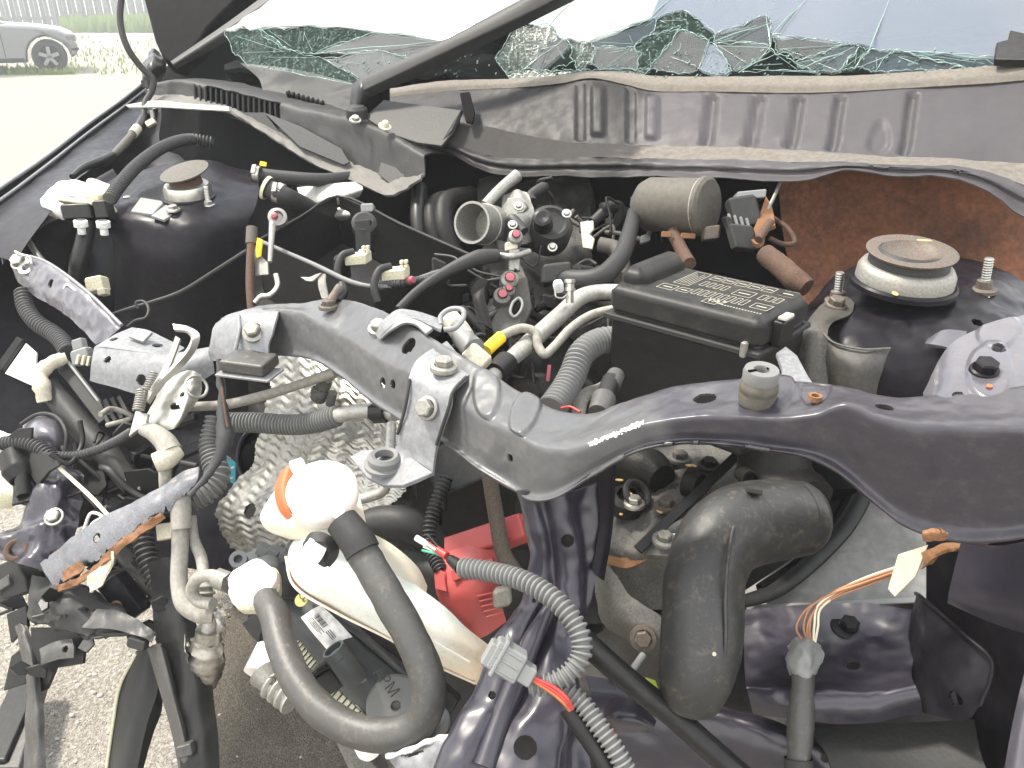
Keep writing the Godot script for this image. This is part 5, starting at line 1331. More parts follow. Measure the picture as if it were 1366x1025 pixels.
	# dark structure to the right and below
	put("right_inner_wing", sheet([[Vector3(1240, 560, 0.66), Vector3(1300, 560, 0.6), Vector3(1440, 560, 0.55)], [Vector3(1235, 680, 0.7), Vector3(1310, 700, 0.63), Vector3(1440, 700, 0.55)], [Vector3(1240, 820, 0.76), Vector3(1320, 820, 0.68), Vector3(1440, 800, 0.56)], [Vector3(1280, 960, 0.78), Vector3(1340, 960, 0.68), Vector3(1440, 960, 0.58)], [Vector3(1260, 1080, 0.76), Vector3(1340, 1080, 0.68), Vector3(1440, 1080, 0.58)]], 7, 7, 0.003, {"dent": [0.008, 9.0]}), mats.dark_paint, shell)
	put("panel_pad", sheet([[Vector3(1282, 724, 0.60), Vector3(1320, 730, 0.58), Vector3(1380, 720, 0.55)], [Vector3(1266, 790, 0.61), Vector3(1310, 806, 0.59), Vector3(1380, 800, 0.55)], [Vector3(1264, 805, 0.615), Vector3(1320, 830, 0.595), Vector3(1380, 850, 0.56)]], 6, 6, 0.006), mats.paint, shell)
	put("right_sill_edge", sheet([[Vector3(1366, 900, 0.5), Vector3(1380, 900, 0.49), Vector3(1400, 900, 0.49)], [Vector3(1352, 960, 0.5), Vector3(1366, 960, 0.488), Vector3(1390, 960, 0.488)], [Vector3(1334, 1060, 0.5), Vector3(1350, 1060, 0.486), Vector3(1380, 1060, 0.486)]], 5, 6, 0.004), mats.lavender_paint, shell)
	put("undertray", sheet([[Vector3(560, 640, 1.3), Vector3(800, 640, 1.2), Vector3(1000, 640, 1.12), Vector3(1260, 640, 1.0)], [Vector3(560, 800, 1.28), Vector3(800, 800, 1.12), Vector3(1000, 800, 1.0), Vector3(1280, 800, 0.9)], [Vector3(545, 960, 1.22), Vector3(800, 960, 1.02), Vector3(1000, 960, 0.9), Vector3(1300, 960, 0.82)], [Vector3(560, 1120, 1.1), Vector3(800, 1120, 0.95), Vector3(1000, 1120, 0.85), Vector3(1400, 1120, 0.74)]], 8, 8, 0.004, {"dent": [0.025, 6.0]}), mats.greasy, shell)
	put("lower_crossmember", sheet([[Vector3(780, 900, 0.80), Vector3(960, 940, 0.76), Vector3(1100, 985, 0.72), Vector3(1240, 1060, 0.68)], [Vector3(790, 930, 0.78), Vector3(945, 950, 0.745), Vector3(1090, 1000, 0.7), Vector3(1220, 1080, 0.66)], [Vector3(800, 985, 0.775), Vector3(950, 1000, 0.74), Vector3(1080, 1040, 0.7), Vector3(1200, 1120, 0.66)], [Vector3(790, 1060, 0.8), Vector3(950, 1080, 0.77), Vector3(1070, 1100, 0.73), Vector3(1180, 1180, 0.68)]], 8, 6, 0.003, {"dent": [0.004, 12.0], "holes": [[1102, 1012, 0.004]]}), mats.paint, shell)
	put("tray_floor", sheet([[Vector3(1070, 966, 0.72), Vector3(1180, 966, 0.71), Vector3(1300, 960, 0.69)], [Vector3(1100, 1000, 0.69), Vector3(1200, 1010, 0.68), Vector3(1310, 1010, 0.66)], [Vector3(1120, 1070, 0.66), Vector3(1220, 1080, 0.65), Vector3(1340, 1080, 0.63)]], 6, 6, 0.003), mats.dull_plastic, shell)
	# wire bundle with its tape, sleeve and tag
	var wb := thing("copper_wire_bundle", "bundle of bare brown and cream wires arching to a torn white tag", "wires", at(1080, 860, 0.72))
	for q in [[0, 0, "copper"], [5, 3, "copper"], [-6, 4, "copper"], [9, -3, "wire_cream"], [3, 7, "copper"], [12, 1, "wire_cream"]]:
		var x: float = q[0]
		var y: float = q[1]
		put("wire", tube([Vector3(1078 + x * 0.8, 856 + y * 0.4, 0.705), Vector3(1072 + x * 1.6, 836 + y * 0.5, 0.7), Vector3(1080 + x * 1.2, 812 + y, 0.7), Vector3(1112 + x, 790 + y, 0.7), Vector3(1152 + x * 0.5, 774 + y * 1.2, 0.69), Vector3(1200 + x * 0.3, 758 + y, 0.67)], 0.0011, 6), mats[q[2]], wb)
	put("taped_boot", sheet([[Vector3(1050, 862, 0.715), Vector3(1064, 850, 0.705), Vector3(1084, 852, 0.7), Vector3(1096, 862, 0.71)], [Vector3(1048, 884, 0.71), Vector3(1064, 880, 0.693), Vector3(1082, 880, 0.69), Vector3(1096, 880, 0.705)], [Vector3(1052, 902, 0.712), Vector3(1066, 904, 0.695), Vector3(1080, 904, 0.692), Vector3(1090, 902, 0.705)]], 6, 6, 0.012, {"dent": [0.006, 45.0]}), mats.grey_plastic, wb)
	put("sleeve", tube([Vector3(1072, 898, 0.70), Vector3(1070, 930, 0.695), Vector3(1068, 970, 0.69), Vector3(1066, 1016, 0.685)], [0.0095, 0.0105, 0.0108, 0.0098], 16, {"bump": [0.002, 40.0]}), mats.grey_hose, wb)
	put("plug", lathe(at(1066, 1022, 0.685), dir(0, -1, 0.2), [Vector2(0.012, -0.006), Vector2(0.013, 0.01), Vector2(0.0125, 0.03)], 16), mats.dull_plastic, wb)
	var tg := thing("torn_tag", "torn off-white tag with orange end hanging on the copper wires", "tag", at(1205, 770, 0.66))
	put("tag", plate([Vector3(1198, 740, 0.665), Vector3(1238, 727, 0.655), Vector3(1222, 770, 0.655), Vector3(1194, 797, 0.66), Vector3(1184, 786, 0.665)], 0.003, 0.001), mats.tape, tg)
	put("orange_wrap", sheet([[Vector3(1226, 738, 0.655), Vector3(1252, 727, 0.64), Vector3(1290, 722, 0.62), Vector3(1322, 715, 0.6)], [Vector3(1230, 748, 0.652), Vector3(1254, 735, 0.636), Vector3(1288, 728, 0.618), Vector3(1318, 718, 0.6)], [Vector3(1228, 760, 0.656), Vector3(1248, 744, 0.64), Vector3(1280, 733, 0.622), Vector3(1312, 722, 0.602)]], 6, 5, 0.004, {"dent": [0.004, 40.0]}), mats.orange_rust, tg)

func lettering(s: String, o: Vector3, right: Vector3, up: Vector3, h: float, m: Material, parent: Node) -> void:
	var tm := TextMesh.new()
	tm.text = s
	var f := SystemFont.new()
	f.font_names = PackedStringArray(["Droid Sans"])
	tm.font = f
	tm.font_size = 32
	tm.pixel_size = h / 24.0
	tm.depth = 0.0004
	tm.horizontal_alignment = HORIZONTAL_ALIGNMENT_LEFT
	tm.vertical_alignment = VERTICAL_ALIGNMENT_BOTTOM
	var o3 := MeshInstance3D.new()
	o3.name = "lettering"
	o3.mesh = tm
	o3.material_override = m
	parent.add_child(o3, true)
	var x := right.normalized()
	var y := (up - x * up.dot(x)).normalized()
	o3.global_transform = Transform3D(Basis(x, y, x.cross(y)), o)

# ---------- the engine and what hangs on it
func engine() -> void:
	var e := thing("engine_block", "grimy dark engine and gearbox mass deep in the bay", "engine", at(600, 800, 1.3))
	put("block", sheet([[Vector3(330, 360, 1.5), Vector3(460, 360, 1.42), Vector3(600, 360, 1.34), Vector3(740, 380, 1.25), Vector3(850, 400, 1.2)], [Vector3(330, 480, 1.44), Vector3(460, 480, 1.34), Vector3(600, 470, 1.24), Vector3(740, 470, 1.16), Vector3(850, 500, 1.14)], [Vector3(330, 640, 1.44), Vector3(460, 640, 1.32), Vector3(600, 640, 1.2), Vector3(740, 640, 1.1), Vector3(850, 640, 1.1)], [Vector3(330, 830, 1.42), Vector3(460, 830, 1.32), Vector3(600, 830, 1.2), Vector3(740, 830, 1.12), Vector3(850, 830, 1.1)]], 12, 10, 0.01, {"dent": [0.05, 7.0]}), mats.greasy, e)
	put("intake_runner", tube([Vector3(560, 250, 1.4), Vector3(558, 290, 1.36), Vector3(562, 330, 1.34)], 0.014, 14), mats.black_plastic, e)
	for q in [[600, 0.018], [584, 0.013], [716, 0.02]]:
		put("intake_runner", tube([Vector3(q[0] + 30, 262, 1.42), Vector3(q[0] - 4, 270, 1.37), Vector3(q[0] - 8, 300, 1.34), Vector3(q[0] + 4, 340, 1.33)], q[1], 14), mats.greasy, e)
	put("rear_cover", sheet([[Vector3(640, 240, 1.42), Vector3(720, 236, 1.38), Vector3(790, 240, 1.32)], [Vector3(640, 300, 1.38), Vector3(720, 296, 1.32), Vector3(790, 290, 1.28)], [Vector3(640, 380, 1.34), Vector3(720, 380, 1.28), Vector3(790, 380, 1.24)]], 6, 6, 0.01, {"dent": [0.03, 12.0]}), mats.greasy, e)
	for k in 26:
		var x := rng.randf_range(560, 840)
		var y := rng.randf_range(350, 520)
		var c := at(x, y, 1.18 + (600 - x) * 0.0003)
		put("lump", block(c, dir(rng.randf_range(0.4, 1), rng.randf_range(-0.5, 0.5), 0.3) * rng.randf_range(0.02, 0.05), Vector3.UP * rng.randf_range(0.012, 0.035), dir(0, 0, 1) * 0.03, 0.005), mats.greasy, e)
	for k in 22:
		var x := rng.randf_range(560, 800)
		var y := rng.randf_range(330, 500)
		var dd := rng.randf_range(1.05, 1.12)
		var q := [Vector3(x, y, dd + 0.05)]
		for l in 3: q.append(q[l] + Vector3(rng.randf_range(-10, 45), rng.randf_range(-28, 38), -0.012))
		put("hose" if k % 3 == 0 else "wire", tube(q, rng.randf_range(0.006, 0.009) if k % 3 == 0 else rng.randf_range(0.0015, 0.003), 8), [mats.rubber, mats.black_conduit, mats.dull_plastic, mats.greasy][k % 4], e)
	for k in 16:
		var q := [Vector3(rng.randf_range(690, 860), rng.randf_range(250, 330), rng.randf_range(1.2, 1.27))]
		for l in 3: q.append(q[l] + Vector3(rng.randf_range(-30, 40), rng.randf_range(-20, 34), -0.01))
		put("hose" if k % 4 == 0 else "wire", tube(q, 0.008 if k % 4 == 0 else rng.randf_range(0.0015, 0.0035), 8), [mats.rubber, mats.dull_plastic, mats.greasy, mats.canister][k % 4], e)
		if k % 2: put("clip", block(w(q[2]), dir(1, rng.randf(), 0) * 0.016, dir(0, 1, 0.2) * 0.012, dir(0, 0, 1) * 0.012, 0.002), [mats.dull_plastic, mats.grey_plastic][(k / 2) % 2], e)
	# the open tray of the air cleaner
	var a := thing("air_cleaner_tray", "open black air cleaner tray full of loose connectors", "tray", at(480, 400, 1.25))
	var L := at(345, 321, 1.25)
	var F := at(500, 388, 1.06)
	var R := at(640, 346, 1.16)
	var B := at(450, 262, 1.42)
	var dn := Vector3(0, -0.085, 0)
	for q in [[L, F], [F, R], [R, B], [B, L]]:
		var m: Vector3 = (L + F + R + B) / 4
		var s: Vector3 = ((q[0] + q[1]) / 2 - m).normalized() * 0.003
		put("wall", plate([q[0] + s, q[1] + s, q[1] + dn * 1.1 + s, q[0] + dn * 1.1 + s], 0.003, 0.0008, {"world": true}), mats.black_plastic, a)
	put("floor", plate([L + dn, F + dn, R + dn, B + dn], 0.004, 0.001, {"world": true, "face": Vector3.UP}), mats.black_plastic, a)
	put("rim", tube([L, L.lerp(F, 0.5), F.lerp(L, 0.1), F.lerp(R, 0.12), F.lerp(R, 0.6), R], 0.0035, 8, {"world": true, "su": 5}), mats.conduit, a)
	put("rim", tube([L, L.lerp(B, 0.5), B, B.lerp(R, 0.5), R], 0.0028, 8, {"world": true, "su": 4}), mats.black_plastic, a)
	for k in 5:
		var x := 372.0 + k * 26
		put("side_rib", plate([Vector3(x, 352 + k * 8, 1.235 - k * 0.03), Vector3(x + 8, 356 + k * 8, 1.23 - k * 0.03), Vector3(x + 22, 384 + k * 5, 1.235 - k * 0.03), Vector3(x + 14, 388 + k * 5, 1.24 - k * 0.03)], 0.006, 0.001), mats.dull_plastic, a)
	# loose connectors lying in the tray
	var spots := [[486, 318, 1.22, "black_plastic", "tall black connector standing at the back of the air cleaner tray"], [478, 345, 1.15, "cream", "cream connector at the left of the pair in the air cleaner tray"], [528, 365, 1.08, "cream", "cream connector near the front corner of the air cleaner tray"]]
	for q in spots:
		var c := at(q[0], q[1], q[2])
		var t := thing("loose_connector", q[4], "connector", c, "connectors in the air cleaner tray")
		if q[3] == "cream":
			put("housing", block(c, dir(1, 0.05, 0.2) * 0.032, dir(0, 1, 0.4) * 0.015, dir(-0.2, -0.4, 1) * 0.026, 0.002), mats.cream, t)
			put("rim", block(c + dir(0, 1, 0.4) * 0.006, dir(1, 0.05, 0.2) * 0.025, dir(0, 1, 0.4) * 0.004, dir(-0.2, -0.4, 1) * 0.02, 0.001), mats.cream, t)
			for k in 2:
				for l in 2: put("terminal", block(c + dir(1, 0.05, 0.2) * (0.009 + k * 0.006) + dir(0, 1, 0.4) * (0.009 + l * 0.006), dir(1, 0, 0.2) * 0.005, dir(0, 1, 0.4) * 0.005, dir(-0.2, -0.4, 1) * 0.006, 0.0008), mats.cream, t)
			put("hose", tube([c + dir(-0.2, 0.3, 0.2) * 0.012, c + dir(-0.7, 0.1, 0.5) * 0.024, c + dir(-0.8, -0.6, 0.6) * 0.038, c + dir(-0.5, -1, 0.5) * 0.05], 0.0052, 10, {"world": true}), mats.rubber, t)
		else:
			put("housing", block(c + dir(0, 1, 0) * 0.002, dir(1, 0.1, 0) * 0.026, dir(0, 1, 0.2) * 0.05, dir(0, 0, 1) * 0.025, 0.004), mats.black_plastic, t)
			put("head", lathe(c + dir(0, 1, 0) * 0.02, dir(0.1, 0.3, 1), [Vector2(0.019, -0.01), Vector2(0.019, 0.008), Vector2(0.014, 0.012), Vector2(0.0001, 0.01)], 20), mats.dull_plastic, t)
			put("seal", block(c + dir(0.1, -0.7, 0.5) * 0.028, dir(1, 0.05, 0) * 0.018, dir(0, 1, 0.3) * 0.006, dir(0, 0, 1) * 0.008, 0.002), mats.paper, t)
	put_solo_tube("wiring_sleeve", [Vector3(500, 380, 1.09), Vector3(530, 379, 1.07), Vector3(545, 376, 1.08), Vector3(585, 372, 1.1)], 0.0055, mats.black_conduit, "short ribbed black wiring sleeve in the air cleaner tray", "conduit", {"ribs": [0.004, 0.0016]})
	solo("relay_cap", lathe(at(456, 352, 1.18), Vector3.UP, [Vector2(0.012, -0.02), Vector2(0.012, 0.008), Vector2(0.009, 0.012), Vector2(0.0001, 0.012)], 16), mats.black_plastic, "round black cap left of the cream connectors in the tray", "cap")
	solo("vacuum_plug", lathe(at(549, 374, 1.07), dir(0.6, 0, 0.8), [Vector2(0.005, -0.01), Vector2(0.006, 0.0), Vector2(0.004, 0.005), Vector2(0.0001, 0.005)], 12), mats.red, "small pink plug at the front corner of the air cleaner tray", "plug")
	# throttle body
	var t := thing("throttle_body", "grey cast throttle body with an open round mouth", "throttle body", at(660, 320, 1.17))
	var ax := dir(-0.5, -0.1, 0.86)
	var c := at(629, 297, 1.12)
	put("mouth", lathe(c, ax, [Vector2(0.0285, -0.055), Vector2(0.0285, -0.006), Vector2(0.0295, -0.004), Vector2(0.0295, 0.0), Vector2(0.0262, 0.0), Vector2(0.0255, -0.002), Vector2(0.025, -0.05), Vector2(0.001, -0.051)], 40), mats.cast, t)
	put("bead", ring(c - ax * 0.034, ax, 0.0285, 0.0016), mats.cast, t)
	put("casting", sheet([[Vector3(672, 262, 1.19), Vector3(690, 252, 1.18), Vector3(706, 262, 1.17)], [Vector3(668, 290, 1.165), Vector3(692, 288, 1.14), Vector3(714, 286, 1.15)], [Vector3(672, 316, 1.17), Vector3(694, 326, 1.15), Vector3(712, 322, 1.16)]], 6, 6, 0.03, {"dent": [0.005, 40.0]}), mats.cast, t)
	put("ear", plate([Vector3(676, 264, 1.15), Vector3(690, 262, 1.145), Vector3(698, 268, 1.14), Vector3(703, 276, 1.138), Vector3(698, 284, 1.14), Vector3(690, 284, 1.14), Vector3(694, 300, 1.14), Vector3(682, 306, 1.145), Vector3(674, 290, 1.15)], 0.008, 0.002), mats.cast, t)
	put("stem", tube([Vector3(648, 274, 1.17), Vector3(664, 256, 1.18), Vector3(690, 234, 1.2)], [0.0085, 0.008, 0.0095], 14), mats.cast, t)
	put("position_sensor", lathe(at(735, 298, 1.15), dir(0.1, 0.3, 1), [Vector2(0.033, -0.04), Vector2(0.033, -0.008), Vector2(0.028, 0.0), Vector2(0.027, 0.004), Vector2(0.022, 0.006), Vector2(0.018, 0.002), Vector2(0.0001, 0.0)], 28), mats.dull_plastic, t)
	put("sensor_boss", lathe(at(724, 292, 1.12), dir(-0.1, 0.3, 1), [Vector2(0.014, -0.02), Vector2(0.013, 0.004), Vector2(0.009, 0.006), Vector2(0.0001, 0.004)], 18), mats.black_plastic, t)
	put("lever_plate", plate([Vector3(660, 318, 1.15), Vector3(690, 326, 1.14), Vector3(696, 340, 1.13), Vector3(666, 336, 1.14)], 0.012, 0.002), mats.dirty_cast, t)
	for q in [[692, 275], [684, 300], [756, 285], [737, 330]]:
		put("screw", hexbolt(at(q[0], q[1], 1.125), dir(0, 0.3, 1), 0.0045), mats.zinc, t)
	put("tab", plate([Vector3(774, 296, 1.17), Vector3(791, 294, 1.165), Vector3(792, 305, 1.16), Vector3(786, 312, 1.16), Vector3(793, 318, 1.158), Vector3(790, 332, 1.155), Vector3(777, 330, 1.16)], 0.004, 0.001), mats.cream, t)
	# bracket with pink paint dabs
	var b := thing("bracket_plate", "olive grey slotted bracket plate with pink-dabbed screws, right of the tray", "bracket", at(660, 440, 1.08))
	put("plate", plate([Vector3(690, 344, 1.12), Vector3(704, 372, 1.1), Vector3(710, 410, 1.08), Vector3(700, 432, 1.07), Vector3(662, 446, 1.06), Vector3(652, 436, 1.07), Vector3(664, 412, 1.08), Vector3(680, 396, 1.09)], 0.006, 0.002), mats.dirty_cast, b)
	put("slot_rim", tube([Vector3(684, 404, 1.068), Vector3(692, 398, 1.07), Vector3(697, 404, 1.066), Vector3(694, 416, 1.06), Vector3(686, 423, 1.058), Vector3(681, 417, 1.06), Vector3(684, 404, 1.068)], 0.0022, 6, {"su": 5}), mats.grey_plastic, b)
	put("slot", plate([Vector3(685, 405, 1.068), Vector3(692, 400, 1.07), Vector3(695, 405, 1.066), Vector3(692, 415, 1.06), Vector3(686, 421, 1.058), Vector3(683, 416, 1.06)], 0.003, 0.0005), mats.void, b)
	put("clip_arm", sheet([[Vector3(628, 384, 1.07), Vector3(640, 372, 1.08), Vector3(652, 374, 1.07)], [Vector3(630, 396, 1.06), Vector3(638, 396, 1.055), Vector3(646, 388, 1.06)], [Vector3(636, 430, 1.05), Vector3(648, 434, 1.045), Vector3(658, 440, 1.045)]], 6, 6, 0.006), mats.greasy, b)
	for q in [[680, 372, 0.0075], [679, 386, 0.0055], [670, 394, 0.0072], [688, 315, 0.006]]:
		var s := put("screw", lathe(at(q[0], q[1], 1.075), dir(0.1, 0.3, 1), [Vector2(q[2] * 1.7, -0.02), Vector2(q[2] * 1.6, 0.0), Vector2(q[2], 0.003), Vector2(q[2] * 0.98, 0.006)], 16), mats.cast, b)
		put("pink_dab", lathe(at(q[0], q[1], 1.075), dir(0.1, 0.3, 1), [Vector2(q[2] * 0.85, 0.0058), Vector2(q[2] * 0.8, 0.0075), Vector2(0.0001, 0.008)], 12), mats.red, s)
	# fuel rail like valve on top of the bracket
	var v := thing("valve_block", "small pale metal valve block with cross pipes above the bracket plate", "valve", at(684, 360, 1.09))
	put("body", block(at(686, 348, 1.09), dir(1, 0, 0) * 0.016, dir(0, 1, 0.2) * 0.03, dir(0, 0, 1) * 0.016, 0.002), mats.cast, v)
	put("cross_pipe", tube([Vector3(662, 340, 1.09), Vector3(684, 342, 1.075), Vector3(706, 336, 1.09)], 0.0045, 10), mats.cast, v)
	put("cap", block(at(682, 329, 1.085), dir(1, 0.2, 0) * 0.018, dir(0, 1, 0.2) * 0.012, dir(0, 0, 1) * 0.014, 0.002), mats.tape, v)
	put_solo_tube("fuel_hose", [Vector3(531, 413, 1.02), Vector3(560, 386, 1.04), Vector3(605, 358, 1.06), Vector3(640, 344, 1.07), Vector3(664, 341, 1.08)], [0.0055, 0.006, 0.0085, 0.0115, 0.009], mats.rubber, "black hose running from the crossmember over the tray to the valve block", "hose", {"sides": 14})
	# loose tubes at the upper left of the engine
	for q in [[[Vector3(340, 232, 1.45), Vector3(372, 236, 1.45), Vector3(430, 240, 1.46), Vector3(480, 236, 1.5)], 0.012, "upper black hose stub with a worm clamp and yellow mark left of the engine", Vector3(343, 232, 1.44)], [[Vector3(356, 251, 1.36), Vector3(380, 262, 1.36), Vector3(404, 274, 1.4), Vector3(426, 286, 1.46), Vector3(444, 296, 1.5)], 0.016, "thick black hose with a cream open end and clamp left of the engine", Vector3(372, 258, 1.36)]]:
		var h := thing("clamped_hose", q[2], "hose", w(q[0][0]))
		put("hose", tube(q[0], q[1], 16), mats.rubber, h)
		var d: Vector3 = (w(q[0][1]) - w(q[0][0])).normalized()
		put("clamp", lathe(w(q[3]), d, [Vector2(q[1] + 0.001, -0.006), Vector2(q[1] + 0.002, -0.005), Vector2(q[1] + 0.002, 0.005), Vector2(q[1] + 0.001, 0.006)], 20), mats.zinc, h)
		put("clamp_screw", block(w(q[3]) + dir(-0.1, 0.3, 1) * (q[1] + 0.004), dir(0.2, 1, 0) * 0.016, dir(1, 0, 0) * 0.008, dir(0, 0, 1) * 0.006, 0.001), mats.zinc, h)
		put("end", lathe(w(q[0][0]), -d, [Vector2(q[1] * 1.25, -0.003), Vector2(q[1] * 1.3, 0.003), Vector2(q[1] * 0.8, 0.004), Vector2(q[1] * 0.7, -0.01), Vector2(0.0001, -0.012)], 20), mats.cream if q[1] > 0.013 else mats.dull_plastic, h)
		if q[1] < 0.013: put("yellow_mark", block(at(351, 219, 1.43), dir(1, -0.2, 0) * 0.012, dir(0.2, 1, 0) * 0.008, dir(0, 0, 1) * 0.004, 0.001), mats.yellow, h)
	var hs := thing("exhaust_cover", "pale metal cover pieces under the loose scuttle, left of the throttle body", "cover", at(440, 285, 1.45))
	put("upper_shell", sheet([[Vector3(396, 250, 1.5), Vector3(430, 246, 1.46), Vector3(478, 242, 1.46)], [Vector3(402, 268, 1.47), Vector3(432, 268, 1.44), Vector3(484, 252, 1.44)], [Vector3(410, 278, 1.48), Vector3(436, 278, 1.45), Vector3(480, 262, 1.45)]], 6, 4, 0.003), mats.pipe_alu, hs)
	put("lower_shell", sheet([[Vector3(432, 282, 1.45), Vector3(462, 274, 1.43), Vector3(480, 268, 1.43)], [Vector3(444, 290, 1.43), Vector3(466, 286, 1.41), Vector3(488, 280, 1.41)], [Vector3(454, 295, 1.44), Vector3(470, 293, 1.42), Vector3(490, 290, 1.42)]], 6, 4, 0.003), mats.pipe_alu, hs)
	put("corner_block", block(at(491, 279, 1.36), dir(1, 0, 0.2) * 0.024, Vector3.UP * 0.016, dir(0, 0, 1) * 0.02, 0.003), mats.grey_plastic, hs)
	# dipstick pipe with its bracket
	var dp := thing("dipstick_tube", "brown dipstick tube with brass mouth beside the tray's left corner", "dipstick tube", at(335, 420, 1.15))
	put("tube", tube([Vector3(336, 306, 1.2), Vector3(334, 340, 1.185), Vector3(333, 380, 1.165), Vector3(336, 420, 1.15)], 0.006, 12), mats.rust, dp)
	put("mouth", tube([Vector3(336, 304, 1.2), Vector3(335, 326, 1.193)], 0.0085, 14, {"open": true}), mats.canister, dp)
	var br := thing("cable_bracket", "grey hanging bracket with a yellow clip, wire hook and pink tipped post by the dipstick", "bracket", at(352, 400, 1.16))
	put("plate", plate([Vector3(346, 340, 1.19), Vector3(357, 350, 1.18), Vector3(358, 366, 1.175), Vector3(340, 368, 1.18), Vector3(340, 354, 1.185)], 0.003, 0.001), mats.dull_zinc, br)
	put("yellow_clip", sheet([[Vector3(343, 317, 1.19), Vector3(350, 320, 1.185)], [Vector3(341, 330, 1.19), Vector3(347, 332, 1.18)], [Vector3(342, 344, 1.185), Vector3(346, 342, 1.18)]], 4, 4, 0.003), mats.yellow, br)
	put("hook", tube([Vector3(368, 366, 1.16), Vector3(370, 382, 1.155), Vector3(360, 394, 1.15), Vector3(348, 396, 1.15), Vector3(340, 404, 1.15)], 0.0042, 8), mats.zinc, br)
	put("post", tube([Vector3(364, 296, 1.2), Vector3(362, 320, 1.18), Vector3(360, 350, 1.165)], [0.006, 0.0045, 0.0035], 10), mats.cast, br)
	put("eye", lathe(at(370, 290, 1.2), dir(0.2, 0.2, 1), [Vector2(0.014, -0.01), Vector2(0.014, 0.003), Vector2(0.009, 0.005), Vector2(0.007, -0.002), Vector2(0.0001, -0.003)], 18), mats.cast, br)
	put("pink_tip", lathe(at(366, 288, 1.185), dir(0, 0.3, 1), [Vector2(0.005, -0.004), Vector2(0.0045, 0.003), Vector2(0.0001, 0.005)], 10), mats.red, br)
	# foil heat shield
	var tooth := func(u: float, v: float) -> float:
		# rows of small pressed waves and a few long folds
		var x := u * 18.0 + 0.5 * sin(v * 6.0)
		var y := v * 27.0 + 0.3 * sin(x * PI) + 0.6 * sin(u * 5.0)
		var f := y - floorf(y)
		var g := x + 0.5 * fposmod(floorf(y), 2.0)
		g -= floorf(g)
		var d := 0.0019 * (1.0 - absf(f - 0.75) * 1.6) * (0.6 + 0.9 * absf(nz(Vector3(u * 4.0, v * 4.0, 6), 1.0))) + 0.0007 * absf(g - 0.5)
		for q in [[1.1, 0.4, 0.62], [-0.7, 0.75, 0.15], [0.3, 0.95, 0.55], [2.4, 0.3, 1.3], [-1.6, 0.6, -0.35]]:
			d += 0.0025 * maxf(0.0, 1.0 - absf(u * q[0] + v * q[1] - q[2]) * 9.0)
		return d
	var edge := func(u: float, v: float) -> bool:
		var n := nz(Vector3(u * 6.0, v * 6.0, 1), 1.0) * 0.05
		return u > 0.02 + n and u < 0.98 + n and v < 0.98 + n
	var hsd := thing("heat_shield", "crumpled silver embossed foil heat shield under the crossmember", "heat shield", at(420, 740, 1.08))
	put("foil", sheet([[Vector3(356, 462, 1.18), Vector3(420, 466, 1.13), Vector3(480, 490, 1.07), Vector3(545, 540, 1.02)], [Vector3(352, 540, 1.15), Vector3(420, 545, 1.08), Vector3(486, 555, 1.03), Vector3(552, 590, 1.0)], [Vector3(334, 615, 1.13), Vector3(400, 620, 1.07), Vector3(480, 625, 1.02), Vector3(545, 645, 0.99)], [Vector3(284, 684, 1.11), Vector3(360, 690, 1.06), Vector3(440, 690, 1.02), Vector3(515, 690, 0.99)], [Vector3(312, 742, 1.09), Vector3(370, 752, 1.05), Vector3(430, 735, 1.02), Vector3(478, 712, 1.0)]], 40, 34, 0.0012, {"disp": tooth, "keep": edge, "dent": [0.005, 8.0], "holes": [[333, 682, 0.011]]}), mats.foil, hsd)
	var ox := thing("oxygen_sensor", "short brass grey sensor screwed in the foil heat shield", "sensor", at(428, 525, 1.05))
	put("body", tube([Vector3(424, 532, 1.05), Vector3(430, 518, 1.04), Vector3(436, 508, 1.035)], [0.0105, 0.0095, 0.008], 14), mats.dirty_cast, ox)
	put("collar", lathe(at(427, 524, 1.042), dir(0.4, 0.9, 0.2), [Vector2(0.012, -0.004), Vector2(0.0125, 0.003), Vector2(0.011, 0.005)], 16), mats.dirty_cast, ox)
	put("lead", tube([Vector3(436, 508, 1.035), Vector3(448, 498, 1.0), Vector3(462, 490, 0.97)], 0.005, 10), mats.dusty_pipe, ox)
	put("post", tube([Vector3(440, 540, 1.04), Vector3(444, 524, 1.03)], 0.006, 10), mats.dirty_cast, ox)
	# pump with a teal label
	var p := thing("power_steering_pump", "dark pump with a teal sticker behind the foil heat shield's edge", "pump", at(330, 630, 1.2))
	put("housing", lathe(at(342, 608, 1.19), dir(-0.5, 0.1, 0.85), [Vector2(0.045, -0.06), Vector2(0.045, -0.004), Vector2(0.038, 0.006), Vector2(0.034, 0.0), Vector2(0.02, 0.004), Vector2(0.018, 0.012), Vector2(0.0001, 0.012)], 32), mats.void, p)
	put("ring", ring(at(342, 608, 1.18), dir(-0.5, 0.1, 0.85), 0.04, 0.003), mats.paint, p)
	put("sticker", plate([Vector3(302, 608, 1.17), Vector3(314, 618, 1.165), Vector3(313, 648, 1.16), Vector3(302, 640, 1.17)], 0.002, 0.0005), mats.teal, p)
	for q in [[306, 612], [310, 624], [305, 630], [309, 638]]: put("sticker_mark", block(at(q[0], q[1], 1.163), dir(1, 0.3, 0) * 0.005, dir(0, 1, 0) * 0.003, dir(0, 0, 1) * 0.001, 0.0002), mats.orange if q[1] == 612 else mats.paper, p)
	# pipes in front of the shield
	put_solo_tube("grey_pipe", [Vector3(252, 543, 1.06), Vector3(300, 540, 1.05), Vector3(345, 530, 1.04), Vector3(400, 513, 1.02), Vector3(448, 496, 0.99)], [0.0062, 0.0065, 0.0068, 0.006, 0.007], mats.dusty_pipe, "thin grey pipe rising across the foil shield to the crossmember", "pipe")
	var ah := thing("sleeved_pipe", "silver pipe in a grey corrugated sleeve in front of the foil shield", "pipe", at(400, 580, 1.0))
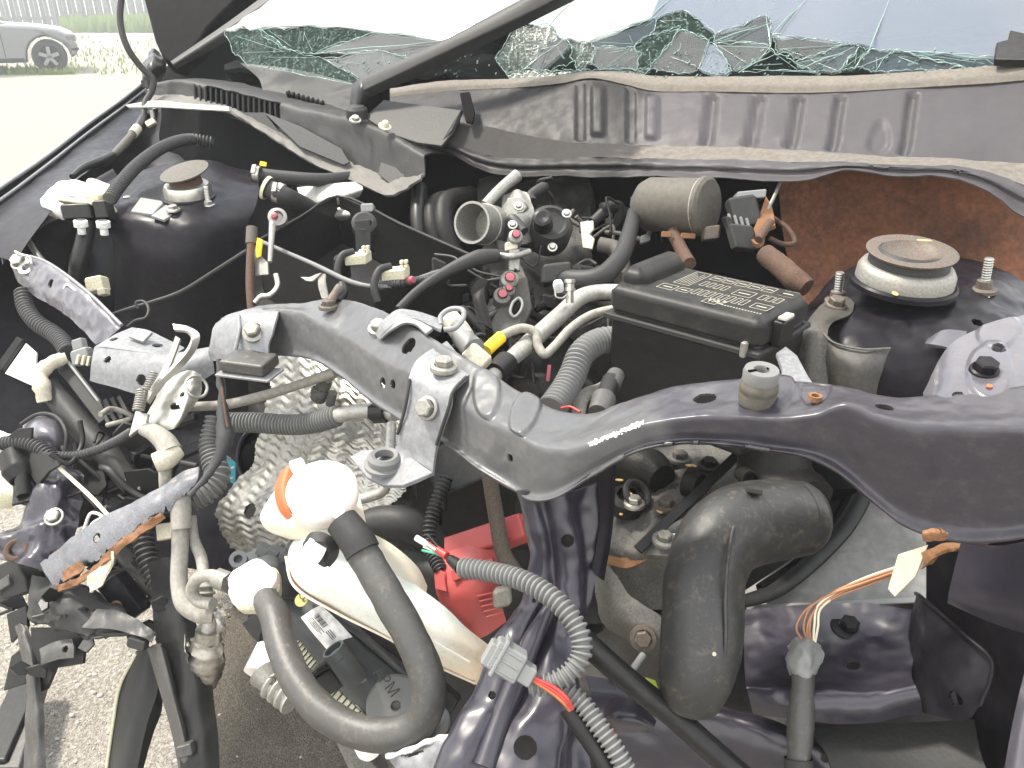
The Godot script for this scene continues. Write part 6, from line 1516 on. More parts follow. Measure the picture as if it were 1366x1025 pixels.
	put("sleeve", tube([Vector3(300, 564, 1.02), Vector3(340, 564, 1.01), Vector3(390, 567, 1.0), Vector3(420, 564, 0.99), Vector3(450, 555, 0.975)], 0.0118, 16, {"ribs": [0.0044, 0.0028]}), mats.conduit, ah)
	put("pipe", tube([Vector3(440, 558, 0.98), Vector3(470, 550, 0.965), Vector3(498, 548, 0.95), Vector3(528, 552, 0.93)], 0.0092, 14), mats.pipe_alu, ah)
	put("fitting", tube([Vector3(498, 551, 0.945), Vector3(516, 550, 0.935)], 0.0125, 6), mats.black_plastic, ah)
	put("down_pipe", tube([Vector3(522, 566, 0.92), Vector3(520, 600, 0.91)], 0.006, 10), mats.pipe_alu, ah)
	put_solo_tube("hook_pipe", [Vector3(470, 668, 0.93), Vector3(490, 664, 0.93), Vector3(512, 654, 0.92), Vector3(516, 640, 0.92)], 0.006, mats.pipe_alu, "bent silver pipe stub right of the round white cap", "pipe")
	# air conditioning pipes
	var ac := thing("air_conditioning_pipe", "thick dull aluminium pipe with a capped valve left of the fuse box", "pipe", at(720, 450, 0.9))
	put("pipe", tube([Vector3(650, 512, 0.82), Vector3(672, 488, 0.86), Vector3(706, 458, 0.91), Vector3(748, 420, 0.97), Vector3(776, 396, 1.0), Vector3(800, 390, 1.01), Vector3(835, 390, 1.0)], [0.0085, 0.0085, 0.0105, 0.0105, 0.0105, 0.01, 0.01], 16), mats.pipe_alu, ac)
	put("clamp", tube([Vector3(660, 500, 0.84), Vector3(676, 484, 0.862)], 0.0135, 14), mats.black_plastic, ac)
	var vv := put("valve", lathe(at(760, 400, 0.96), dir(0.0, 1, 0.1), [Vector2(0.0048, -0.004), Vector2(0.0048, 0.01), Vector2(0.0068, 0.0105), Vector2(0.0068, 0.014), Vector2(0.0055, 0.0145), Vector2(0.0055, 0.019), Vector2(0.0068, 0.02), Vector2(0.0068, 0.024), Vector2(0.005, 0.0245), Vector2(0.0045, 0.02), Vector2(0.0001, 0.02)], 18), mats.zinc, ac)
	put("cap", lathe(at(745, 382, 0.955), dir(-0.2, 0.8, 0.6), [Vector2(0.006, -0.006), Vector2(0.0065, 0.003), Vector2(0.005, 0.0065), Vector2(0.0001, 0.007)], 14), mats.paper, vv)
	put("tether", tube([Vector3(741, 386, 0.955), Vector3(742, 396, 0.95), Vector3(750, 398, 0.95), Vector3(756, 394, 0.95)], 0.0012, 6), mats.dull_zinc, vv)
	put_solo_tube("thin_bent_pipe", [Vector3(654, 462, 0.87), Vector3(672, 447, 0.89), Vector3(698, 438, 0.9), Vector3(714, 444, 0.9), Vector3(718, 462, 0.895), Vector3(726, 473, 0.89), Vector3(738, 464, 0.9), Vector3(762, 438, 0.92), Vector3(790, 420, 0.93), Vector3(832, 410, 0.93)], 0.0052, mats.dusty_pipe, "thin pipe with an S-bend looping over the aluminium pipe", "pipe")
	solo("yellow_sleeve", tube([Vector3(648, 468, 0.865), Vector3(668, 450, 0.884)], 0.0072, 12), mats.yellow, "bright yellow sleeve on the end of the thin bent pipe", "sleeve")
	# pale sensor below the ring loop
	var sn := thing("pale_sensor_connector", "pale grey plastic sensor plug lying through the ring loop", "connector", at(630, 480, 0.8))
	put("neck", tube([Vector3(600, 425, 0.85), Vector3(612, 440, 0.835), Vector3(620, 452, 0.825)], [0.011, 0.0115, 0.011], 14), mats.tape, sn)
	put("middle", tube([Vector3(614, 448, 0.828), Vector3(632, 466, 0.81)], [0.0105, 0.0125], 12), mats.grey_plastic, sn)
	put("plug", block(at(636, 478, 0.8), dir(0.7, -0.6, 0.2) * 0.026, dir(0.7, 0.7, 0.1) * 0.02, dir(0, 0.2, 1) * 0.018, 0.003), mats.tape, sn)
	# corrugated hoses by the fuse box
	put_solo_tube("corrugated_hose", [Vector3(822, 452, 0.9), Vector3(798, 456, 0.89), Vector3(776, 472, 0.87), Vector3(764, 500, 0.85), Vector3(752, 522, 0.83), Vector3(734, 548, 0.8)], 0.0135, mats.conduit, "grey corrugated hose curving down left of the fuse box", "hose", {"ribs": [0.0062, 0.003], "sides": 16})
	put_solo_tube("ribbed_conduit", [Vector3(836, 500, 0.92), Vector3(800, 520, 0.9), Vector3(778, 530, 0.87), Vector3(770, 560, 0.84)], 0.0075, mats.dusty_pipe, "smaller dusty hose behind the corrugated hose's foot", "hose")
	var rh := thing("radiator_hose_end", "black pipe end with a ribbed cap left of the crossmember's bend", "hose", at(808, 530, 0.75))
	put("cap", tube([Vector3(822, 500, 0.77), Vector3(814, 516, 0.755)], [0.0085, 0.0095], 16), mats.grey_hose, rh)
	put("pipe", tube([Vector3(816, 508, 0.762), Vector3(804, 540, 0.73)], 0.0092, 16), mats.black_plastic, rh)
	put("collar", tube([Vector3(806, 532, 0.738), Vector3(798, 552, 0.72)], [0.0115, 0.0095], 16), mats.grey_hose, rh)
	put_solo_tube("black_heater_hose", [Vector3(740, 368, 1.06), Vector3(770, 374, 1.03), Vector3(800, 370, 1.02), Vector3(826, 346, 1.04), Vector3(840, 310, 1.1), Vector3(846, 284, 1.16)], [0.014, 0.0135, 0.013, 0.012, 0.011, 0.010], mats.rubber, "black hose rising from the engine to the dusty canister", "hose", {"sides": 16})
	put_solo_tube("olive_hose", [Vector3(800, 326, 1.16), Vector3(822, 332, 1.15), Vector3(830, 350, 1.13), Vector3(828, 372, 1.1)], 0.011, mats.canister, "short dusty hose elbow below the canister", "hose")
	solo("plastic_cover_block", block(at(742, 366, 1.05), dir(1, 0.1, 0.1) * 0.04, Vector3.UP * 0.028, dir(0, 0, 1) * 0.03, 0.005), mats.dull_plastic, "dark squared plastic block between bracket plate and heater hose", "cover")
	put_solo_tube("red_wire_end", [Vector3(748, 545, 0.78), Vector3(760, 543, 0.78), Vector3(774, 550, 0.77)], 0.0014, mats.wire_red, "red wire peeping above the crossmember's bend", "wire")
	solo("pink_tag", block(at(732, 498, 0.88), dir(0.1, 1, 0) * 0.018, dir(1, 0, 0) * 0.004, dir(0, 0, 1) * 0.002, 0.0005), mats.red, "tiny pink tag hanging in the dark beside the corrugated hose", "tag")
	# brake booster canister
	var cn := thing("dusty_canister", "dusty brown cylindrical canister under the bulkhead lip", "canister", at(905, 310, 1.15))
	var ca := at(852, 272, 1.17)
	var cb := at(948, 276, 1.1)
	put("drum", lathe(ca, cb - ca, [Vector2(0.0001, -0.006), Vector2(0.014, -0.006), Vector2(0.032, 0.008), Vector2(0.038, 0.02), Vector2(0.038, 0.10), Vector2(0.041, 0.102), Vector2(0.041, 0.108), Vector2(0.037, 0.112), Vector2(0.0001, 0.112)], 36), mats.canister, cn)
	put("band", ring(ca.lerp(cb, 0.9), cb - ca, 0.038, 0.003), mats.dusty_pipe, cn)
	put("mount_foot", block(at(948, 312, 1.09), dir(1, 0.1, 0.1) * 0.022, Vector3.UP * 0.02, dir(0, 0, 1) * 0.02, 0.003), mats.rusty_steel, cn)
	for q in [[889, 313], [918, 315]]: put("amber_clip", block(at(q[0], q[1], 1.1), dir(1, -0.05, 0) * (0.014 if q[0] == 889 else 0.02), Vector3.UP * 0.008, dir(0, 0, 1) * 0.004, 0.001), mats.orange_rust, cn)
	put("drain_hose", tube([Vector3(898, 310, 1.12), Vector3(910, 335, 1.09), Vector3(920, 352, 1.06)], 0.009, 12), mats.rust, cn)
	var cc := thing("grey_multi_plug", "dusty grey multi-pin plug hanging right of the canister", "connector", at(995, 330, 1.05))
	put("upper_half", block(at(992, 284, 1.08), dir(1, 0.15, 0) * 0.038, dir(-0.3, 1, 0.1) * 0.042, dir(0, 0, 1) * 0.025, 0.004), mats.dull_plastic, cc)
	put("lower_half", block(at(990, 318, 1.06), dir(1, -0.1, 0) * 0.032, dir(-0.35, 1, 0.2) * 0.034, dir(0, 0, 1) * 0.025, 0.003), mats.dull_plastic, cc)
	put("rib", block(at(1000, 262, 1.08), dir(1, 0.1, 0) * 0.04, Vector3.UP * 0.012, dir(0, 0, 1) * 0.02, 0.002), mats.grey_plastic, cc)
	put("lead", tube([Vector3(966, 292, 1.1), Vector3(974, 308, 1.08), Vector3(986, 322, 1.06)], 0.004, 8), mats.rubber, cc)
	for k in 4: put("pin_rib", block(at(976 + k * 8, 300 + k * 2, 1.062), dir(1, -0.1, 0) * 0.003, dir(-0.35, 1, 0.2) * 0.03, dir(0, 0, 1) * 0.006, 0.0008), mats.grey_plastic, cc)
	put("side_latch", block(at(972, 300, 1.06), dir(1, -0.1, 0) * 0.008, dir(-0.35, 1, 0.2) * 0.02, dir(0, 0, 1) * 0.016, 0.002), mats.black_plastic, cc)
	put("rusty_lever", sheet([[Vector3(1022, 262, 1.09), Vector3(1030, 276, 1.08), Vector3(1034, 300, 1.06)], [Vector3(1012, 290, 1.07), Vector3(1020, 304, 1.06), Vector3(1026, 306, 1.06)], [Vector3(1000, 318, 1.05), Vector3(1010, 326, 1.04), Vector3(1016, 322, 1.04)]], 5, 5, 0.006), mats.orange_rust, cc)
	put("lever_shaft", tube([Vector3(1028, 296, 1.05), Vector3(1012, 320, 1.03)], 0.0055, 10), mats.rust, cc)
	put_solo_tube("rusty_pipe_stub", [Vector3(1020, 338, 1.0), Vector3(1042, 356, 0.98), Vector3(1062, 374, 0.96), Vector3(1076, 384, 0.95)], [0.0125, 0.0135, 0.014, 0.011], mats.rust, "thick rusty brown pipe stub above the fuse box's right end", "pipe", {"sides": 16, "bump": [0.002, 40.0]})
	put_solo_tube("rusty_loop_bracket", [Vector3(1030, 290, 1.1), Vector3(1052, 306, 1.08), Vector3(1060, 324, 1.07), Vector3(1046, 326, 1.07), Vector3(1026, 318, 1.07)], 0.0035, mats.rust, "thin brown loop beside the grey plug", "bracket")
	put_solo_tube("steel_rod", [Vector3(1042, 240, 1.1), Vector3(1034, 260, 1.09), Vector3(1024, 280, 1.08)], 0.0025, mats.dull_zinc, "thin steel rod right of the grey plug", "rod")
	# gearbox and its mount at the lower middle
	var g := thing("gearbox_cover", "grimy grey gearbox top with bolts and fallen leaf scraps, below the crossmember", "gearbox", at(870, 760, 0.95))
	put("cover", sheet([[Vector3(800, 590, 1.08), Vector3(880, 585, 1.04), Vector3(960, 590, 1.0), Vector3(1010, 590, 0.98)], [Vector3(800, 640, 1.02), Vector3(870, 640, 0.98), Vector3(940, 640, 0.94), Vector3(990, 620, 0.94)], [Vector3(796, 700, 0.96), Vector3(850, 700, 0.92), Vector3(910, 690, 0.9), Vector3(960, 670, 0.9)], [Vector3(792, 730, 0.93), Vector3(840, 736, 0.9), Vector3(880, 720, 0.89), Vector3(920, 700, 0.89)], [Vector3(800, 790, 0.96), Vector3(846, 790, 0.93), Vector3(890, 770, 0.92), Vector3(930, 750, 0.92)]], 9, 7, 0.006, {"dent": [0.012, 16.0], "holes": [[898, 646, 0.006]]}), mats.dirty_cast, g)
	put("rail", plate([Vector3(846, 728, 0.88), Vector3(992, 590, 0.92), Vector3(996, 604, 0.915), Vector3(856, 738, 0.875)], 0.006, 0.001), mats.black_plastic, g)
	put("edge_rust", sheet([[Vector3(810, 742, 0.925), Vector3(836, 744, 0.905), Vector3(862, 736, 0.895)], [Vector3(808, 752, 0.925), Vector3(836, 758, 0.902), Vector3(862, 748, 0.892)]], 5, 3, 0.004, {"dent": [0.004, 50.0]}), mats.orange_rust, g)
	put("boss", lathe(at(836, 668, 0.93), dir(0, 0.8, 0.6), [Vector2(0.022, -0.01), Vector2(0.02, 0.006), Vector2(0.012, 0.01), Vector2(0.011, 0.003), Vector2(0.0001, 0.002)], 20), mats.greasy, g)
	put("hose_loop", ring(at(850, 660, 0.925), dir(0.5, 0.5, 0.7), 0.016, 0.004), mats.rubber, g)
	put("bolt", hexbolt(at(846, 672, 0.915), dir(0, 0.9, 0.4), 0.008), mats.zinc, g)
	put("bolt", hexbolt(at(888, 675, 0.91), dir(0, 0.9, 0.4), 0.0085), mats.rusty_steel, g)
	put("bolt", hexbolt(at(907, 612, 0.98), dir(0, 0.9, 0.4), 0.009), mats.dirty_cast, g)
	put("bolt", hexbolt(at(946, 622, 0.955), dir(0, 0.9, 0.4), 0.009), mats.greasy, g)
	put("cylinder_lug", tube([Vector3(828, 620, 1.0), Vector3(868, 628, 0.97), Vector3(884, 640, 0.95)], [0.03, 0.026, 0.018], 16), mats.greasy, g)
	put("slave_cylinder", tube([Vector3(918, 642, 0.92), Vector3(934, 648, 0.91)], [0.018, 0.014], 16), mats.greasy, g)
	var mt := thing("engine_mount_bracket", "dull grey engine mount arm with a nut at its rounded end, beside the duct", "bracket", at(840, 870, 0.85))
	put("arm", sheet([[Vector3(790, 742, 0.92), Vector3(808, 752, 0.9), Vector3(824, 770, 0.885)], [Vector3(794, 790, 0.9), Vector3(816, 790, 0.875), Vector3(838, 792, 0.87)], [Vector3(802, 830, 0.885), Vector3(828, 818, 0.855), Vector3(856, 806, 0.85)], [Vector3(826, 848, 0.87), Vector3(850, 838, 0.84), Vector3(880, 822, 0.835)], [Vector3(850, 866, 0.86), Vector3(868, 856, 0.835), Vector3(889, 842, 0.83)], [Vector3(874, 874, 0.86), Vector3(880, 868, 0.842), Vector3(888, 858, 0.84)]], 6, 6, 0.012, {"dent": [0.003, 30.0]}), mats.dirty_cast, mt)
	put("nut", hexbolt(at(858, 852, 0.832), dir(-0.2, 0.1, 1), 0.009, null, 1.5), mats.rusty_steel, mt)
	put("pulley", lathe(at(870, 790, 0.93), dir(-0.1, 0.1, 1), [Vector2(0.034, -0.02), Vector2(0.034, 0.0), Vector2(0.028, 0.003), Vector2(0.026, -0.01), Vector2(0.01, -0.008), Vector2(0.009, 0.004), Vector2(0.0001, 0.004)], 28), mats.greasy, mt)
	put("upper_lug", plate([Vector3(860, 740, 0.885), Vector3(878, 712, 0.89), Vector3(904, 710, 0.88), Vector3(906, 740, 0.87), Vector3(880, 742, 0.872)], 0.008, 0.002), mats.cast, mt)
	put("lug_bolt", hexbolt(at(886, 720, 0.872), dir(0, 0.8, 0.5), 0.008, null, 1.6), mats.dull_zinc, mt)
	put("web", sheet([[Vector3(796, 756, 0.95), Vector3(850, 756, 0.93), Vector3(910, 760, 0.93)], [Vector3(800, 790, 0.94), Vector3(850, 784, 0.92), Vector3(910, 790, 0.92)], [Vector3(840, 830, 0.93), Vector3(870, 812, 0.92), Vector3(910, 820, 0.93)]], 5, 5, 0.01, {"dent": [0.01, 20.0]}), mats.dirty_cast, mt)
	# battery and red terminal cover
	var bt := thing("battery", "black battery with ribbed cable, partly hidden behind the white tank", "battery", at(620, 760, 0.98))
	var bo := at(590, 745, 0.98)
	put("case", rbox(bo, at(668, 716, 0.93) - bo, Vector3(0, 0.09, 0), Vector3(-0.04, 0, -0.09), 0.004), mats.black_plastic, bt)
	put("cable_cover", block(at(594, 655, 0.95), dir(0.3, -0.2, 0.2) * 0.02, Vector3.UP * 0.045, dir(-0.5, 0, 1) * 0.03, 0.003), mats.black_plastic, bt)
	put("red_lead", tube([Vector3(611, 648, 0.95), Vector3(624, 644, 0.935), Vector3(638, 634, 0.925)], 0.004, 8), mats.wire_red, bt)
	put("cream_lead", tube([Vector3(611, 652, 0.948), Vector3(625, 649, 0.933), Vector3(639, 640, 0.922)], 0.0016, 6), mats.wire_cream, bt)
	var rc := thing("red_cover", "bright red plastic terminal cover with a stepped top", "cover", at(640, 840, 0.88))
	put("top_step", plate([Vector3(590, 717, 0.90), Vector3(690, 684, 0.86), Vector3(700, 714, 0.855), Vector3(664, 728, 0.86), Vector3(590, 748, 0.89)], 0.03, 0.004), mats.red_plastic, rc)
	put("body", sheet([[Vector3(590, 738, 0.895), Vector3(630, 724, 0.88), Vector3(664, 722, 0.875)], [Vector3(586, 760, 0.88), Vector3(630, 752, 0.862), Vector3(668, 750, 0.865)], [Vector3(580, 780, 0.875), Vector3(624, 786, 0.855), Vector3(666, 780, 0.86)], [Vector3(592, 816, 0.88), Vector3(626, 824, 0.858), Vector3(670, 810, 0.862)], [Vector3(612, 840, 0.885), Vector3(640, 852, 0.865), Vector3(676, 830, 0.87)]], 7, 7, 0.004, {"dent": [0.002, 25.0]}), mats.red_plastic, rc)
	put("folded_tab", plate([Vector3(600, 762, 0.862), Vector3(656, 744, 0.85), Vector3(660, 756, 0.848), Vector3(604, 776, 0.858)], 0.004, 0.001), mats.red_plastic, rc)
	put("left_ear", plate([Vector3(578, 756, 0.878), Vector3(592, 764, 0.868), Vector3(596, 790, 0.862), Vector3(580, 786, 0.87)], 0.005, 0.001), mats.red_plastic, rc)
	for k in 5: put("side_rib", bar(at(636 + k * 3.0, 796 + k * 7.0, 0.851), at(664 + k * 1.5, 790 + k * 7.0, 0.853), 0.002, 0.002, dir(0, 0, 1), 0.0006), mats.red_plastic, rc)
	var rm := thing("red_cover_clip", "worn grey clip right of the red cover, by the column", "clip", at(672, 796, 0.84))
	put("clip", block(at(670, 796, 0.84), dir(1, 0.3, 0) * 0.02, dir(-0.1, 1, 0) * 0.02, dir(0, 0, 1) * 0.02, 0.004), mats.dusty_pipe, rm)
	var br2 := put_solo_tube("battery_hold_rod", [Vector3(652, 630, 0.84), Vector3(662, 690, 0.85), Vector3(672, 740, 0.85), Vector3(688, 770, 0.85)], [0.008, 0.0085, 0.0088, 0.011], mats.rusty_steel, "grimy rusty strut in front of the red cover", "strut", {"sides": 12})
	put_solo_tube("ribbed_black_cable", [Vector3(596, 636, 0.93), Vector3(582, 670, 0.92), Vector3(574, 700, 0.91), Vector3(574, 730, 0.9), Vector3(588, 762, 0.875)], 0.007, mats.black_conduit, "ribbed black cable left of the red cover", "cable", {"ribs": [0.005, 0.0024]})
	put_solo_tube("fat_black_hose", [Vector3(470, 714, 0.98), Vector3(500, 700, 0.98), Vector3(540, 700, 0.97), Vector3(580, 720, 0.97), Vector3(600, 750, 0.97)], [0.018, 0.021, 0.022, 0.022, 0.02], mats.rubber, "fat black hose behind the white tank", "hose", {"sides": 18})
	var fs := thing("fan_shroud", "dark plastic fan shroud edge behind the white tank", "shroud", at(560, 800, 0.98))
	put("panel", sheet([[Vector3(480, 740, 1.0), Vector3(540, 734, 0.97), Vector3(600, 750, 0.95)], [Vector3(520, 770, 0.98), Vector3(556, 766, 0.955), Vector3(596, 776, 0.93)], [Vector3(560, 840, 0.97), Vector3(600, 830, 0.945), Vector3(640, 850, 0.92)]], 6, 6, 0.005), mats.dull_plastic, fs)

func put_solo_tube(called: String, pts: Array, rad, m: Material, label: String, category: String, o := {}) -> MeshInstance3D:
	return solo(called, tube(pts, rad, o.get("sides", 12), o), m, label, category)

# ---------- reservoir, radiator and loose wiring at the front
func front_parts() -> void:
	# radiator leaning out towards the viewer
	var r := thing("radiator", "slim radiator with black end tank tilted out of the front", "radiator", at(480, 960, 0.82))
	var T0 := Vector3(352, 752, 0.86)
	var tank := []
	var axis_pts := [[350, 752, 0.87, 40], [372, 796, 0.85, 44], [420, 842, 0.83, 46], [470, 888, 0.81, 48], [520, 932, 0.79, 50], [566, 974, 0.775, 44]]
	for k in 7: tank.append([])
	for s in axis_pts:
		for k in 7:
			var a: float = PI * (k / 6.0)
			var off: float = -cos(a) * s[3]
			tank[k].append(Vector3(s[0] + off * 0.66, s[1] - off * 0.66, s[2] + 0.02 - sin(a) * 0.036))
	put("end_tank", sheet(tank, 8, 4, 0.003, {"dent": [0.001, 30.0]}), mats.tank, r)
	put("tank_step", tube([Vector3(420, 806, 0.815), Vector3(480, 846, 0.795), Vector3(530, 890, 0.78), Vector3(560, 922, 0.77)], 0.004, 8), mats.tank, r)
	put("crimp_strip", tube([Vector3(448, 818, 0.826), Vector3(500, 862, 0.803), Vector3(548, 908, 0.786)], 0.0028, 8, {"ribs": [0.006, 0.0012]}), mats.dull_zinc, r)
	put("core", rbox(at(452, 846, 0.86), at(590, 970, 0.80) - at(452, 846, 0.86), dir(0.55, 0.75, -0.3) * 0.03, dir(0, -0.3, -1) * 0.05, 0.003), mats.black_plastic, r)
	# collar of the filler
	put("filler_housing", sheet([[Vector3(302, 772, 0.84), Vector3(330, 738, 0.85), Vector3(368, 726, 0.86), Vector3(388, 742, 0.86)], [Vector3(312, 788, 0.81), Vector3(338, 760, 0.81), Vector3(370, 752, 0.82), Vector3(392, 768, 0.83)], [Vector3(324, 812, 0.81), Vector3(350, 800, 0.80), Vector3(376, 796, 0.81), Vector3(398, 800, 0.83)]], 7, 6, 0.006, {"dent": [0.003, 30.0]}), mats.tank, r)
	put("housing_ear", lathe(at(318, 747, 0.825), dir(0.1, 0.5, 0.9), [Vector2(0.009, -0.006), Vector2(0.009, 0.003), Vector2(0.0045, 0.003), Vector2(0.004, -0.004), Vector2(0.0001, -0.004)], 18), mats.tank, r)
	for q in [[352, 734], [366, 738], [392, 728], [382, 742]]: put("clip_tooth", block(at(q[0], q[1], 0.84), dir(1, -0.6, 0) * 0.012, dir(0.5, 1, 0) * 0.01, dir(0, 0, 1) * 0.02, 0.001), mats.tank, r)
	put("nipple", tube([Vector3(474, 906, 0.755), Vector3(462, 890, 0.75), Vector3(444, 866, 0.745)], [0.0128, 0.0122, 0.0112], 18, {"open": true}), mats.tank, r)
	put("nipple_saddle", sheet([[Vector3(440, 886, 0.768), Vector3(460, 880, 0.752), Vector3(478, 884, 0.757)], [Vector3(452, 904, 0.767), Vector3(468, 900, 0.75), Vector3(484, 900, 0.757)], [Vector3(466, 920, 0.767), Vector3(478, 914, 0.756), Vector3(490, 908, 0.76)]], 5, 5, 0.004), mats.grey_paint, r)
	put("round_boss", lathe(at(528, 942, 0.757), dir(0.1, 0.3, 1), [Vector2(0.028, -0.02), Vector2(0.028, 0.0), Vector2(0.026, 0.002), Vector2(0.005, 0.002), Vector2(0.0035, -0.004), Vector2(0.0001, -0.004)], 32), mats.conduit, r)
	# labels on the tank
	var lb := put("paper_label", sheet([[Vector3(401, 824, 0.786), Vector3(422, 810, 0.783), Vector3(428, 808, 0.784)], [Vector3(418, 846, 0.776), Vector3(440, 830, 0.772), Vector3(448, 826, 0.774)], [Vector3(437, 868, 0.77), Vector3(458, 854, 0.766), Vector3(470, 850, 0.767)]], 6, 6, 0.0006), mats.paper, r, "white paper label with small black print")
	var o0 := at(405, 823, 0.7835)
	var lx := (at(440, 865, 0.7665) - o0)
	var ly := (at(424, 811, 0.7805) - o0)
	var ink := Buf.new()
	for k in 11: bar(o0 + lx * (0.12 + k * 0.035) + ly * 0.5 + dir(0, 0, 1) * 0.0025, o0 + lx * (0.12 + k * 0.035) + ly * 0.85 + dir(0, 0, 1) * 0.0025, 0.0004 + 0.0005 * (k % 3) * 0.5, 0.0002, dir(0, 0, 1), 0.00005, ink)
	for k in 4: bar(o0 + lx * 0.1 + ly * (0.12 + k * 0.09) + dir(0, 0, 1) * 0.0024, o0 + lx * (0.5 + 0.1 * (k % 2)) + ly * (0.12 + k * 0.09) + dir(0, 0, 1) * 0.0024, 0.0005, 0.0002, dir(0, 0, 1), 0.00005, ink)
	for k in 3: bar(o0 + lx * 0.6 + ly * (0.5 + k * 0.12) + dir(0, 0, 1) * 0.0026, o0 + lx * 0.85 + ly * (0.5 + k * 0.12) + dir(0, 0, 1) * 0.0026, 0.0007, 0.0002, dir(0, 0, 1), 0.00005, ink)
	var ik := put("label_print", ink, mats.print_ink, lb)
	ik.set_meta("kind", "stuff")
	put("round_sticker", lathe(at(402, 801, 0.79), dir(-0.15, 0.5, 0.85), [Vector2(0.0068, 0), Vector2(0.0066, 0.0008), Vector2(0.0001, 0.0009)], 22), mats.sticker, r)
	lettering("QC", at(397, 803, 0.787), dir(1, -0.1, 0), dir(0.1, 1, -0.2), 0.008, mats.print_ink, r)
	lettering("APM", at(492, 901, 0.746), dir(0.62, -0.75, 0.1), dir(0.7, 0.65, -0.1), 0.011, mats.dull_plastic, r)
	# fins at the open side of the core
	for strip in [[[394, 858, 0.80], [420, 890, 0.79], 7], [[444, 922, 0.775], [492, 968, 0.765], 8]]:
		var a := at(strip[0][0], strip[0][1], strip[0][2])
		var e := at(strip[1][0], strip[1][1], strip[1][2])
		put("fin_strip", bar(a, e, 0.009, 0.004, dir(0, 0.3, 1), 0.001), mats.cream, r)
		for k in strip[2]:
			var q := a.lerp(e, (k + 0.5) / strip[2])
			put("fin", block(q + dir(0, 0.1, 1) * 0.002, dir(0.6, 0.7, 0) * 0.01, (e - a).normalized() * 0.0012, dir(0, 0, 1) * 0.003, 0.0003), mats.black_plastic, r)
	put("clip_bracket", block(at(436, 908, 0.765), dir(0.75, 0.5, 0) * 0.03, dir(-0.5, 0.75, 0.1) * 0.022, dir(0, 0, 1) * 0.03, 0.002), mats.black_plastic, r)
	put("clip_prong", block(at(424, 896, 0.75), dir(0.75, 0.5, 0) * 0.022, dir(-0.5, 0.75, 0.1) * 0.003, dir(0, 0, 1) * 0.014, 0.0008), mats.black_plastic, r)
	put("clip_prong", block(at(436, 884, 0.75), dir(0.75, 0.5, 0) * 0.02, dir(-0.5, 0.75, 0.1) * 0.003, dir(0, 0, 1) * 0.014, 0.0008), mats.black_plastic, r)
	put("side_mesh", plate([Vector3(444, 985, 0.80), Vector3(460, 974, 0.80), Vector3(506, 1030, 0.78), Vector3(500, 1060, 0.78), Vector3(470, 1040, 0.79)], 0.02, 0.002), mats.dirty_cast, r)
	put("drain_tube", lathe(at(484, 984, 0.775), at(500, 1014, 0.755) - at(484, 984, 0.775), [Vector2(0.0001, -0.03), Vector2(0.012, -0.03), Vector2(0.012, 0.016), Vector2(0.009, 0.021), Vector2(0.0001, 0.022)], 20), mats.white_plastic, r)
	var fc := thing("white_filler_cap", "round lobed bright white radiator cap on the slim radiator", "cap", at(337, 780, 0.8))
	var fa := dir(-0.05, 0.62, 0.78)
	put("cap", lathe(at(338, 780, 0.8), fa, [Vector2(0.0235, -0.008), Vector2(0.0245, 0.0), Vector2(0.0235, 0.006), Vector2(0.02, 0.008), Vector2(0.008, 0.0085), Vector2(0.0001, 0.009)], 48, null, {"lobes": [5, 0.06]}), mats.white_plastic, fc)
	put("skirt", lathe(at(338, 780, 0.8), fa, [Vector2(0.024, -0.018), Vector2(0.0255, -0.012), Vector2(0.0255, -0.004), Vector2(0.0235, -0.002)], 32, null, {"lobes": [7, 0.03]}), mats.cream, fc)
	# lower metal valve by the radiator
	var wv := thing("silver_drier", "pale metal receiver cylinder with a coil end, left of the big hose", "cylinder", at(360, 930, 0.95))
	put("cylinder", tube([Vector3(366, 866, 0.97), Vector3(352, 902, 0.95)], [0.022, 0.025], 20), mats.white_plastic, wv)
	put("neck", tube([Vector3(354, 898, 0.945), Vector3(364, 914, 0.935)], [0.02, 0.013], 16), mats.dull_zinc, wv)
	put("coil", tube([Vector3(360, 912, 0.935), Vector3(390, 936, 0.92)], 0.014, 16, {"ribs": [0.011, 0.005]}), mats.pipe_alu, wv)
	put("port", lathe(at(362, 908, 0.925), dir(0.1, 0.2, 1), [Vector2(0.005, 0.0), Vector2(0.0045, 0.003), Vector2(0.0001, 0.001)], 12), mats.dirty_cast, wv)
	var rbk := thing("radiator_tab", "grey plastic mounting tab under the white radiator cap", "tab", at(340, 850, 0.88))
	put("tab", plate([Vector3(322, 832, 0.88), Vector3(338, 820, 0.87), Vector3(352, 826, 0.86), Vector3(350, 838, 0.865), Vector3(344, 858, 0.87), Vector3(334, 850, 0.88)], 0.006, 0.0015), mats.dull_plastic, rbk)
	# washer tank
	var w0 := thing("white_tank", "long white translucent plastic tank slanting down behind the big hose", "tank", at(520, 880, 0.76))
	var rows := []
	var st := [[402, 708, 446, 678, 0.775, 0.0], [384, 738, 468, 688, 0.75, 0.04], [394, 776, 500, 722, 0.738, 0.045], [446, 812, 538, 766, 0.735, 0.045], [520, 855, 592, 810, 0.737, 0.042], [580, 888, 628, 842, 0.745, 0.035], [630, 912, 654, 862, 0.755, 0.018], [640, 916, 660, 872, 0.765, 0.0]]
	for k in 7: rows.append([])
	for s in st:
		for k in 7:
			var f := k / 6.0
			var p := Vector3(s[0], s[1], s[4] + 0.02).lerp(Vector3(s[2], s[3], s[4] + 0.03), f)
			p.z -= sin(f * PI) * s[5]
			rows[k].append(p)
	var aged := func(u: float, v: float, p: Vector3) -> Color:
		return Color(1, 1, 1).lerp(Color(0.92, 0.76, 0.62), smoothstep(0.55, 0.95, u + nz(p, 12.0) * 0.25))
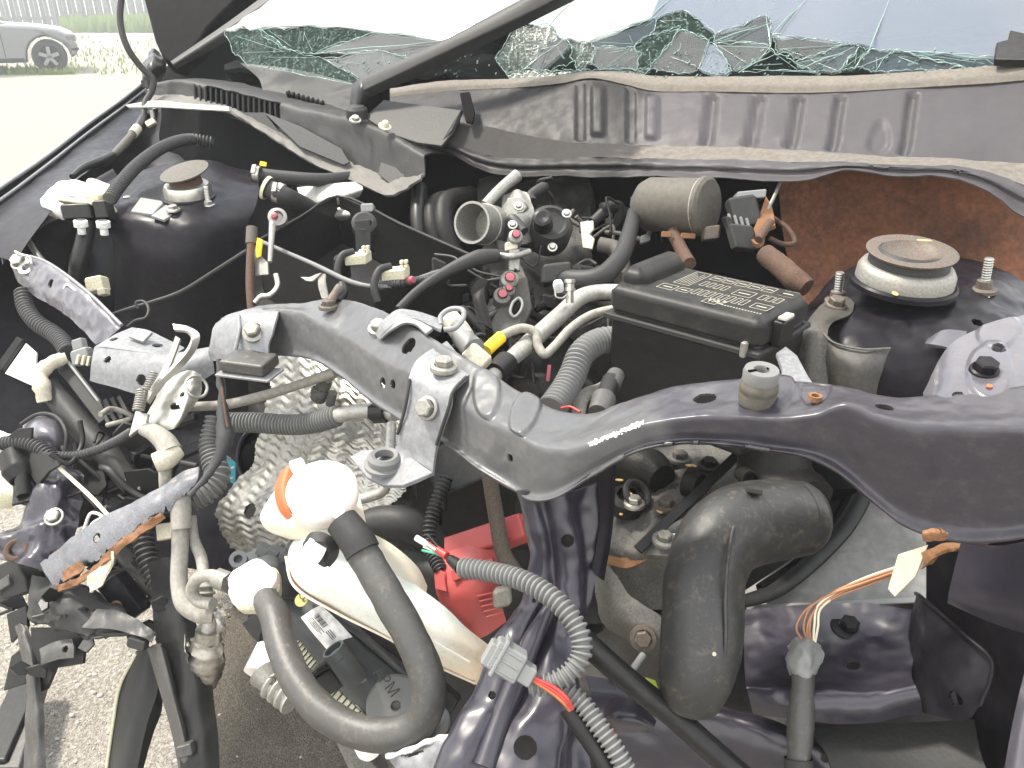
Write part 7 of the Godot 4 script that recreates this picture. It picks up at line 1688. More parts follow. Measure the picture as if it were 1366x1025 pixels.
	put("tank", sheet(rows, 7, 4, 0.002, {"dent": [0.0015, 14.0], "col": aged}), mats.tank_plastic, w0)
	put("mould_seam", tube([Vector3(386, 758, 0.712), Vector3(440, 782, 0.695), Vector3(500, 812, 0.688), Vector3(560, 846, 0.694), Vector3(626, 884, 0.72)], 0.0012, 6), mats.white_plastic, w0)
	put("lower_wall", sheet([[Vector3(382, 742, 0.765), Vector3(392, 780, 0.752), Vector3(446, 815, 0.745), Vector3(520, 852, 0.75), Vector3(580, 886, 0.76), Vector3(634, 911, 0.77)], [Vector3(390, 748, 0.80), Vector3(404, 782, 0.79), Vector3(452, 812, 0.785), Vector3(524, 848, 0.79), Vector3(584, 880, 0.80), Vector3(636, 905, 0.80)]], 7, 3, 0.002), mats.milky_plastic, w0)
	put("upper_flank", sheet([[Vector3(472, 700, 0.80), Vector3(522, 726, 0.79), Vector3(558, 758, 0.79), Vector3(570, 782, 0.79)], [Vector3(476, 712, 0.765), Vector3(516, 744, 0.76), Vector3(548, 780, 0.76), Vector3(566, 800, 0.765)], [Vector3(474, 722, 0.745), Vector3(508, 760, 0.74), Vector3(532, 796, 0.742), Vector3(556, 804, 0.75)]], 6, 4, 0.002), mats.milky_plastic, w0)
	var nk := thing("white_tank_neck", "cream translucent filler neck under the big white round cap", "filler neck", at(410, 720, 0.78))
	put("neck", sheet([[Vector3(352, 676, 0.80), Vector3(372, 650, 0.805), Vector3(420, 632, 0.81), Vector3(476, 650, 0.79)], [Vector3(347, 692, 0.775), Vector3(376, 680, 0.755), Vector3(430, 676, 0.75), Vector3(486, 688, 0.765)], [Vector3(354, 706, 0.775), Vector3(384, 704, 0.75), Vector3(436, 704, 0.742), Vector3(488, 704, 0.76)], [Vector3(386, 720, 0.78), Vector3(402, 720, 0.752), Vector3(440, 722, 0.745), Vector3(480, 718, 0.76)]], 7, 6, 0.003), mats.milky_plastic, nk)
	put("orange_strap", sheet([[Vector3(374, 630, 0.752), Vector3(366, 654, 0.74), Vector3(371, 680, 0.728), Vector3(382, 694, 0.722)], [Vector3(384, 622, 0.747), Vector3(377, 650, 0.731), Vector3(382, 676, 0.72), Vector3(388, 688, 0.718)], [Vector3(397, 624, 0.75), Vector3(390, 648, 0.738), Vector3(391, 668, 0.73), Vector3(391, 678, 0.729)]], 8, 4, 0.003), mats.orange, nk)
	var ca := dir(0.06, 0.66, 0.75)
	put("cap", lathe(at(430, 656, 0.735), ca, [Vector2(0.0315, -0.012), Vector2(0.0325, -0.004), Vector2(0.0325, 0.003), Vector2(0.0305, 0.006), Vector2(0.022, 0.0072), Vector2(0.012, 0.006), Vector2(0.0001, 0.006)], 56, null, {"lobes": [24, 0.008]}), mats.white_plastic, nk, "big white round cap")
	put("cap_tab", block(at(448, 686, 0.715), dir(0.9, -0.3, 0) * 0.016, dir(0.3, 0.8, 0.2) * 0.012, ca * 0.006, 0.002), mats.white_plastic, nk)
	put("cap_latch", block(at(398, 624, 0.74), dir(0.9, 0.3, 0) * 0.014, dir(-0.3, 0.8, 0.2) * 0.014, ca * 0.008, 0.002), mats.white_plastic, nk)
	var ot := thing("tank_outlet", "dark rounded outlet ring with a white nipple on the white tank", "outlet", at(428, 745, 0.71))
	put("ring", sheet([[Vector3(404, 724, 0.708), Vector3(416, 710, 0.7), Vector3(436, 712, 0.698), Vector3(452, 728, 0.7), Vector3(450, 744, 0.705), Vector3(440, 757, 0.708)], [Vector3(402, 736, 0.70), Vector3(414, 724, 0.69), Vector3(432, 724, 0.688), Vector3(440, 738, 0.692), Vector3(436, 746, 0.696), Vector3(430, 753, 0.7)]], 6, 4, 0.008), mats.dull_plastic, ot)
	put("nipple", tube([Vector3(408, 730, 0.69), Vector3(428, 740, 0.695)], [0.0085, 0.0095], 16), mats.white_plastic, ot)
	put("bed", block(at(424, 738, 0.702), dir(1, -0.6, 0) * 0.026, dir(0.5, 0.8, 0) * 0.016, dir(0, 0, 1) * 0.006, 0.002), mats.dull_plastic, ot)
	# the big loop of hose
	var hs := thing("big_loop_hose", "thick grey black hose looping from the white cap down and round to the radiator cap", "hose", at(470, 980, 0.66))
	put("hose", tube([Vector3(470, 718, 0.695), Vector3(492, 752, 0.685), Vector3(520, 800, 0.67), Vector3(548, 850, 0.66), Vector3(568, 900, 0.655), Vector3(571, 940, 0.655), Vector3(556, 968, 0.66), Vector3(520, 981, 0.665), Vector3(478, 976, 0.675), Vector3(430, 950, 0.69), Vector3(398, 912, 0.71), Vector3(378, 868, 0.735), Vector3(366, 822, 0.765), Vector3(354, 800, 0.79)], [0.0135, 0.0142, 0.0142, 0.0142, 0.0142, 0.0142, 0.0142, 0.0142, 0.0142, 0.0142, 0.0142, 0.0142, 0.014, 0.013], 22, {"su": 10, "bump": [0.0012, 30.0]}), mats.grey_hose, hs)
	put("end_sleeve", tube([Vector3(456, 696, 0.698), Vector3(476, 722, 0.69), Vector3(484, 737, 0.687)], [0.0145, 0.0155, 0.0155], 22), mats.rubber, hs)
	var pcl := thing("white_clip_strip", "pale plastic strip curling round the bottom of the big hose", "clip", at(580, 960, 0.67))
	put("strip", tube([Vector3(592, 948, 0.68), Vector3(594, 962, 0.675), Vector3(584, 980, 0.67), Vector3(562, 994, 0.67)], [0.003, 0.0042, 0.005, 0.004], 8), mats.grey_plastic, pcl)
	# torn grey panel at the bottom edge
	var tp := thing("torn_grey_panel", "torn pale grey painted panel corner at the bottom edge below the hose", "panel", at(570, 1025, 0.64))
	put("panel", sheet([[Vector3(516, 1008, 0.66), Vector3(548, 998, 0.652), Vector3(580, 986, 0.645), Vector3(600, 984, 0.64)], [Vector3(522, 1018, 0.655), Vector3(556, 1008, 0.645), Vector3(592, 1000, 0.636), Vector3(610, 1000, 0.632)], [Vector3(540, 1060, 0.64), Vector3(570, 1060, 0.63), Vector3(604, 1060, 0.622), Vector3(630, 1060, 0.62)]], 10, 10, 0.003, {"dent": [0.006, 30.0], "keep": func(u: float, v: float) -> bool: return Vector2((u - 0.3) / 0.16, (v - 0.34) / 0.13).length() + nz(Vector3(u * 9, v * 9, 0), 1.0) * 0.5 > 1.0}), mats.grey_paint, tp)
	put("torn_edge", tube([Vector3(516, 1010, 0.655), Vector3(548, 1000, 0.648), Vector3(578, 988, 0.642), Vector3(600, 984, 0.637)], 0.0024, 8, {"bump": [0.002, 80.0]}), mats.paper, tp)
	# loose conduit with its plugs
	var cd := thing("loose_conduit", "loose grey corrugated wiring conduit looping over the column", "conduit", at(700, 920, 0.57))
	put("sleeve", tube([Vector3(616, 758, 0.66), Vector3(650, 762, 0.645), Vector3(700, 776, 0.62), Vector3(744, 804, 0.6), Vector3(772, 842, 0.588), Vector3(776, 872, 0.583), Vector3(762, 896, 0.58), Vector3(736, 912, 0.578), Vector3(706, 915, 0.58)], [0.0072, 0.0072, 0.0072, 0.0073, 0.0072, 0.0068, 0.0068, 0.0068, 0.007], 16, {"ribs": [0.0045, 0.0022]}), mats.conduit, cd)
	for q in [[0, "wire_red"], [3, "wire_cream"], [-3, "black_plastic"], [5, "wire_green"]]:
		put("wire", tube([Vector3(568 - q[0], 722 + q[0] * 2.5, 0.69), Vector3(588, 736 + q[0], 0.68), Vector3(604, 748 + q[0] * 0.6, 0.67), Vector3(618, 757 + q[0] * 0.5, 0.66)], 0.0012, 6), mats[q[1]], cd)
	put("heat_shrink", tube([Vector3(584, 734, 0.68), Vector3(596, 742, 0.672)], 0.0034, 10), mats.wire_red, cd)
	put("tape_end", tube([Vector3(600, 746, 0.67), Vector3(614, 757, 0.66)], [0.004, 0.006], 10), mats.black_plastic, cd)
	var wp := thing("small_white_plug", "tiny white terminal plug on the loose conduit's wire ends", "plug", at(563, 724, 0.69))
	put("plug", block(at(562, 722, 0.69), dir(1, -0.55, 0.2) * 0.013, dir(0.5, 1, 0) * 0.005, dir(0, 0, 1) * 0.005, 0.001), mats.paper, wp)
	put("pin", tube([Vector3(570, 727, 0.688), Vector3(582, 735, 0.682)], 0.0018, 8), mats.zinc, wp)
	var gc := thing("grey_wire_connector", "light grey square wiring connector hanging on red wires before the column", "connector", at(678, 895, 0.57))
	var gx := dir(0.86, -0.5, 0.1)
	var gy := dir(0.5, 0.86, -0.1)
	var gm := at(676, 880, 0.575)
	put("housing", block(gm, gx * 0.0245, gy * 0.022, dir(0, 0, 1) * 0.016, 0.002), mats.grey_plastic, gc)
	put("flange", block(gm - gx * 0.006, gx * 0.003, gy * 0.028, dir(0, 0, 1) * 0.019, 0.001), mats.grey_plastic, gc)
	for k in 3: put("rib", block(gm + gy * (-0.007 + k * 0.007) + dir(0, 0, 1) * 0.0079, gx * 0.019, gy * 0.0014, dir(0, 0, 1) * 0.002, 0.0006), mats.grey_plastic, gc)
	put("nose", block(gm + gx * 0.017 - gy * 0.001, gx * 0.011, gy * 0.014, dir(0, 0, 1) * 0.012, 0.0015), mats.grey_plastic, gc)
	put("lock_tab", block(gm - gx * 0.013 - gy * 0.002, gx * 0.006, gy * 0.018, dir(0, 0, 1) * 0.014, 0.0015), mats.grey_plastic, gc)
	var rw := thing("red_wire_pair", "pair of red wires linking the grey connector and the lower conduit", "wires", at(740, 945, 0.56))
	for k in 3: put("wire", tube([Vector3(698 + k, 894 + k * 3, 0.574), Vector3(716, 906 + k * 2.5, 0.57), Vector3(740 - k, 918 + k * 4, 0.568), Vector3(756 - k * 2, 932 + k * 3, 0.566), Vector3(764 - k * 2, 946 + k, 0.568)], 0.00145, 7), mats[["wire_red", "wire_red", "orange"][k]], rw)
	put_solo_tube("lower_conduit", [Vector3(752, 918, 0.585), Vector3(776, 938, 0.58), Vector3(798, 968, 0.572), Vector3(820, 1000, 0.565), Vector3(842, 1040, 0.56)], 0.0064, mats.conduit, "second grey corrugated conduit running down to the bottom edge", "conduit", {"ribs": [0.0042, 0.002], "sides": 14})
	put_solo_tube("black_sleeve", [Vector3(758, 944, 0.585), Vector3(772, 966, 0.58), Vector3(796, 1000, 0.575), Vector3(818, 1040, 0.57)], 0.0072, mats.black_plastic, "smooth black wire sleeve beside the lower conduit", "sleeve", {"sides": 14})
	put_solo_tube("diagonal_black_hose", [Vector3(776, 852, 0.66), Vector3(827, 898, 0.66), Vector3(862, 927, 0.658), Vector3(897, 954, 0.656), Vector3(944, 996, 0.65), Vector3(1000, 1045, 0.645)], 0.0098, mats.black_plastic, "straight black hose running diagonally to the lower right", "hose", {"sides": 16})
	var lf := solo("green_leaf", plate([Vector3(851, 908, 0.70), Vector3(862, 904, 0.70), Vector3(874, 908, 0.698), Vector3(879, 920, 0.694), Vector3(876, 929, 0.692), Vector3(868, 928, 0.693), Vector3(856, 918, 0.697)], 0.0008, 0.0003), mats.leaf, "bright yellow green leaf lying below the fat black duct", "leaf")
	lf.set_meta("kind", "thing")
	var bc := thing("small_purple_bracket", "small glossy purple bracket piece under the diagonal hose", "bracket", at(845, 960, 0.72))
	put("cup", sheet([[Vector3(806, 946, 0.74), Vector3(816, 932, 0.735), Vector3(850, 936, 0.72), Vector3(876, 962, 0.71)], [Vector3(806, 962, 0.72), Vector3(822, 958, 0.705), Vector3(850, 962, 0.7), Vector3(872, 972, 0.7)], [Vector3(808, 976, 0.73), Vector3(826, 978, 0.715), Vector3(850, 978, 0.71), Vector3(868, 978, 0.71)]], 7, 6, 0.003), mats.paint, bc)
	put("red_tip", tube([Vector3(812, 976, 0.70), Vector3(820, 979, 0.70)], 0.002, 6), mats.wire_red, bc)
	put_solo_tube("thin_grey_rod", [Vector3(838, 902, 0.78), Vector3(858, 874, 0.8)], 0.0035, mats.grey_plastic, "thin grey rod in the gap below the engine mount arm", "rod")

# ---------- the crushed left corner
func left_side() -> void:
	# brake fluid bottle
	var b := thing("fluid_reservoir", "small white fluid reservoir with black plugs on the far left", "reservoir", at(105, 290, 1.5))
	put("bottle", sheet([[Vector3(56, 262, 1.56), Vector3(76, 244, 1.56), Vector3(100, 240, 1.55), Vector3(116, 244, 1.56)], [Vector3(54, 272, 1.53), Vector3(76, 262, 1.49), Vector3(100, 260, 1.48), Vector3(118, 262, 1.5)], [Vector3(62, 284, 1.53), Vector3(80, 284, 1.5), Vector3(100, 284, 1.485), Vector3(116, 280, 1.5)], [Vector3(76, 292, 1.54), Vector3(90, 294, 1.51), Vector3(104, 294, 1.5), Vector3(114, 290, 1.51)]], 7, 6, 0.004, {"dent": [0.004, 30.0]}), mats.white_plastic, b)
	put("cream_cap", sheet([[Vector3(112, 248, 1.53), Vector3(118, 238, 1.54), Vector3(146, 246, 1.53)], [Vector3(110, 264, 1.5), Vector3(126, 260, 1.48), Vector3(146, 258, 1.5)], [Vector3(116, 272, 1.51), Vector3(128, 272, 1.49), Vector3(144, 266, 1.5)]], 6, 6, 0.006), mats.cream, b)
	put("flange", block(at(116, 273, 1.47), dir(1, -0.15, 0) * 0.09, Vector3.UP * 0.012, dir(0, 0, 1) * 0.05, 0.004), mats.cream, b)
	put("body", block(at(108, 285, 1.46), dir(1, 0.05, 0) * 0.055, Vector3.UP * 0.03, dir(0, 0, 1) * 0.04, 0.005), mats.black_plastic, b)
	put("body", block(at(139, 282, 1.46), dir(1, 0.05, 0) * 0.026, Vector3.UP * 0.034, dir(0, 0, 1) * 0.035, 0.004), mats.black_plastic, b)
	for q in [[108, 302], [138, 303]]:
		put("pale_plug", lathe(at(q[0], q[1], 1.44), Vector3(0.1, 1, 0), [Vector2(0.0001, -0.014), Vector2(0.007, -0.014), Vector2(0.007, -0.002), Vector2(0.012, 0.0), Vector2(0.012, 0.01), Vector2(0.008, 0.012)], 14), mats.paper, b)
	put("label_mark", block(at(94, 264, 1.475), dir(1, 0, 0) * 0.016, Vector3.UP * 0.006, dir(0, 0, 1) * 0.003, 0.001), mats.dull_plastic, b)
	put_solo_tube("corrugated_bay_hose", [Vector3(146, 266, 1.48), Vector3(160, 246, 1.52), Vector3(186, 218, 1.6), Vector3(222, 194, 1.7), Vector3(256, 186, 1.78), Vector3(284, 190, 1.8)], 0.0112, mats.black_conduit, "black corrugated hose arching from the white reservoir to the scuttle", "hose", {"ribs": [0.0075, 0.0035], "sides": 14})
	put_solo_tube("down_hose", [Vector3(118, 296, 1.47), Vector3(112, 322, 1.46), Vector3(104, 352, 1.45), Vector3(102, 380, 1.46)], 0.015, mats.black_plastic, "black hose hanging below the white reservoir", "hose")
	put_solo_tube("hanging_cable", [Vector3(164, -20, 1.9), Vector3(160, 28, 1.9), Vector3(170, 64, 1.9), Vector3(190, 92, 1.92), Vector3(204, 106, 1.93), Vector3(202, 122, 1.93), Vector3(194, 136, 1.92), Vector3(191, 160, 1.9)], 0.0075, mats.dull_plastic, "dark cable dangling into the picture from the top left", "cable")
	var yt := thing("taped_lead", "cable lead with a pale yellow tape sleeve by the left wing", "cable", at(160, 200, 1.75))
	put("plug", tube([Vector3(191, 158, 1.88), Vector3(186, 170, 1.85), Vector3(180, 176, 1.83)], [0.010, 0.013, 0.008], 12), mats.black_plastic, yt)
	put("sleeve", tube([Vector3(180, 175, 1.82), Vector3(166, 192, 1.78), Vector3(150, 208, 1.74)], [0.0085, 0.0095, 0.008], 12), mats.canister, yt)
	put("collar", tube([Vector3(183, 171, 1.83), Vector3(177, 179, 1.81)], 0.011, 12), mats.tape, yt)
	put("lead", tube([Vector3(150, 208, 1.74), Vector3(134, 216, 1.7), Vector3(112, 224, 1.66), Vector3(96, 236, 1.62)], [0.010, 0.011, 0.008, 0.006], 12), mats.black_plastic, yt)
	var wc := thing("white_clip", "small white plastic clip under the scuttle's pale left edge", "clip", at(200, 165, 1.84))
	put("clip", block(at(201, 164, 1.84), dir(0.9, 0.5, 0) * 0.022, dir(-0.5, 0.9, 0) * 0.014, dir(0, 0, 1) * 0.012, 0.002), mats.cream, wc)
	put("stalk", block(at(203, 153, 1.85), dir(1, 0.2, 0) * 0.008, Vector3.UP * 0.018, dir(0, 0, 1) * 0.008, 0.001), mats.grey_plastic, wc)
	put_solo_tube("grey_loom", [Vector3(26, 296, 1.5), Vector3(38, 322, 1.46), Vector3(56, 348, 1.42), Vector3(68, 360, 1.4)], 0.0055, mats.grey_hose, "grey wire loom dropping down the left wing", "cable")
	# purple arm with its bolt
	var a := thing("headlamp_arm", "purple pressed arm with a bright bolt, reaching in from the left wing", "bracket", at(90, 440, 1.3))
	put("arm", sheet([[Vector3(18, 336, 1.40), Vector3(58, 347, 1.35), Vector3(118, 390, 1.26), Vector3(164, 434, 1.2)], [Vector3(18, 344, 1.385), Vector3(54, 360, 1.335), Vector3(114, 402, 1.245), Vector3(158, 440, 1.188)], [Vector3(16, 358, 1.385), Vector3(46, 378, 1.335), Vector3(102, 416, 1.25), Vector3(146, 450, 1.195)], [Vector3(20, 372, 1.39), Vector3(42, 392, 1.345), Vector3(92, 424, 1.265), Vector3(128, 460, 1.21)]], 8, 5, 0.003, {"dent": [0.003, 20.0], "holes": [[64, 378, 0.008]]}), mats.lavender_paint, a)
	put("bright_edge", tube([Vector3(40, 342, 1.37), Vector3(62, 350, 1.345), Vector3(118, 391, 1.255), Vector3(162, 434, 1.195)], 0.0028, 8), mats.grey_paint, a)
	put("bolt", hexbolt(at(26, 350, 1.37), dir(-0.1, 0.4, 0.9), 0.0115, null, 1.3), mats.zinc, a)
	put("washer", lathe(at(36, 358, 1.36), dir(-0.1, 0.4, 0.9), [Vector2(0.014, 0), Vector2(0.014, 0.004), Vector2(0.007, 0.004), Vector2(0.006, 0.0)], 20), mats.zinc, a)
	put("wire_clip", tube([Vector3(20, 336, 1.36), Vector3(28, 340, 1.355), Vector3(40, 344, 1.35), Vector3(42, 352, 1.35)], 0.0025, 6), mats.zinc, a)
	put("corner_mark", tube([Vector3(85, 385, 1.285), Vector3(88, 380, 1.28), Vector3(101, 388, 1.265)], 0.0016, 6), mats.flake, a)
	var hb := thing("crushed_front_box", "bent pale grey steel box section crushed at the front left", "box section", at(200, 525, 1.1))
	put("top_face", sheet([[Vector3(176, 437, 1.19), Vector3(196, 440, 1.18), Vector3(222, 452, 1.16), Vector3(246, 464, 1.14)], [Vector3(150, 448, 1.16), Vector3(176, 454, 1.145), Vector3(206, 462, 1.13), Vector3(234, 472, 1.11)], [Vector3(126, 462, 1.13), Vector3(160, 466, 1.115), Vector3(200, 471, 1.1), Vector3(232, 474, 1.09)]], 9, 7, 0.003, {"dent": [0.0018, 13.0], "holes": [[152, 450, 0.0055], [210, 458, 0.0075]]}), mats.grey_paint, hb)
	put("front_face", sheet([[Vector3(126, 463, 1.13), Vector3(162, 467, 1.112), Vector3(202, 472, 1.098), Vector3(240, 470, 1.09), Vector3(282, 462, 1.1)], [Vector3(122, 486, 1.12), Vector3(160, 494, 1.1), Vector3(200, 500, 1.085), Vector3(240, 492, 1.08), Vector3(284, 480, 1.09)], [Vector3(120, 508, 1.125), Vector3(156, 518, 1.105), Vector3(196, 528, 1.09), Vector3(240, 524, 1.085), Vector3(286, 498, 1.09)]], 9, 7, 0.003, {"dent": [0.0025, 12.0], "holes": [[143, 480, 0.0055], [188, 508, 0.008]]}), mats.grey_paint, hb)
	put("patch_fold", plate([Vector3(171, 449, 1.14), Vector3(184, 437, 1.15), Vector3(202, 443, 1.135), Vector3(190, 456, 1.125)], 0.004, 0.0015), mats.grey_paint, hb)
	# the bonnet latch
	var l := thing("bonnet_latch", "pale zinc bonnet latch with springs and a bent striker, hanging at the left", "latch", at(225, 570, 1.0))
	put("back_plate", sheet([[Vector3(210, 526, 1.04), Vector3(228, 504, 1.035), Vector3(254, 494, 1.025), Vector3(268, 500, 1.03)], [Vector3(200, 546, 1.03), Vector3(222, 534, 1.01), Vector3(250, 526, 1.0), Vector3(268, 526, 1.015)], [Vector3(190, 562, 1.02), Vector3(214, 562, 1.0), Vector3(240, 558, 0.995), Vector3(252, 550, 1.005)], [Vector3(188, 570, 1.02), Vector3(208, 574, 1.0), Vector3(232, 572, 0.995), Vector3(244, 562, 1.005)]], 8, 7, 0.003, {"dent": [0.0015, 20.0], "holes": [[243, 526, 0.0035], [231, 542, 0.0045]]}), mats.zinc, l)
	put("striker", sheet([[Vector3(230, 432, 1.05), Vector3(252, 436, 1.04), Vector3(266, 446, 1.035), Vector3(262, 466, 1.03), Vector3(240, 494, 1.02), Vector3(216, 516, 1.01), Vector3(200, 540, 1.005)], [Vector3(232, 440, 1.04), Vector3(250, 442, 1.03), Vector3(256, 450, 1.025), Vector3(252, 466, 1.018), Vector3(230, 492, 1.008), Vector3(210, 512, 1.0), Vector3(196, 536, 0.996)]], 7, 4, 0.004), mats.zinc, l)
	put("side_strap", sheet([[Vector3(234, 448, 1.045), Vector3(222, 480, 1.03), Vector3(206, 510, 1.015), Vector3(190, 530, 1.01)], [Vector3(240, 452, 1.04), Vector3(228, 484, 1.025), Vector3(212, 514, 1.01), Vector3(194, 536, 1.005)]], 6, 3, 0.003), mats.dull_zinc, l)
	put("spring", coil(at(190, 520, 1.0), at(184, 548, 0.99), 0.0062, 0.0013, 9), mats.dull_zinc, l)
	put("spring", coil(at(206, 496, 1.0), at(194, 520, 0.99), 0.004, 0.001, 8), mats.dull_zinc, l)
	put("jaw", plate([Vector3(180, 548, 1.0), Vector3(196, 552, 0.995), Vector3(194, 566, 0.99), Vector3(182, 574, 0.99), Vector3(171, 583, 0.99), Vector3(174, 572, 0.995)], 0.005, 0.0015), mats.zinc, l)
	put("ring_loop", ring(at(262, 516, 1.01), dir(0.7, 0.3, 0.6), 0.014, 0.002), mats.zinc, l)
	put("slot", plate([Vector3(226, 541, 0.996), Vector3(238, 540, 0.996), Vector3(239, 545, 0.994), Vector3(228, 546, 0.994)], 0.002, 0.0005), mats.void, l)
	var lc := thing("latch_cable_elbow", "pale bent cable elbow with a flared collar under the bonnet latch", "pipe", at(225, 640, 0.98))
	put("elbow", tube([Vector3(192, 572, 1.0), Vector3(206, 578, 0.99), Vector3(220, 590, 0.985), Vector3(228, 604, 0.98)], [0.009, 0.011, 0.013, 0.014], 16), mats.dusty_pipe, lc)
	put("collar", tube([Vector3(238, 600, 0.985), Vector3(222, 612, 0.975), Vector3(206, 618, 0.97)], [0.010, 0.0135, 0.012], 16), mats.tape, lc)
	put("stem", tube([Vector3(220, 618, 0.985), Vector3(220, 640, 0.985), Vector3(222, 660, 0.99)], 0.0075, 12), mats.dusty_pipe, lc)
	put_solo_tube("release_cable", [Vector3(150, 420, 1.25), Vector3(176, 411, 1.24), Vector3(200, 404, 1.24), Vector3(240, 390, 1.24), Vector3(286, 362, 1.22), Vector3(330, 334, 1.19)], 0.0032, mats.dull_plastic, "thin dark release cable sagging across to the dipstick", "cable")
	put_solo_tube("cable_hook", [Vector3(170, 436, 1.2), Vector3(180, 428, 1.2), Vector3(194, 424, 1.2), Vector3(198, 412, 1.21), Vector3(190, 402, 1.22), Vector3(181, 404, 1.22), Vector3(184, 412, 1.22)], 0.0022, mats.dull_plastic, "small dark wire hook round the release cable", "hook")
	put_solo_tube("strut_pipe", [Vector3(66, 516, 1.2), Vector3(100, 560, 1.17), Vector3(140, 604, 1.14), Vector3(180, 648, 1.12)], [0.017, 0.018, 0.018, 0.017], mats.dull_plastic, "fat dark tube slanting down behind the bonnet latch", "tube", {"sides": 16})
	var ds := thing("dark_strut", "dark channel strut slanting behind the pale front box section", "strut", at(110, 560, 1.18))
	put("channel", bar(at(86, 490, 1.21), at(142, 562, 1.16), 0.02, 0.012, dir(0, 0.4, 1), 0.002), mats.dull_plastic, ds)
	put("edge", bar(at(92, 484, 1.205), at(148, 556, 1.155), 0.004, 0.014, dir(0, 0.4, 1), 0.001), mats.grey_plastic, ds)
	for k in 4: put("rib", bar(at(132 + k * 9, 536 - k * 2, 1.16), at(146 + k * 9, 566 - k * 3, 1.14), 0.006, 0.008, dir(0, 0.4, 1), 0.001), mats.dull_plastic, ds)
	put_solo_tube("wrapped_hose", [Vector3(88, 478, 1.2), Vector3(70, 484, 1.19), Vector3(54, 500, 1.18), Vector3(56, 518, 1.17), Vector3(60, 536, 1.17)], [0.009, 0.011, 0.011, 0.012, 0.010], mats.tape, "pale tape-wrapped hose bending beside the bright white patch", "hose", {"bump": [0.004, 60.0]})
	var wpn := thing("white_panel_piece", "bright white panel piece showing through at the left edge", "panel", at(25, 510, 1.25))
	put("panel", plate([Vector3(34, 458, 1.27), Vector3(48, 470, 1.26), Vector3(46, 516, 1.24), Vector3(6, 498, 1.25)], 0.004, 0.001), mats.white_plastic, wpn)
	put("dark_slat", bar(at(0, 492, 1.24), at(28, 452, 1.25), 0.012, 0.008, dir(0, 0.3, 1), 0.001), mats.black_plastic, wpn)
	var sb := thing("grey_sensor_block", "grey ribbed sensor block left of the pale box section", "sensor", at(108, 485, 1.14))
	put("block", block(at(110, 476, 1.14), dir(0.9, 0.3, 0) * 0.026, dir(-0.2, 0.9, 0) * 0.022, dir(0, 0, 1) * 0.02, 0.003), mats.grey_plastic, sb)
	put("cap", block(at(106, 460, 1.15), dir(0.9, 0.3, 0) * 0.016, dir(-0.2, 0.9, 0) * 0.016, dir(0, 0, 1) * 0.016, 0.002), mats.grey_plastic, sb)
	for k in 3: put("rib", block(at(104 + k * 7, 480 + k * 1, 1.127), dir(0.2, 0.9, 0) * 0.014, dir(0.9, -0.2, 0) * 0.004, dir(0, 0, 1) * 0.006, 0.001), mats.tape, sb)
	var yc := thing("yellow_connector", "dull yellow connector in the shade behind the purple arm", "connector", at(128, 385, 1.4))
	put("housing", block(at(130, 380, 1.4), dir(1, 0.2, 0) * 0.03, dir(-0.2, 1, 0) * 0.026, dir(0, 0, 1) * 0.03, 0.003), mats.cream, yc)
	put("lug", block(at(138, 390, 1.38), dir(1, 0.2, 0) * 0.014, dir(-0.2, 1, 0) * 0.012, dir(0, 0, 1) * 0.02, 0.002), mats.tape, yc)
	put_solo_tube("left_loom", [Vector3(30, 390, 1.36), Vector3(34, 410, 1.34), Vector3(48, 430, 1.31), Vector3(72, 446, 1.28), Vector3(84, 458, 1.25), Vector3(92, 472, 1.22)], 0.012, mats.black_conduit, "ribbed black wiring loom under the purple arm", "loom", {"ribs": [0.008, 0.004]})
	# lamp remains
	var hl := thing("broken_headlamp", "smashed headlamp remains with a black bulb plug at the left edge", "headlamp", at(20, 670, 1.1))
	put("cream_shell", sheet([[Vector3(-30, 640, 1.14), Vector3(0, 628, 1.13), Vector3(24, 640, 1.12)], [Vector3(-30, 660, 1.12), Vector3(2, 655, 1.1), Vector3(30, 664, 1.1)], [Vector3(-30, 690, 1.13), Vector3(0, 680, 1.12), Vector3(18, 676, 1.12)]], 6, 6, 0.004), mats.cream, hl)
	put("white_shell", sheet([[Vector3(-30, 580, 1.16), Vector3(0, 576, 1.15), Vector3(26, 580, 1.14)], [Vector3(-30, 598, 1.13), Vector3(6, 596, 1.12), Vector3(40, 606, 1.12)], [Vector3(-30, 616, 1.14), Vector3(4, 614, 1.13), Vector3(30, 618, 1.13)]], 6, 6, 0.004, {"dent": [0.008, 30.0]}), mats.paper, hl)
	put("bulb_plug", tube([Vector3(18, 604, 1.1), Vector3(26, 628, 1.09), Vector3(30, 640, 1.085)], [0.018, 0.022, 0.016], 16), mats.black_plastic, hl)
	put("plug_tip", tube([Vector3(29, 636, 1.08), Vector3(32, 662, 1.07)], 0.0095, 12), mats.black_plastic, hl)
	put("olive_tab", plate([Vector3(40, 622, 1.1), Vector3(56, 600, 1.1), Vector3(54, 634, 1.09), Vector3(44, 644, 1.09)], 0.004, 0.001), mats.canister, hl)
	put("loom", tube([Vector3(4, 592, 1.1), Vector3(30, 590, 1.09), Vector3(52, 598, 1.08), Vector3(72, 614, 1.07)], 0.0085, 12, {"ribs": [0.006, 0.003]}), mats.black_conduit, hl)
	put_solo_tube("yellow_wire", [Vector3(70, 616, 1.06), Vector3(96, 640, 1.05), Vector3(122, 664, 1.03), Vector3(144, 688, 1.0)], 0.0026, mats.wire_cream, "pale yellow wire slanting from the broken headlamp to the rusty blade", "wire")
	put_solo_tube("ribbed_lead", [Vector3(70, 608, 1.08), Vector3(100, 608, 1.07), Vector3(130, 600, 1.06), Vector3(156, 588, 1.04), Vector3(176, 576, 1.02)], 0.0052, mats.black_conduit, "ribbed dark lead running to the bonnet latch", "cable", {"ribs": [0.006, 0.002]})
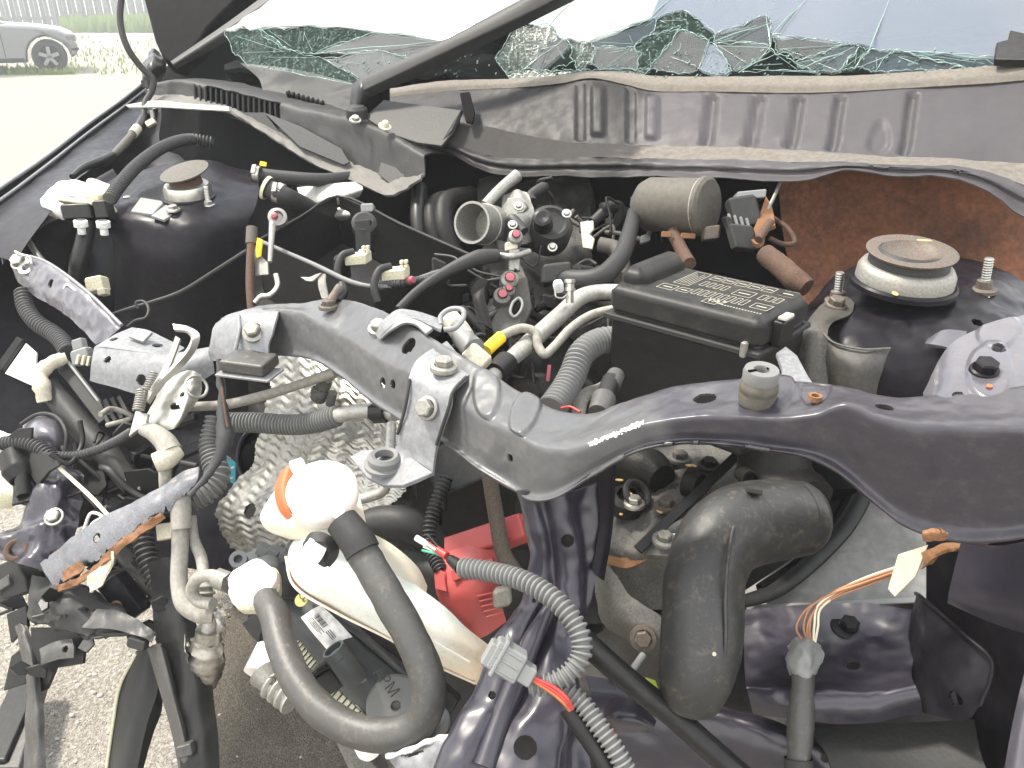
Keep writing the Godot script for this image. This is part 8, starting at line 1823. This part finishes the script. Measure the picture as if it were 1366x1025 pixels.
	var cup := thing("purple_dome", "glossy purple rounded bracket dome beside the broken headlamp", "bracket", at(64, 605, 1.12))
	put("dome", sheet([[Vector3(30, 566, 1.17), Vector3(48, 554, 1.17), Vector3(72, 556, 1.16), Vector3(88, 576, 1.15)], [Vector3(30, 584, 1.14), Vector3(50, 576, 1.12), Vector3(72, 580, 1.12), Vector3(88, 596, 1.13)], [Vector3(34, 600, 1.14), Vector3(54, 600, 1.12), Vector3(72, 602, 1.12), Vector3(82, 604, 1.14)]], 7, 6, 0.003), mats.lavender_paint, cup)
	put("rim", tube([Vector3(28, 566, 1.16), Vector3(50, 553, 1.16), Vector3(74, 556, 1.15), Vector3(88, 578, 1.13), Vector3(86, 604, 1.12)], 0.003, 8), mats.dull_plastic, cup)
	var pl := thing("crumpled_purple_panel", "crumpled dark purple panel with a bolt at the lower left", "panel", at(60, 760, 1.0))
	put("panel", sheet([[Vector3(60, 596, 1.12), Vector3(84, 606, 1.11), Vector3(108, 630, 1.1)], [Vector3(46, 650, 1.09), Vector3(78, 650, 1.06), Vector3(110, 656, 1.08)], [Vector3(26, 690, 1.07), Vector3(66, 694, 1.03), Vector3(104, 700, 1.05)], [Vector3(-30, 724, 1.06), Vector3(48, 726, 1.02), Vector3(96, 740, 1.03)], [Vector3(-30, 740, 1.05), Vector3(40, 756, 1.01), Vector3(90, 776, 1.01)]], 9, 7, 0.003, {"dent": [0.018, 16.0]}), mats.paint, pl)
	put("bolt", hexbolt(at(72, 690, 1.02), dir(0.1, 0.5, 0.9), 0.009, null, 1.3), mats.zinc, pl)
	put("rusty_hole_rim", ring(at(22, 734, 1.03), dir(0.1, 0.5, 0.9), 0.012, 0.004), mats.rust, pl)
	put("white_frame", tube([Vector3(112, 706, 1.0), Vector3(121, 685, 1.0), Vector3(136, 690, 0.99), Vector3(122, 700, 0.995), Vector3(112, 724, 0.99)], 0.002, 6), mats.paper, pl)
	# rusty torn blade
	var rb := thing("rusty_torn_blade", "torn blue grey metal strip with orange rusted edge slanting across the left", "metal strip", at(150, 770, 0.95))
	put("strip", sheet([[Vector3(54, 752, 1.0), Vector3(104, 712, 0.985), Vector3(146, 684, 0.975), Vector3(204, 656, 0.965), Vector3(240, 630, 0.96), Vector3(264, 622, 0.955)], [Vector3(62, 770, 0.985), Vector3(112, 734, 0.965), Vector3(154, 706, 0.955), Vector3(212, 670, 0.945), Vector3(246, 646, 0.945), Vector3(264, 634, 0.945)], [Vector3(72, 786, 0.98), Vector3(118, 756, 0.96), Vector3(158, 730, 0.95), Vector3(216, 690, 0.945), Vector3(248, 662, 0.945), Vector3(262, 648, 0.945)]], 12, 10, 0.002, {"dent": [0.004, 16.0], "holes": [[128, 718, 0.006], [62, 742, 0.003]], "keep": func(u: float, v: float) -> bool: return v < 0.9 + nz(Vector3(u * 14.0, 0, 0), 1.0) * 0.3}), mats.scraped, rb)
	put("rusted_edge", sheet([[Vector3(74, 782, 0.975), Vector3(112, 766, 0.953), Vector3(156, 724, 0.945), Vector3(214, 684, 0.94)], [Vector3(76, 790, 0.972), Vector3(114, 774, 0.95), Vector3(160, 734, 0.942), Vector3(220, 692, 0.94)]], 10, 5, 0.003, {"dent": [0.008, 40.0]}), mats.orange_rust, rb)
	put("rust_patch", sheet([[Vector3(82, 764, 0.97), Vector3(96, 754, 0.965), Vector3(108, 748, 0.96)], [Vector3(86, 776, 0.968), Vector3(100, 768, 0.96), Vector3(112, 760, 0.955)]], 6, 5, 0.002, {"dent": [0.006, 60.0]}), mats.orange_rust, rb)
	put("pale_flap", sheet([[Vector3(116, 770, 0.95), Vector3(140, 750, 0.945), Vector3(150, 736, 0.945)], [Vector3(122, 790, 0.95), Vector3(134, 780, 0.94), Vector3(146, 752, 0.94)]], 6, 5, 0.003, {"dent": [0.006, 50.0]}), mats.cream, rb)
	# pipes down the left
	var pp := thing("pale_pipe", "thick pale grey pipe running down and bending right under the rusty strip", "pipe", at(245, 830, 0.93))
	put("pipe", tube([Vector3(238, 640, 0.965), Vector3(240, 680, 0.96), Vector3(240, 730, 0.955), Vector3(239, 780, 0.945), Vector3(246, 806, 0.935), Vector3(268, 820, 0.93), Vector3(286, 822, 0.93)], [0.0088, 0.0095, 0.0098, 0.0098, 0.0105, 0.0105, 0.009], 18), mats.dusty_pipe, pp)
	put("collar", tube([Vector3(240, 664, 0.958), Vector3(242, 706, 0.952)], [0.0125, 0.0115], 16), mats.dusty_pipe, pp)
	put("bracket", plate([Vector3(206, 700, 0.965), Vector3(230, 696, 0.96), Vector3(228, 718, 0.955), Vector3(208, 722, 0.96)], 0.008, 0.002), mats.tape, pp)
	var tp := thing("curled_pipe", "thinner grey pipe curling round beside the white radiator cap", "pipe", at(272, 800, 0.9))
	put("pipe", tube([Vector3(254, 690, 0.98), Vector3(258, 720, 0.97), Vector3(268, 744, 0.955), Vector3(272, 770, 0.94), Vector3(274, 790, 0.93)], 0.0068, 14), mats.dusty_pipe, tp)
	put("curl", tube([Vector3(300, 774, 0.85), Vector3(280, 768, 0.87), Vector3(262, 774, 0.89), Vector3(256, 790, 0.9), Vector3(264, 802, 0.9), Vector3(284, 806, 0.89)], 0.0068, 14), mats.dusty_pipe, tp)
	put("bellows", tube([Vector3(274, 780, 0.92), Vector3(274, 806, 0.915)], 0.0095, 16, {"ribs": [0.008, 0.003]}), mats.dusty_pipe, tp)
	put("nut", tube([Vector3(290, 772, 0.855), Vector3(306, 778, 0.845)], 0.0115, 6), mats.dull_zinc, tp)
	var fw := thing("foil_wrapped_sensor", "foil-wrapped torn silver cylinder hanging at the lower left", "cylinder", at(275, 915, 0.95))
	put("neck", tube([Vector3(280, 822, 0.93), Vector3(278, 842, 0.935)], [0.0075, 0.0085], 14), mats.pipe_alu, fw)
	put("ring", tube([Vector3(278, 840, 0.935), Vector3(277, 858, 0.94)], [0.0145, 0.0155], 18), mats.foil, fw)
	put("wrap", tube([Vector3(277, 854, 0.94), Vector3(276, 880, 0.945), Vector3(274, 900, 0.95), Vector3(276, 914, 0.955)], [0.0175, 0.0195, 0.019, 0.013], 24, {"su": 10, "bump": [0.006, 70.0], "lump": [0.12, 40.0]}), mats.foil, fw)
	put("torn_flap", sheet([[Vector3(290, 812, 0.925), Vector3(298, 826, 0.92), Vector3(300, 846, 0.925)], [Vector3(284, 818, 0.92), Vector3(290, 832, 0.915), Vector3(296, 850, 0.92)]], 6, 4, 0.001, {"dent": [0.006, 60.0]}), mats.foil, fw)
	put("torn_flap", sheet([[Vector3(252, 852, 0.94), Vector3(254, 872, 0.94), Vector3(256, 896, 0.945)], [Vector3(244, 848, 0.935), Vector3(250, 870, 0.93), Vector3(252, 900, 0.94)]], 6, 4, 0.001, {"dent": [0.008, 60.0]}), mats.foil, fw)
	# corrugated hose and dark brown lead
	put_solo_tube("left_corrugated_hose", [Vector3(284, 556, 1.03), Vector3(278, 590, 1.02), Vector3(284, 616, 1.01), Vector3(290, 636, 1.0), Vector3(276, 656, 0.99), Vector3(256, 668, 0.985)], [0.008, 0.0095, 0.0125, 0.0145, 0.0145, 0.0125], mats.conduit, "grey corrugated hose curling behind the rusty strip's tip", "hose", {"ribs": [0.006, 0.003], "sides": 14})
	put_solo_tube("brown_lead", [Vector3(291, 480, 0.98), Vector3(295, 520, 0.97), Vector3(298, 560, 0.965), Vector3(300, 584, 0.96), Vector3(290, 614, 0.955), Vector3(272, 640, 0.945), Vector3(252, 662, 0.935)], [0.0035, 0.004, 0.009, 0.0105, 0.007, 0.004, 0.003], mats.black_conduit, "dark brown twisted lead dropping from the saddle clamp", "cable", {"bump": [0.004, 60.0]})
	put_solo_tube("red_brown_cord", [Vector3(296, 516, 0.968), Vector3(300, 548, 0.955), Vector3(304, 570, 0.95)], 0.0018, mats.rust, "thin red brown cord beside the dark twisted lead", "cord")
	# broken black plastic below
	liner()

func coil(a: Vector3, e: Vector3, r: float, wire: float, turns: int) -> Buf:
	var ax := (e - a).normalized()
	var s := ax.cross(Vector3.UP if absf(ax.y) < 0.9 else Vector3.RIGHT).normalized()
	var u := ax.cross(s)
	var p := []
	for k in turns * 8 + 1:
		var t := float(k) / (turns * 8)
		p.append(a.lerp(e, t) + s * cos(t * turns * TAU) * r + u * sin(t * turns * TAU) * r)
	return tube(p, wire, 6, {"world": true, "su": 1})

func liner() -> void:
	var l := thing("broken_wheel_liner", "broken black wheel arch liner hanging down to the ground, lower left", "wheel liner", at(150, 960, 1.0))
	put("hood_piece", sheet([[Vector3(44, 768, 1.05), Vector3(90, 780, 1.0), Vector3(120, 784, 1.0), Vector3(148, 800, 1.0)], [Vector3(36, 800, 1.02), Vector3(80, 806, 0.97), Vector3(120, 812, 0.965), Vector3(170, 818, 0.97)], [Vector3(40, 830, 1.0), Vector3(84, 838, 0.96), Vector3(130, 846, 0.955), Vector3(180, 846, 0.95)], [Vector3(84, 836, 0.98), Vector3(110, 852, 0.955), Vector3(150, 850, 0.95), Vector3(188, 848, 0.945)]], 9, 7, 0.003, {"dent": [0.012, 15.0]}), mats.dull_plastic, l)
	put("fold", sheet([[Vector3(128, 812, 0.96), Vector3(160, 816, 0.95), Vector3(196, 836, 0.94), Vector3(206, 848, 0.94)], [Vector3(110, 838, 0.95), Vector3(150, 840, 0.94), Vector3(188, 850, 0.93), Vector3(202, 856, 0.93)]], 8, 4, 0.003, {"dent": [0.006, 30.0]}), mats.grey_hose, l)
	put("strip", sheet([[Vector3(18, 836, 1.03), Vector3(26, 832, 1.02), Vector3(36, 836, 1.02)], [Vector3(30, 880, 1.01), Vector3(40, 876, 0.995), Vector3(50, 880, 1.0)], [Vector3(36, 930, 0.99), Vector3(46, 930, 0.975), Vector3(56, 934, 0.98)], [Vector3(34, 980, 0.975), Vector3(48, 980, 0.96), Vector3(60, 984, 0.965)], [Vector3(30, 1060, 0.96), Vector3(46, 1060, 0.945), Vector3(62, 1060, 0.95)]], 5, 7, 0.004, {"dent": [0.004, 25.0]}), mats.grey_hose, l)
	put("side_flap", plate([Vector3(8, 820, 1.06), Vector3(34, 808, 1.05), Vector3(36, 836, 1.04), Vector3(14, 858, 1.05)], 0.004, 0.001), mats.black_plastic, l)
	put("side_flap", plate([Vector3(4, 922, 1.03), Vector3(14, 876, 1.04), Vector3(34, 860, 1.03), Vector3(34, 912, 1.02)], 0.004, 0.001), mats.black_plastic, l)
	put("clip_bracket", sheet([[Vector3(52, 866, 0.985), Vector3(74, 856, 0.975), Vector3(96, 852, 0.97)], [Vector3(54, 876, 0.975), Vector3(76, 866, 0.965), Vector3(98, 864, 0.96)], [Vector3(54, 888, 0.972), Vector3(78, 880, 0.962), Vector3(98, 878, 0.957)]], 8, 7, 0.003, {"holes": [[86, 866, 0.0042]]}), mats.grey_hose, l)
	put("lower_flap", plate([Vector3(40, 838, 1.0), Vector3(86, 838, 0.99), Vector3(114, 852, 0.98), Vector3(110, 886, 0.975), Vector3(74, 892, 0.98), Vector3(62, 920, 0.99), Vector3(46, 930, 1.0)], 0.004, 0.001), mats.black_plastic, l)
	put("long_panel", sheet([[Vector3(196, 752, 0.99), Vector3(224, 744, 0.985), Vector3(236, 760, 0.98)], [Vector3(206, 830, 0.96), Vector3(240, 828, 0.95), Vector3(262, 834, 0.955)], [Vector3(216, 900, 0.94), Vector3(256, 900, 0.93), Vector3(282, 906, 0.94)], [Vector3(236, 980, 0.92), Vector3(266, 980, 0.91), Vector3(290, 980, 0.92)], [Vector3(244, 1070, 0.9), Vector3(272, 1070, 0.89), Vector3(294, 1070, 0.9)]], 6, 8, 0.004, {"dent": [0.006, 14.0]}), mats.black_plastic, l)
	put("rail", sheet([[Vector3(196, 866, 0.945), Vector3(206, 860, 0.935), Vector3(214, 862, 0.93), Vector3(222, 868, 0.94)], [Vector3(212, 920, 0.935), Vector3(224, 916, 0.92), Vector3(230, 920, 0.92), Vector3(236, 924, 0.93)], [Vector3(228, 976, 0.925), Vector3(240, 972, 0.91), Vector3(244, 976, 0.91), Vector3(252, 980, 0.92)], [Vector3(244, 1060, 0.91), Vector3(256, 1060, 0.9), Vector3(262, 1060, 0.9), Vector3(268, 1060, 0.91)]], 6, 7, 0.004), mats.grey_hose, l)
	put("rail_clip", block(at(248, 1000, 0.9), dir(1, 0.3, 0) * 0.018, dir(-0.2, 1, 0) * 0.014, dir(0, 0, 1) * 0.012, 0.002), mats.grey_hose, l)
	put("torn_clip", block(at(184, 858, 0.935), dir(1, -0.3, 0) * 0.022, dir(0.2, 1, 0) * 0.012, dir(0, 0, 1) * 0.014, 0.002), mats.dull_plastic, l)
	var m := thing("mud_flap", "dark pointed plastic splash flap standing over the pale gravel", "mud flap", at(175, 1020, 1.0))
	put("flap", sheet([[Vector3(180, 870, 1.02), Vector3(196, 862, 1.0), Vector3(206, 872, 1.0)], [Vector3(160, 916, 1.02), Vector3(186, 916, 0.985), Vector3(210, 920, 0.99)], [Vector3(150, 970, 1.01), Vector3(172, 970, 0.975), Vector3(196, 966, 0.98)], [Vector3(138, 1060, 1.0), Vector3(156, 1060, 0.965), Vector3(176, 1060, 0.97)]], 6, 7, 0.004), mats.dull_plastic, m)
	put("edge", tube([Vector3(182, 872, 1.015), Vector3(160, 914, 1.015), Vector3(150, 968, 1.005), Vector3(137, 1060, 0.995)], 0.0022, 8), mats.cream, m)
	put("side", sheet([[Vector3(206, 872, 1.0), Vector3(214, 890, 1.01)], [Vector3(210, 920, 0.99), Vector3(216, 946, 1.0)], [Vector3(196, 966, 0.98), Vector3(204, 980, 0.99)], [Vector3(176, 1060, 0.97), Vector3(182, 1060, 0.985)]], 4, 6, 0.003), mats.black_plastic, m)
	var ck := thing("grey_corner_block", "dark grey box corner at the left edge above the gravel", "bracket", at(10, 790, 1.08))
	put("block", plate([Vector3(-20, 762, 1.1), Vector3(18, 744, 1.08), Vector3(32, 770, 1.07), Vector3(36, 790, 1.07), Vector3(4, 800, 1.08), Vector3(-20, 784, 1.1)], 0.03, 0.003), mats.dull_plastic, ck)
	put("shelf", plate([Vector3(-20, 786, 1.085), Vector3(10, 766, 1.075), Vector3(12, 780, 1.07), Vector3(-20, 800, 1.08)], 0.01, 0.002), mats.grey_hose, ck)
	var ib := thing("inner_struts", "tangle of dark struts and ribbed hose behind the rusty strip", "strut", at(190, 760, 1.1))
	put("strut", bar(at(150, 724, 1.08), at(214, 790, 1.04), 0.022, 0.02, dir(0, 0.4, 1), 0.004), mats.dull_plastic, ib)
	put("strut", bar(at(128, 600, 1.2), at(262, 556, 1.15), 0.012, 0.01, dir(0, 0.4, 1), 0.002), mats.black_plastic, ib)
	put("strut", bar(at(120, 660, 1.18), at(280, 590, 1.14), 0.016, 0.012, dir(0, 0.4, 1), 0.003), mats.black_plastic, ib)
	put("box", block(at(166, 796, 1.02), dir(0.6, -0.8, 0) * 0.06, dir(0.8, 0.6, 0) * 0.032, dir(0, 0, 1) * 0.03, 0.004), mats.dark_paint, ib)
	put("ribbed_hose", tube([Vector3(190, 690, 1.06), Vector3(192, 730, 1.04), Vector3(206, 770, 1.02), Vector3(222, 800, 1.0)], 0.012, 12, {"ribs": [0.008, 0.003]}), mats.black_conduit, ib)
	put("brown_box", block(at(160, 640, 1.2), dir(1, 0.3, 0) * 0.05, dir(-0.3, 1, 0) * 0.05, dir(0, 0, 1) * 0.04, 0.006), mats.greasy, ib)
	put("wire", tube([Vector3(132, 786, 1.0), Vector3(146, 766, 0.99), Vector3(170, 760, 0.985), Vector3(196, 776, 0.98)], 0.002, 6), mats.dull_plastic, ib)
	put("rust_nut", hexbolt(at(154, 810, 0.99), dir(0, 0.4, 1), 0.005), mats.orange_rust, ib)
	# the tangle of torn plastic, tabs and wires down the left edge
	for k in 54:
		var x := rng.randf_range(0, 250)
		var y := rng.randf_range(560, 800)
		var dd := rng.randf_range(1.06, 1.16)
		if k % 2:
			var q := [Vector3(x, y, dd)]
			for j in 3: q.append(q[j] + Vector3(rng.randf_range(-26, 34), rng.randf_range(-14, 34), rng.randf_range(-0.03, 0.01)))
			put("wire", tube(q, rng.randf_range(0.0016, 0.005), 8), [mats.black_plastic, mats.dull_plastic, mats.black_conduit, mats.dusty_pipe][(k / 2) % 4], ib)
		else:
			var o := []
			var n := 5 + k % 3
			var tl := rng.randf_range(-0.04, 0.04)
			for j in n:
				var an := TAU * j / n + rng.randf_range(-0.3, 0.3)
				var ra := rng.randf_range(8, 26)
				o.append(Vector3(x + cos(an) * ra * 1.3, y + sin(an) * ra, dd + cos(an + k) * tl))
			put("plastic_fragment", plate(o, 0.004, 0.001), [mats.black_plastic, mats.dark_paint, mats.dull_plastic, mats.paint, mats.black_plastic, mats.scraped][k % 6], ib)
	for k in 18:
		var x := rng.randf_range(20, 215)
		var y := rng.randf_range(790, 900)
		var o := []
		var an := rng.randf() * TAU
		for j in 5: o.append(Vector3(x + cos(an + j * 1.25) * rng.randf_range(5, 22), y + sin(an + j * 1.25) * rng.randf_range(5, 16), 0.965 + rng.randf_range(-0.015, 0.02)))
		if y < 870 or x < 60: put("torn_fragment", plate(o, 0.003, 0.001), [mats.black_plastic, mats.dull_plastic, mats.grey_hose][k % 3], l)
	var sk := thing("sill_rail", "long pale grey sill rail at the lower left corner on the gravel", "rail", ground_at(20, 960))
	put("dark_rail", rbox(ground_at(-30, 1030, 0.06), ground_at(30, 900, 0.06) - ground_at(-30, 1030, 0.06), Vector3.UP * 0.03, Vector3(0.06, 0, 0.0), 0.006), mats.black_plastic, sk)
	put("pale_rail", rbox(ground_at(-4, 1040, 0.05), ground_at(34, 918, 0.05) - ground_at(-4, 1040, 0.05), Vector3.UP * 0.03, Vector3(0.05, 0, 0.0), 0.006), mats.grey_hose, sk)

func small_things() -> void:
	for q in [[826, 640, 0.93, 6, 0.4], [838, 657, 0.92, 7, 0.9], [886, 619, 0.965, 8, 0.2], [922, 621, 0.95, 8, 0.5], [880, 682, 0.9, 6, 1.2], [829, 685, 0.915, 5, 2.0]]:
		var c := at(q[0], q[1], q[2])
		var s: float = q[3] * q[2] / FOC
		var a := Vector3(cos(q[4]), 0.15, sin(q[4])) * s
		var e := Vector3(-sin(q[4]), 0.1, cos(q[4])) * s * 0.5
		var o := []
		for k in 8: o.append(c + a * cos(TAU * k / 8) + e * sin(TAU * k / 8))
		solo("fallen_leaf", plate(o, 0.0008, 0.0002, {"world": true, "face": Vector3.UP}), mats.dry_leaf, "yellow leaf scrap on the gearbox, %s" % {826: "leftmost, by the hose loop", 838: "just inside the hose loop", 886: "left of the two by the upper bolts", 922: "right of the two by the upper bolts", 880: "beside the rusty bolt", 829: "lowest, near the column"}[q[0]], "leaf", "leaf scraps on the gearbox")
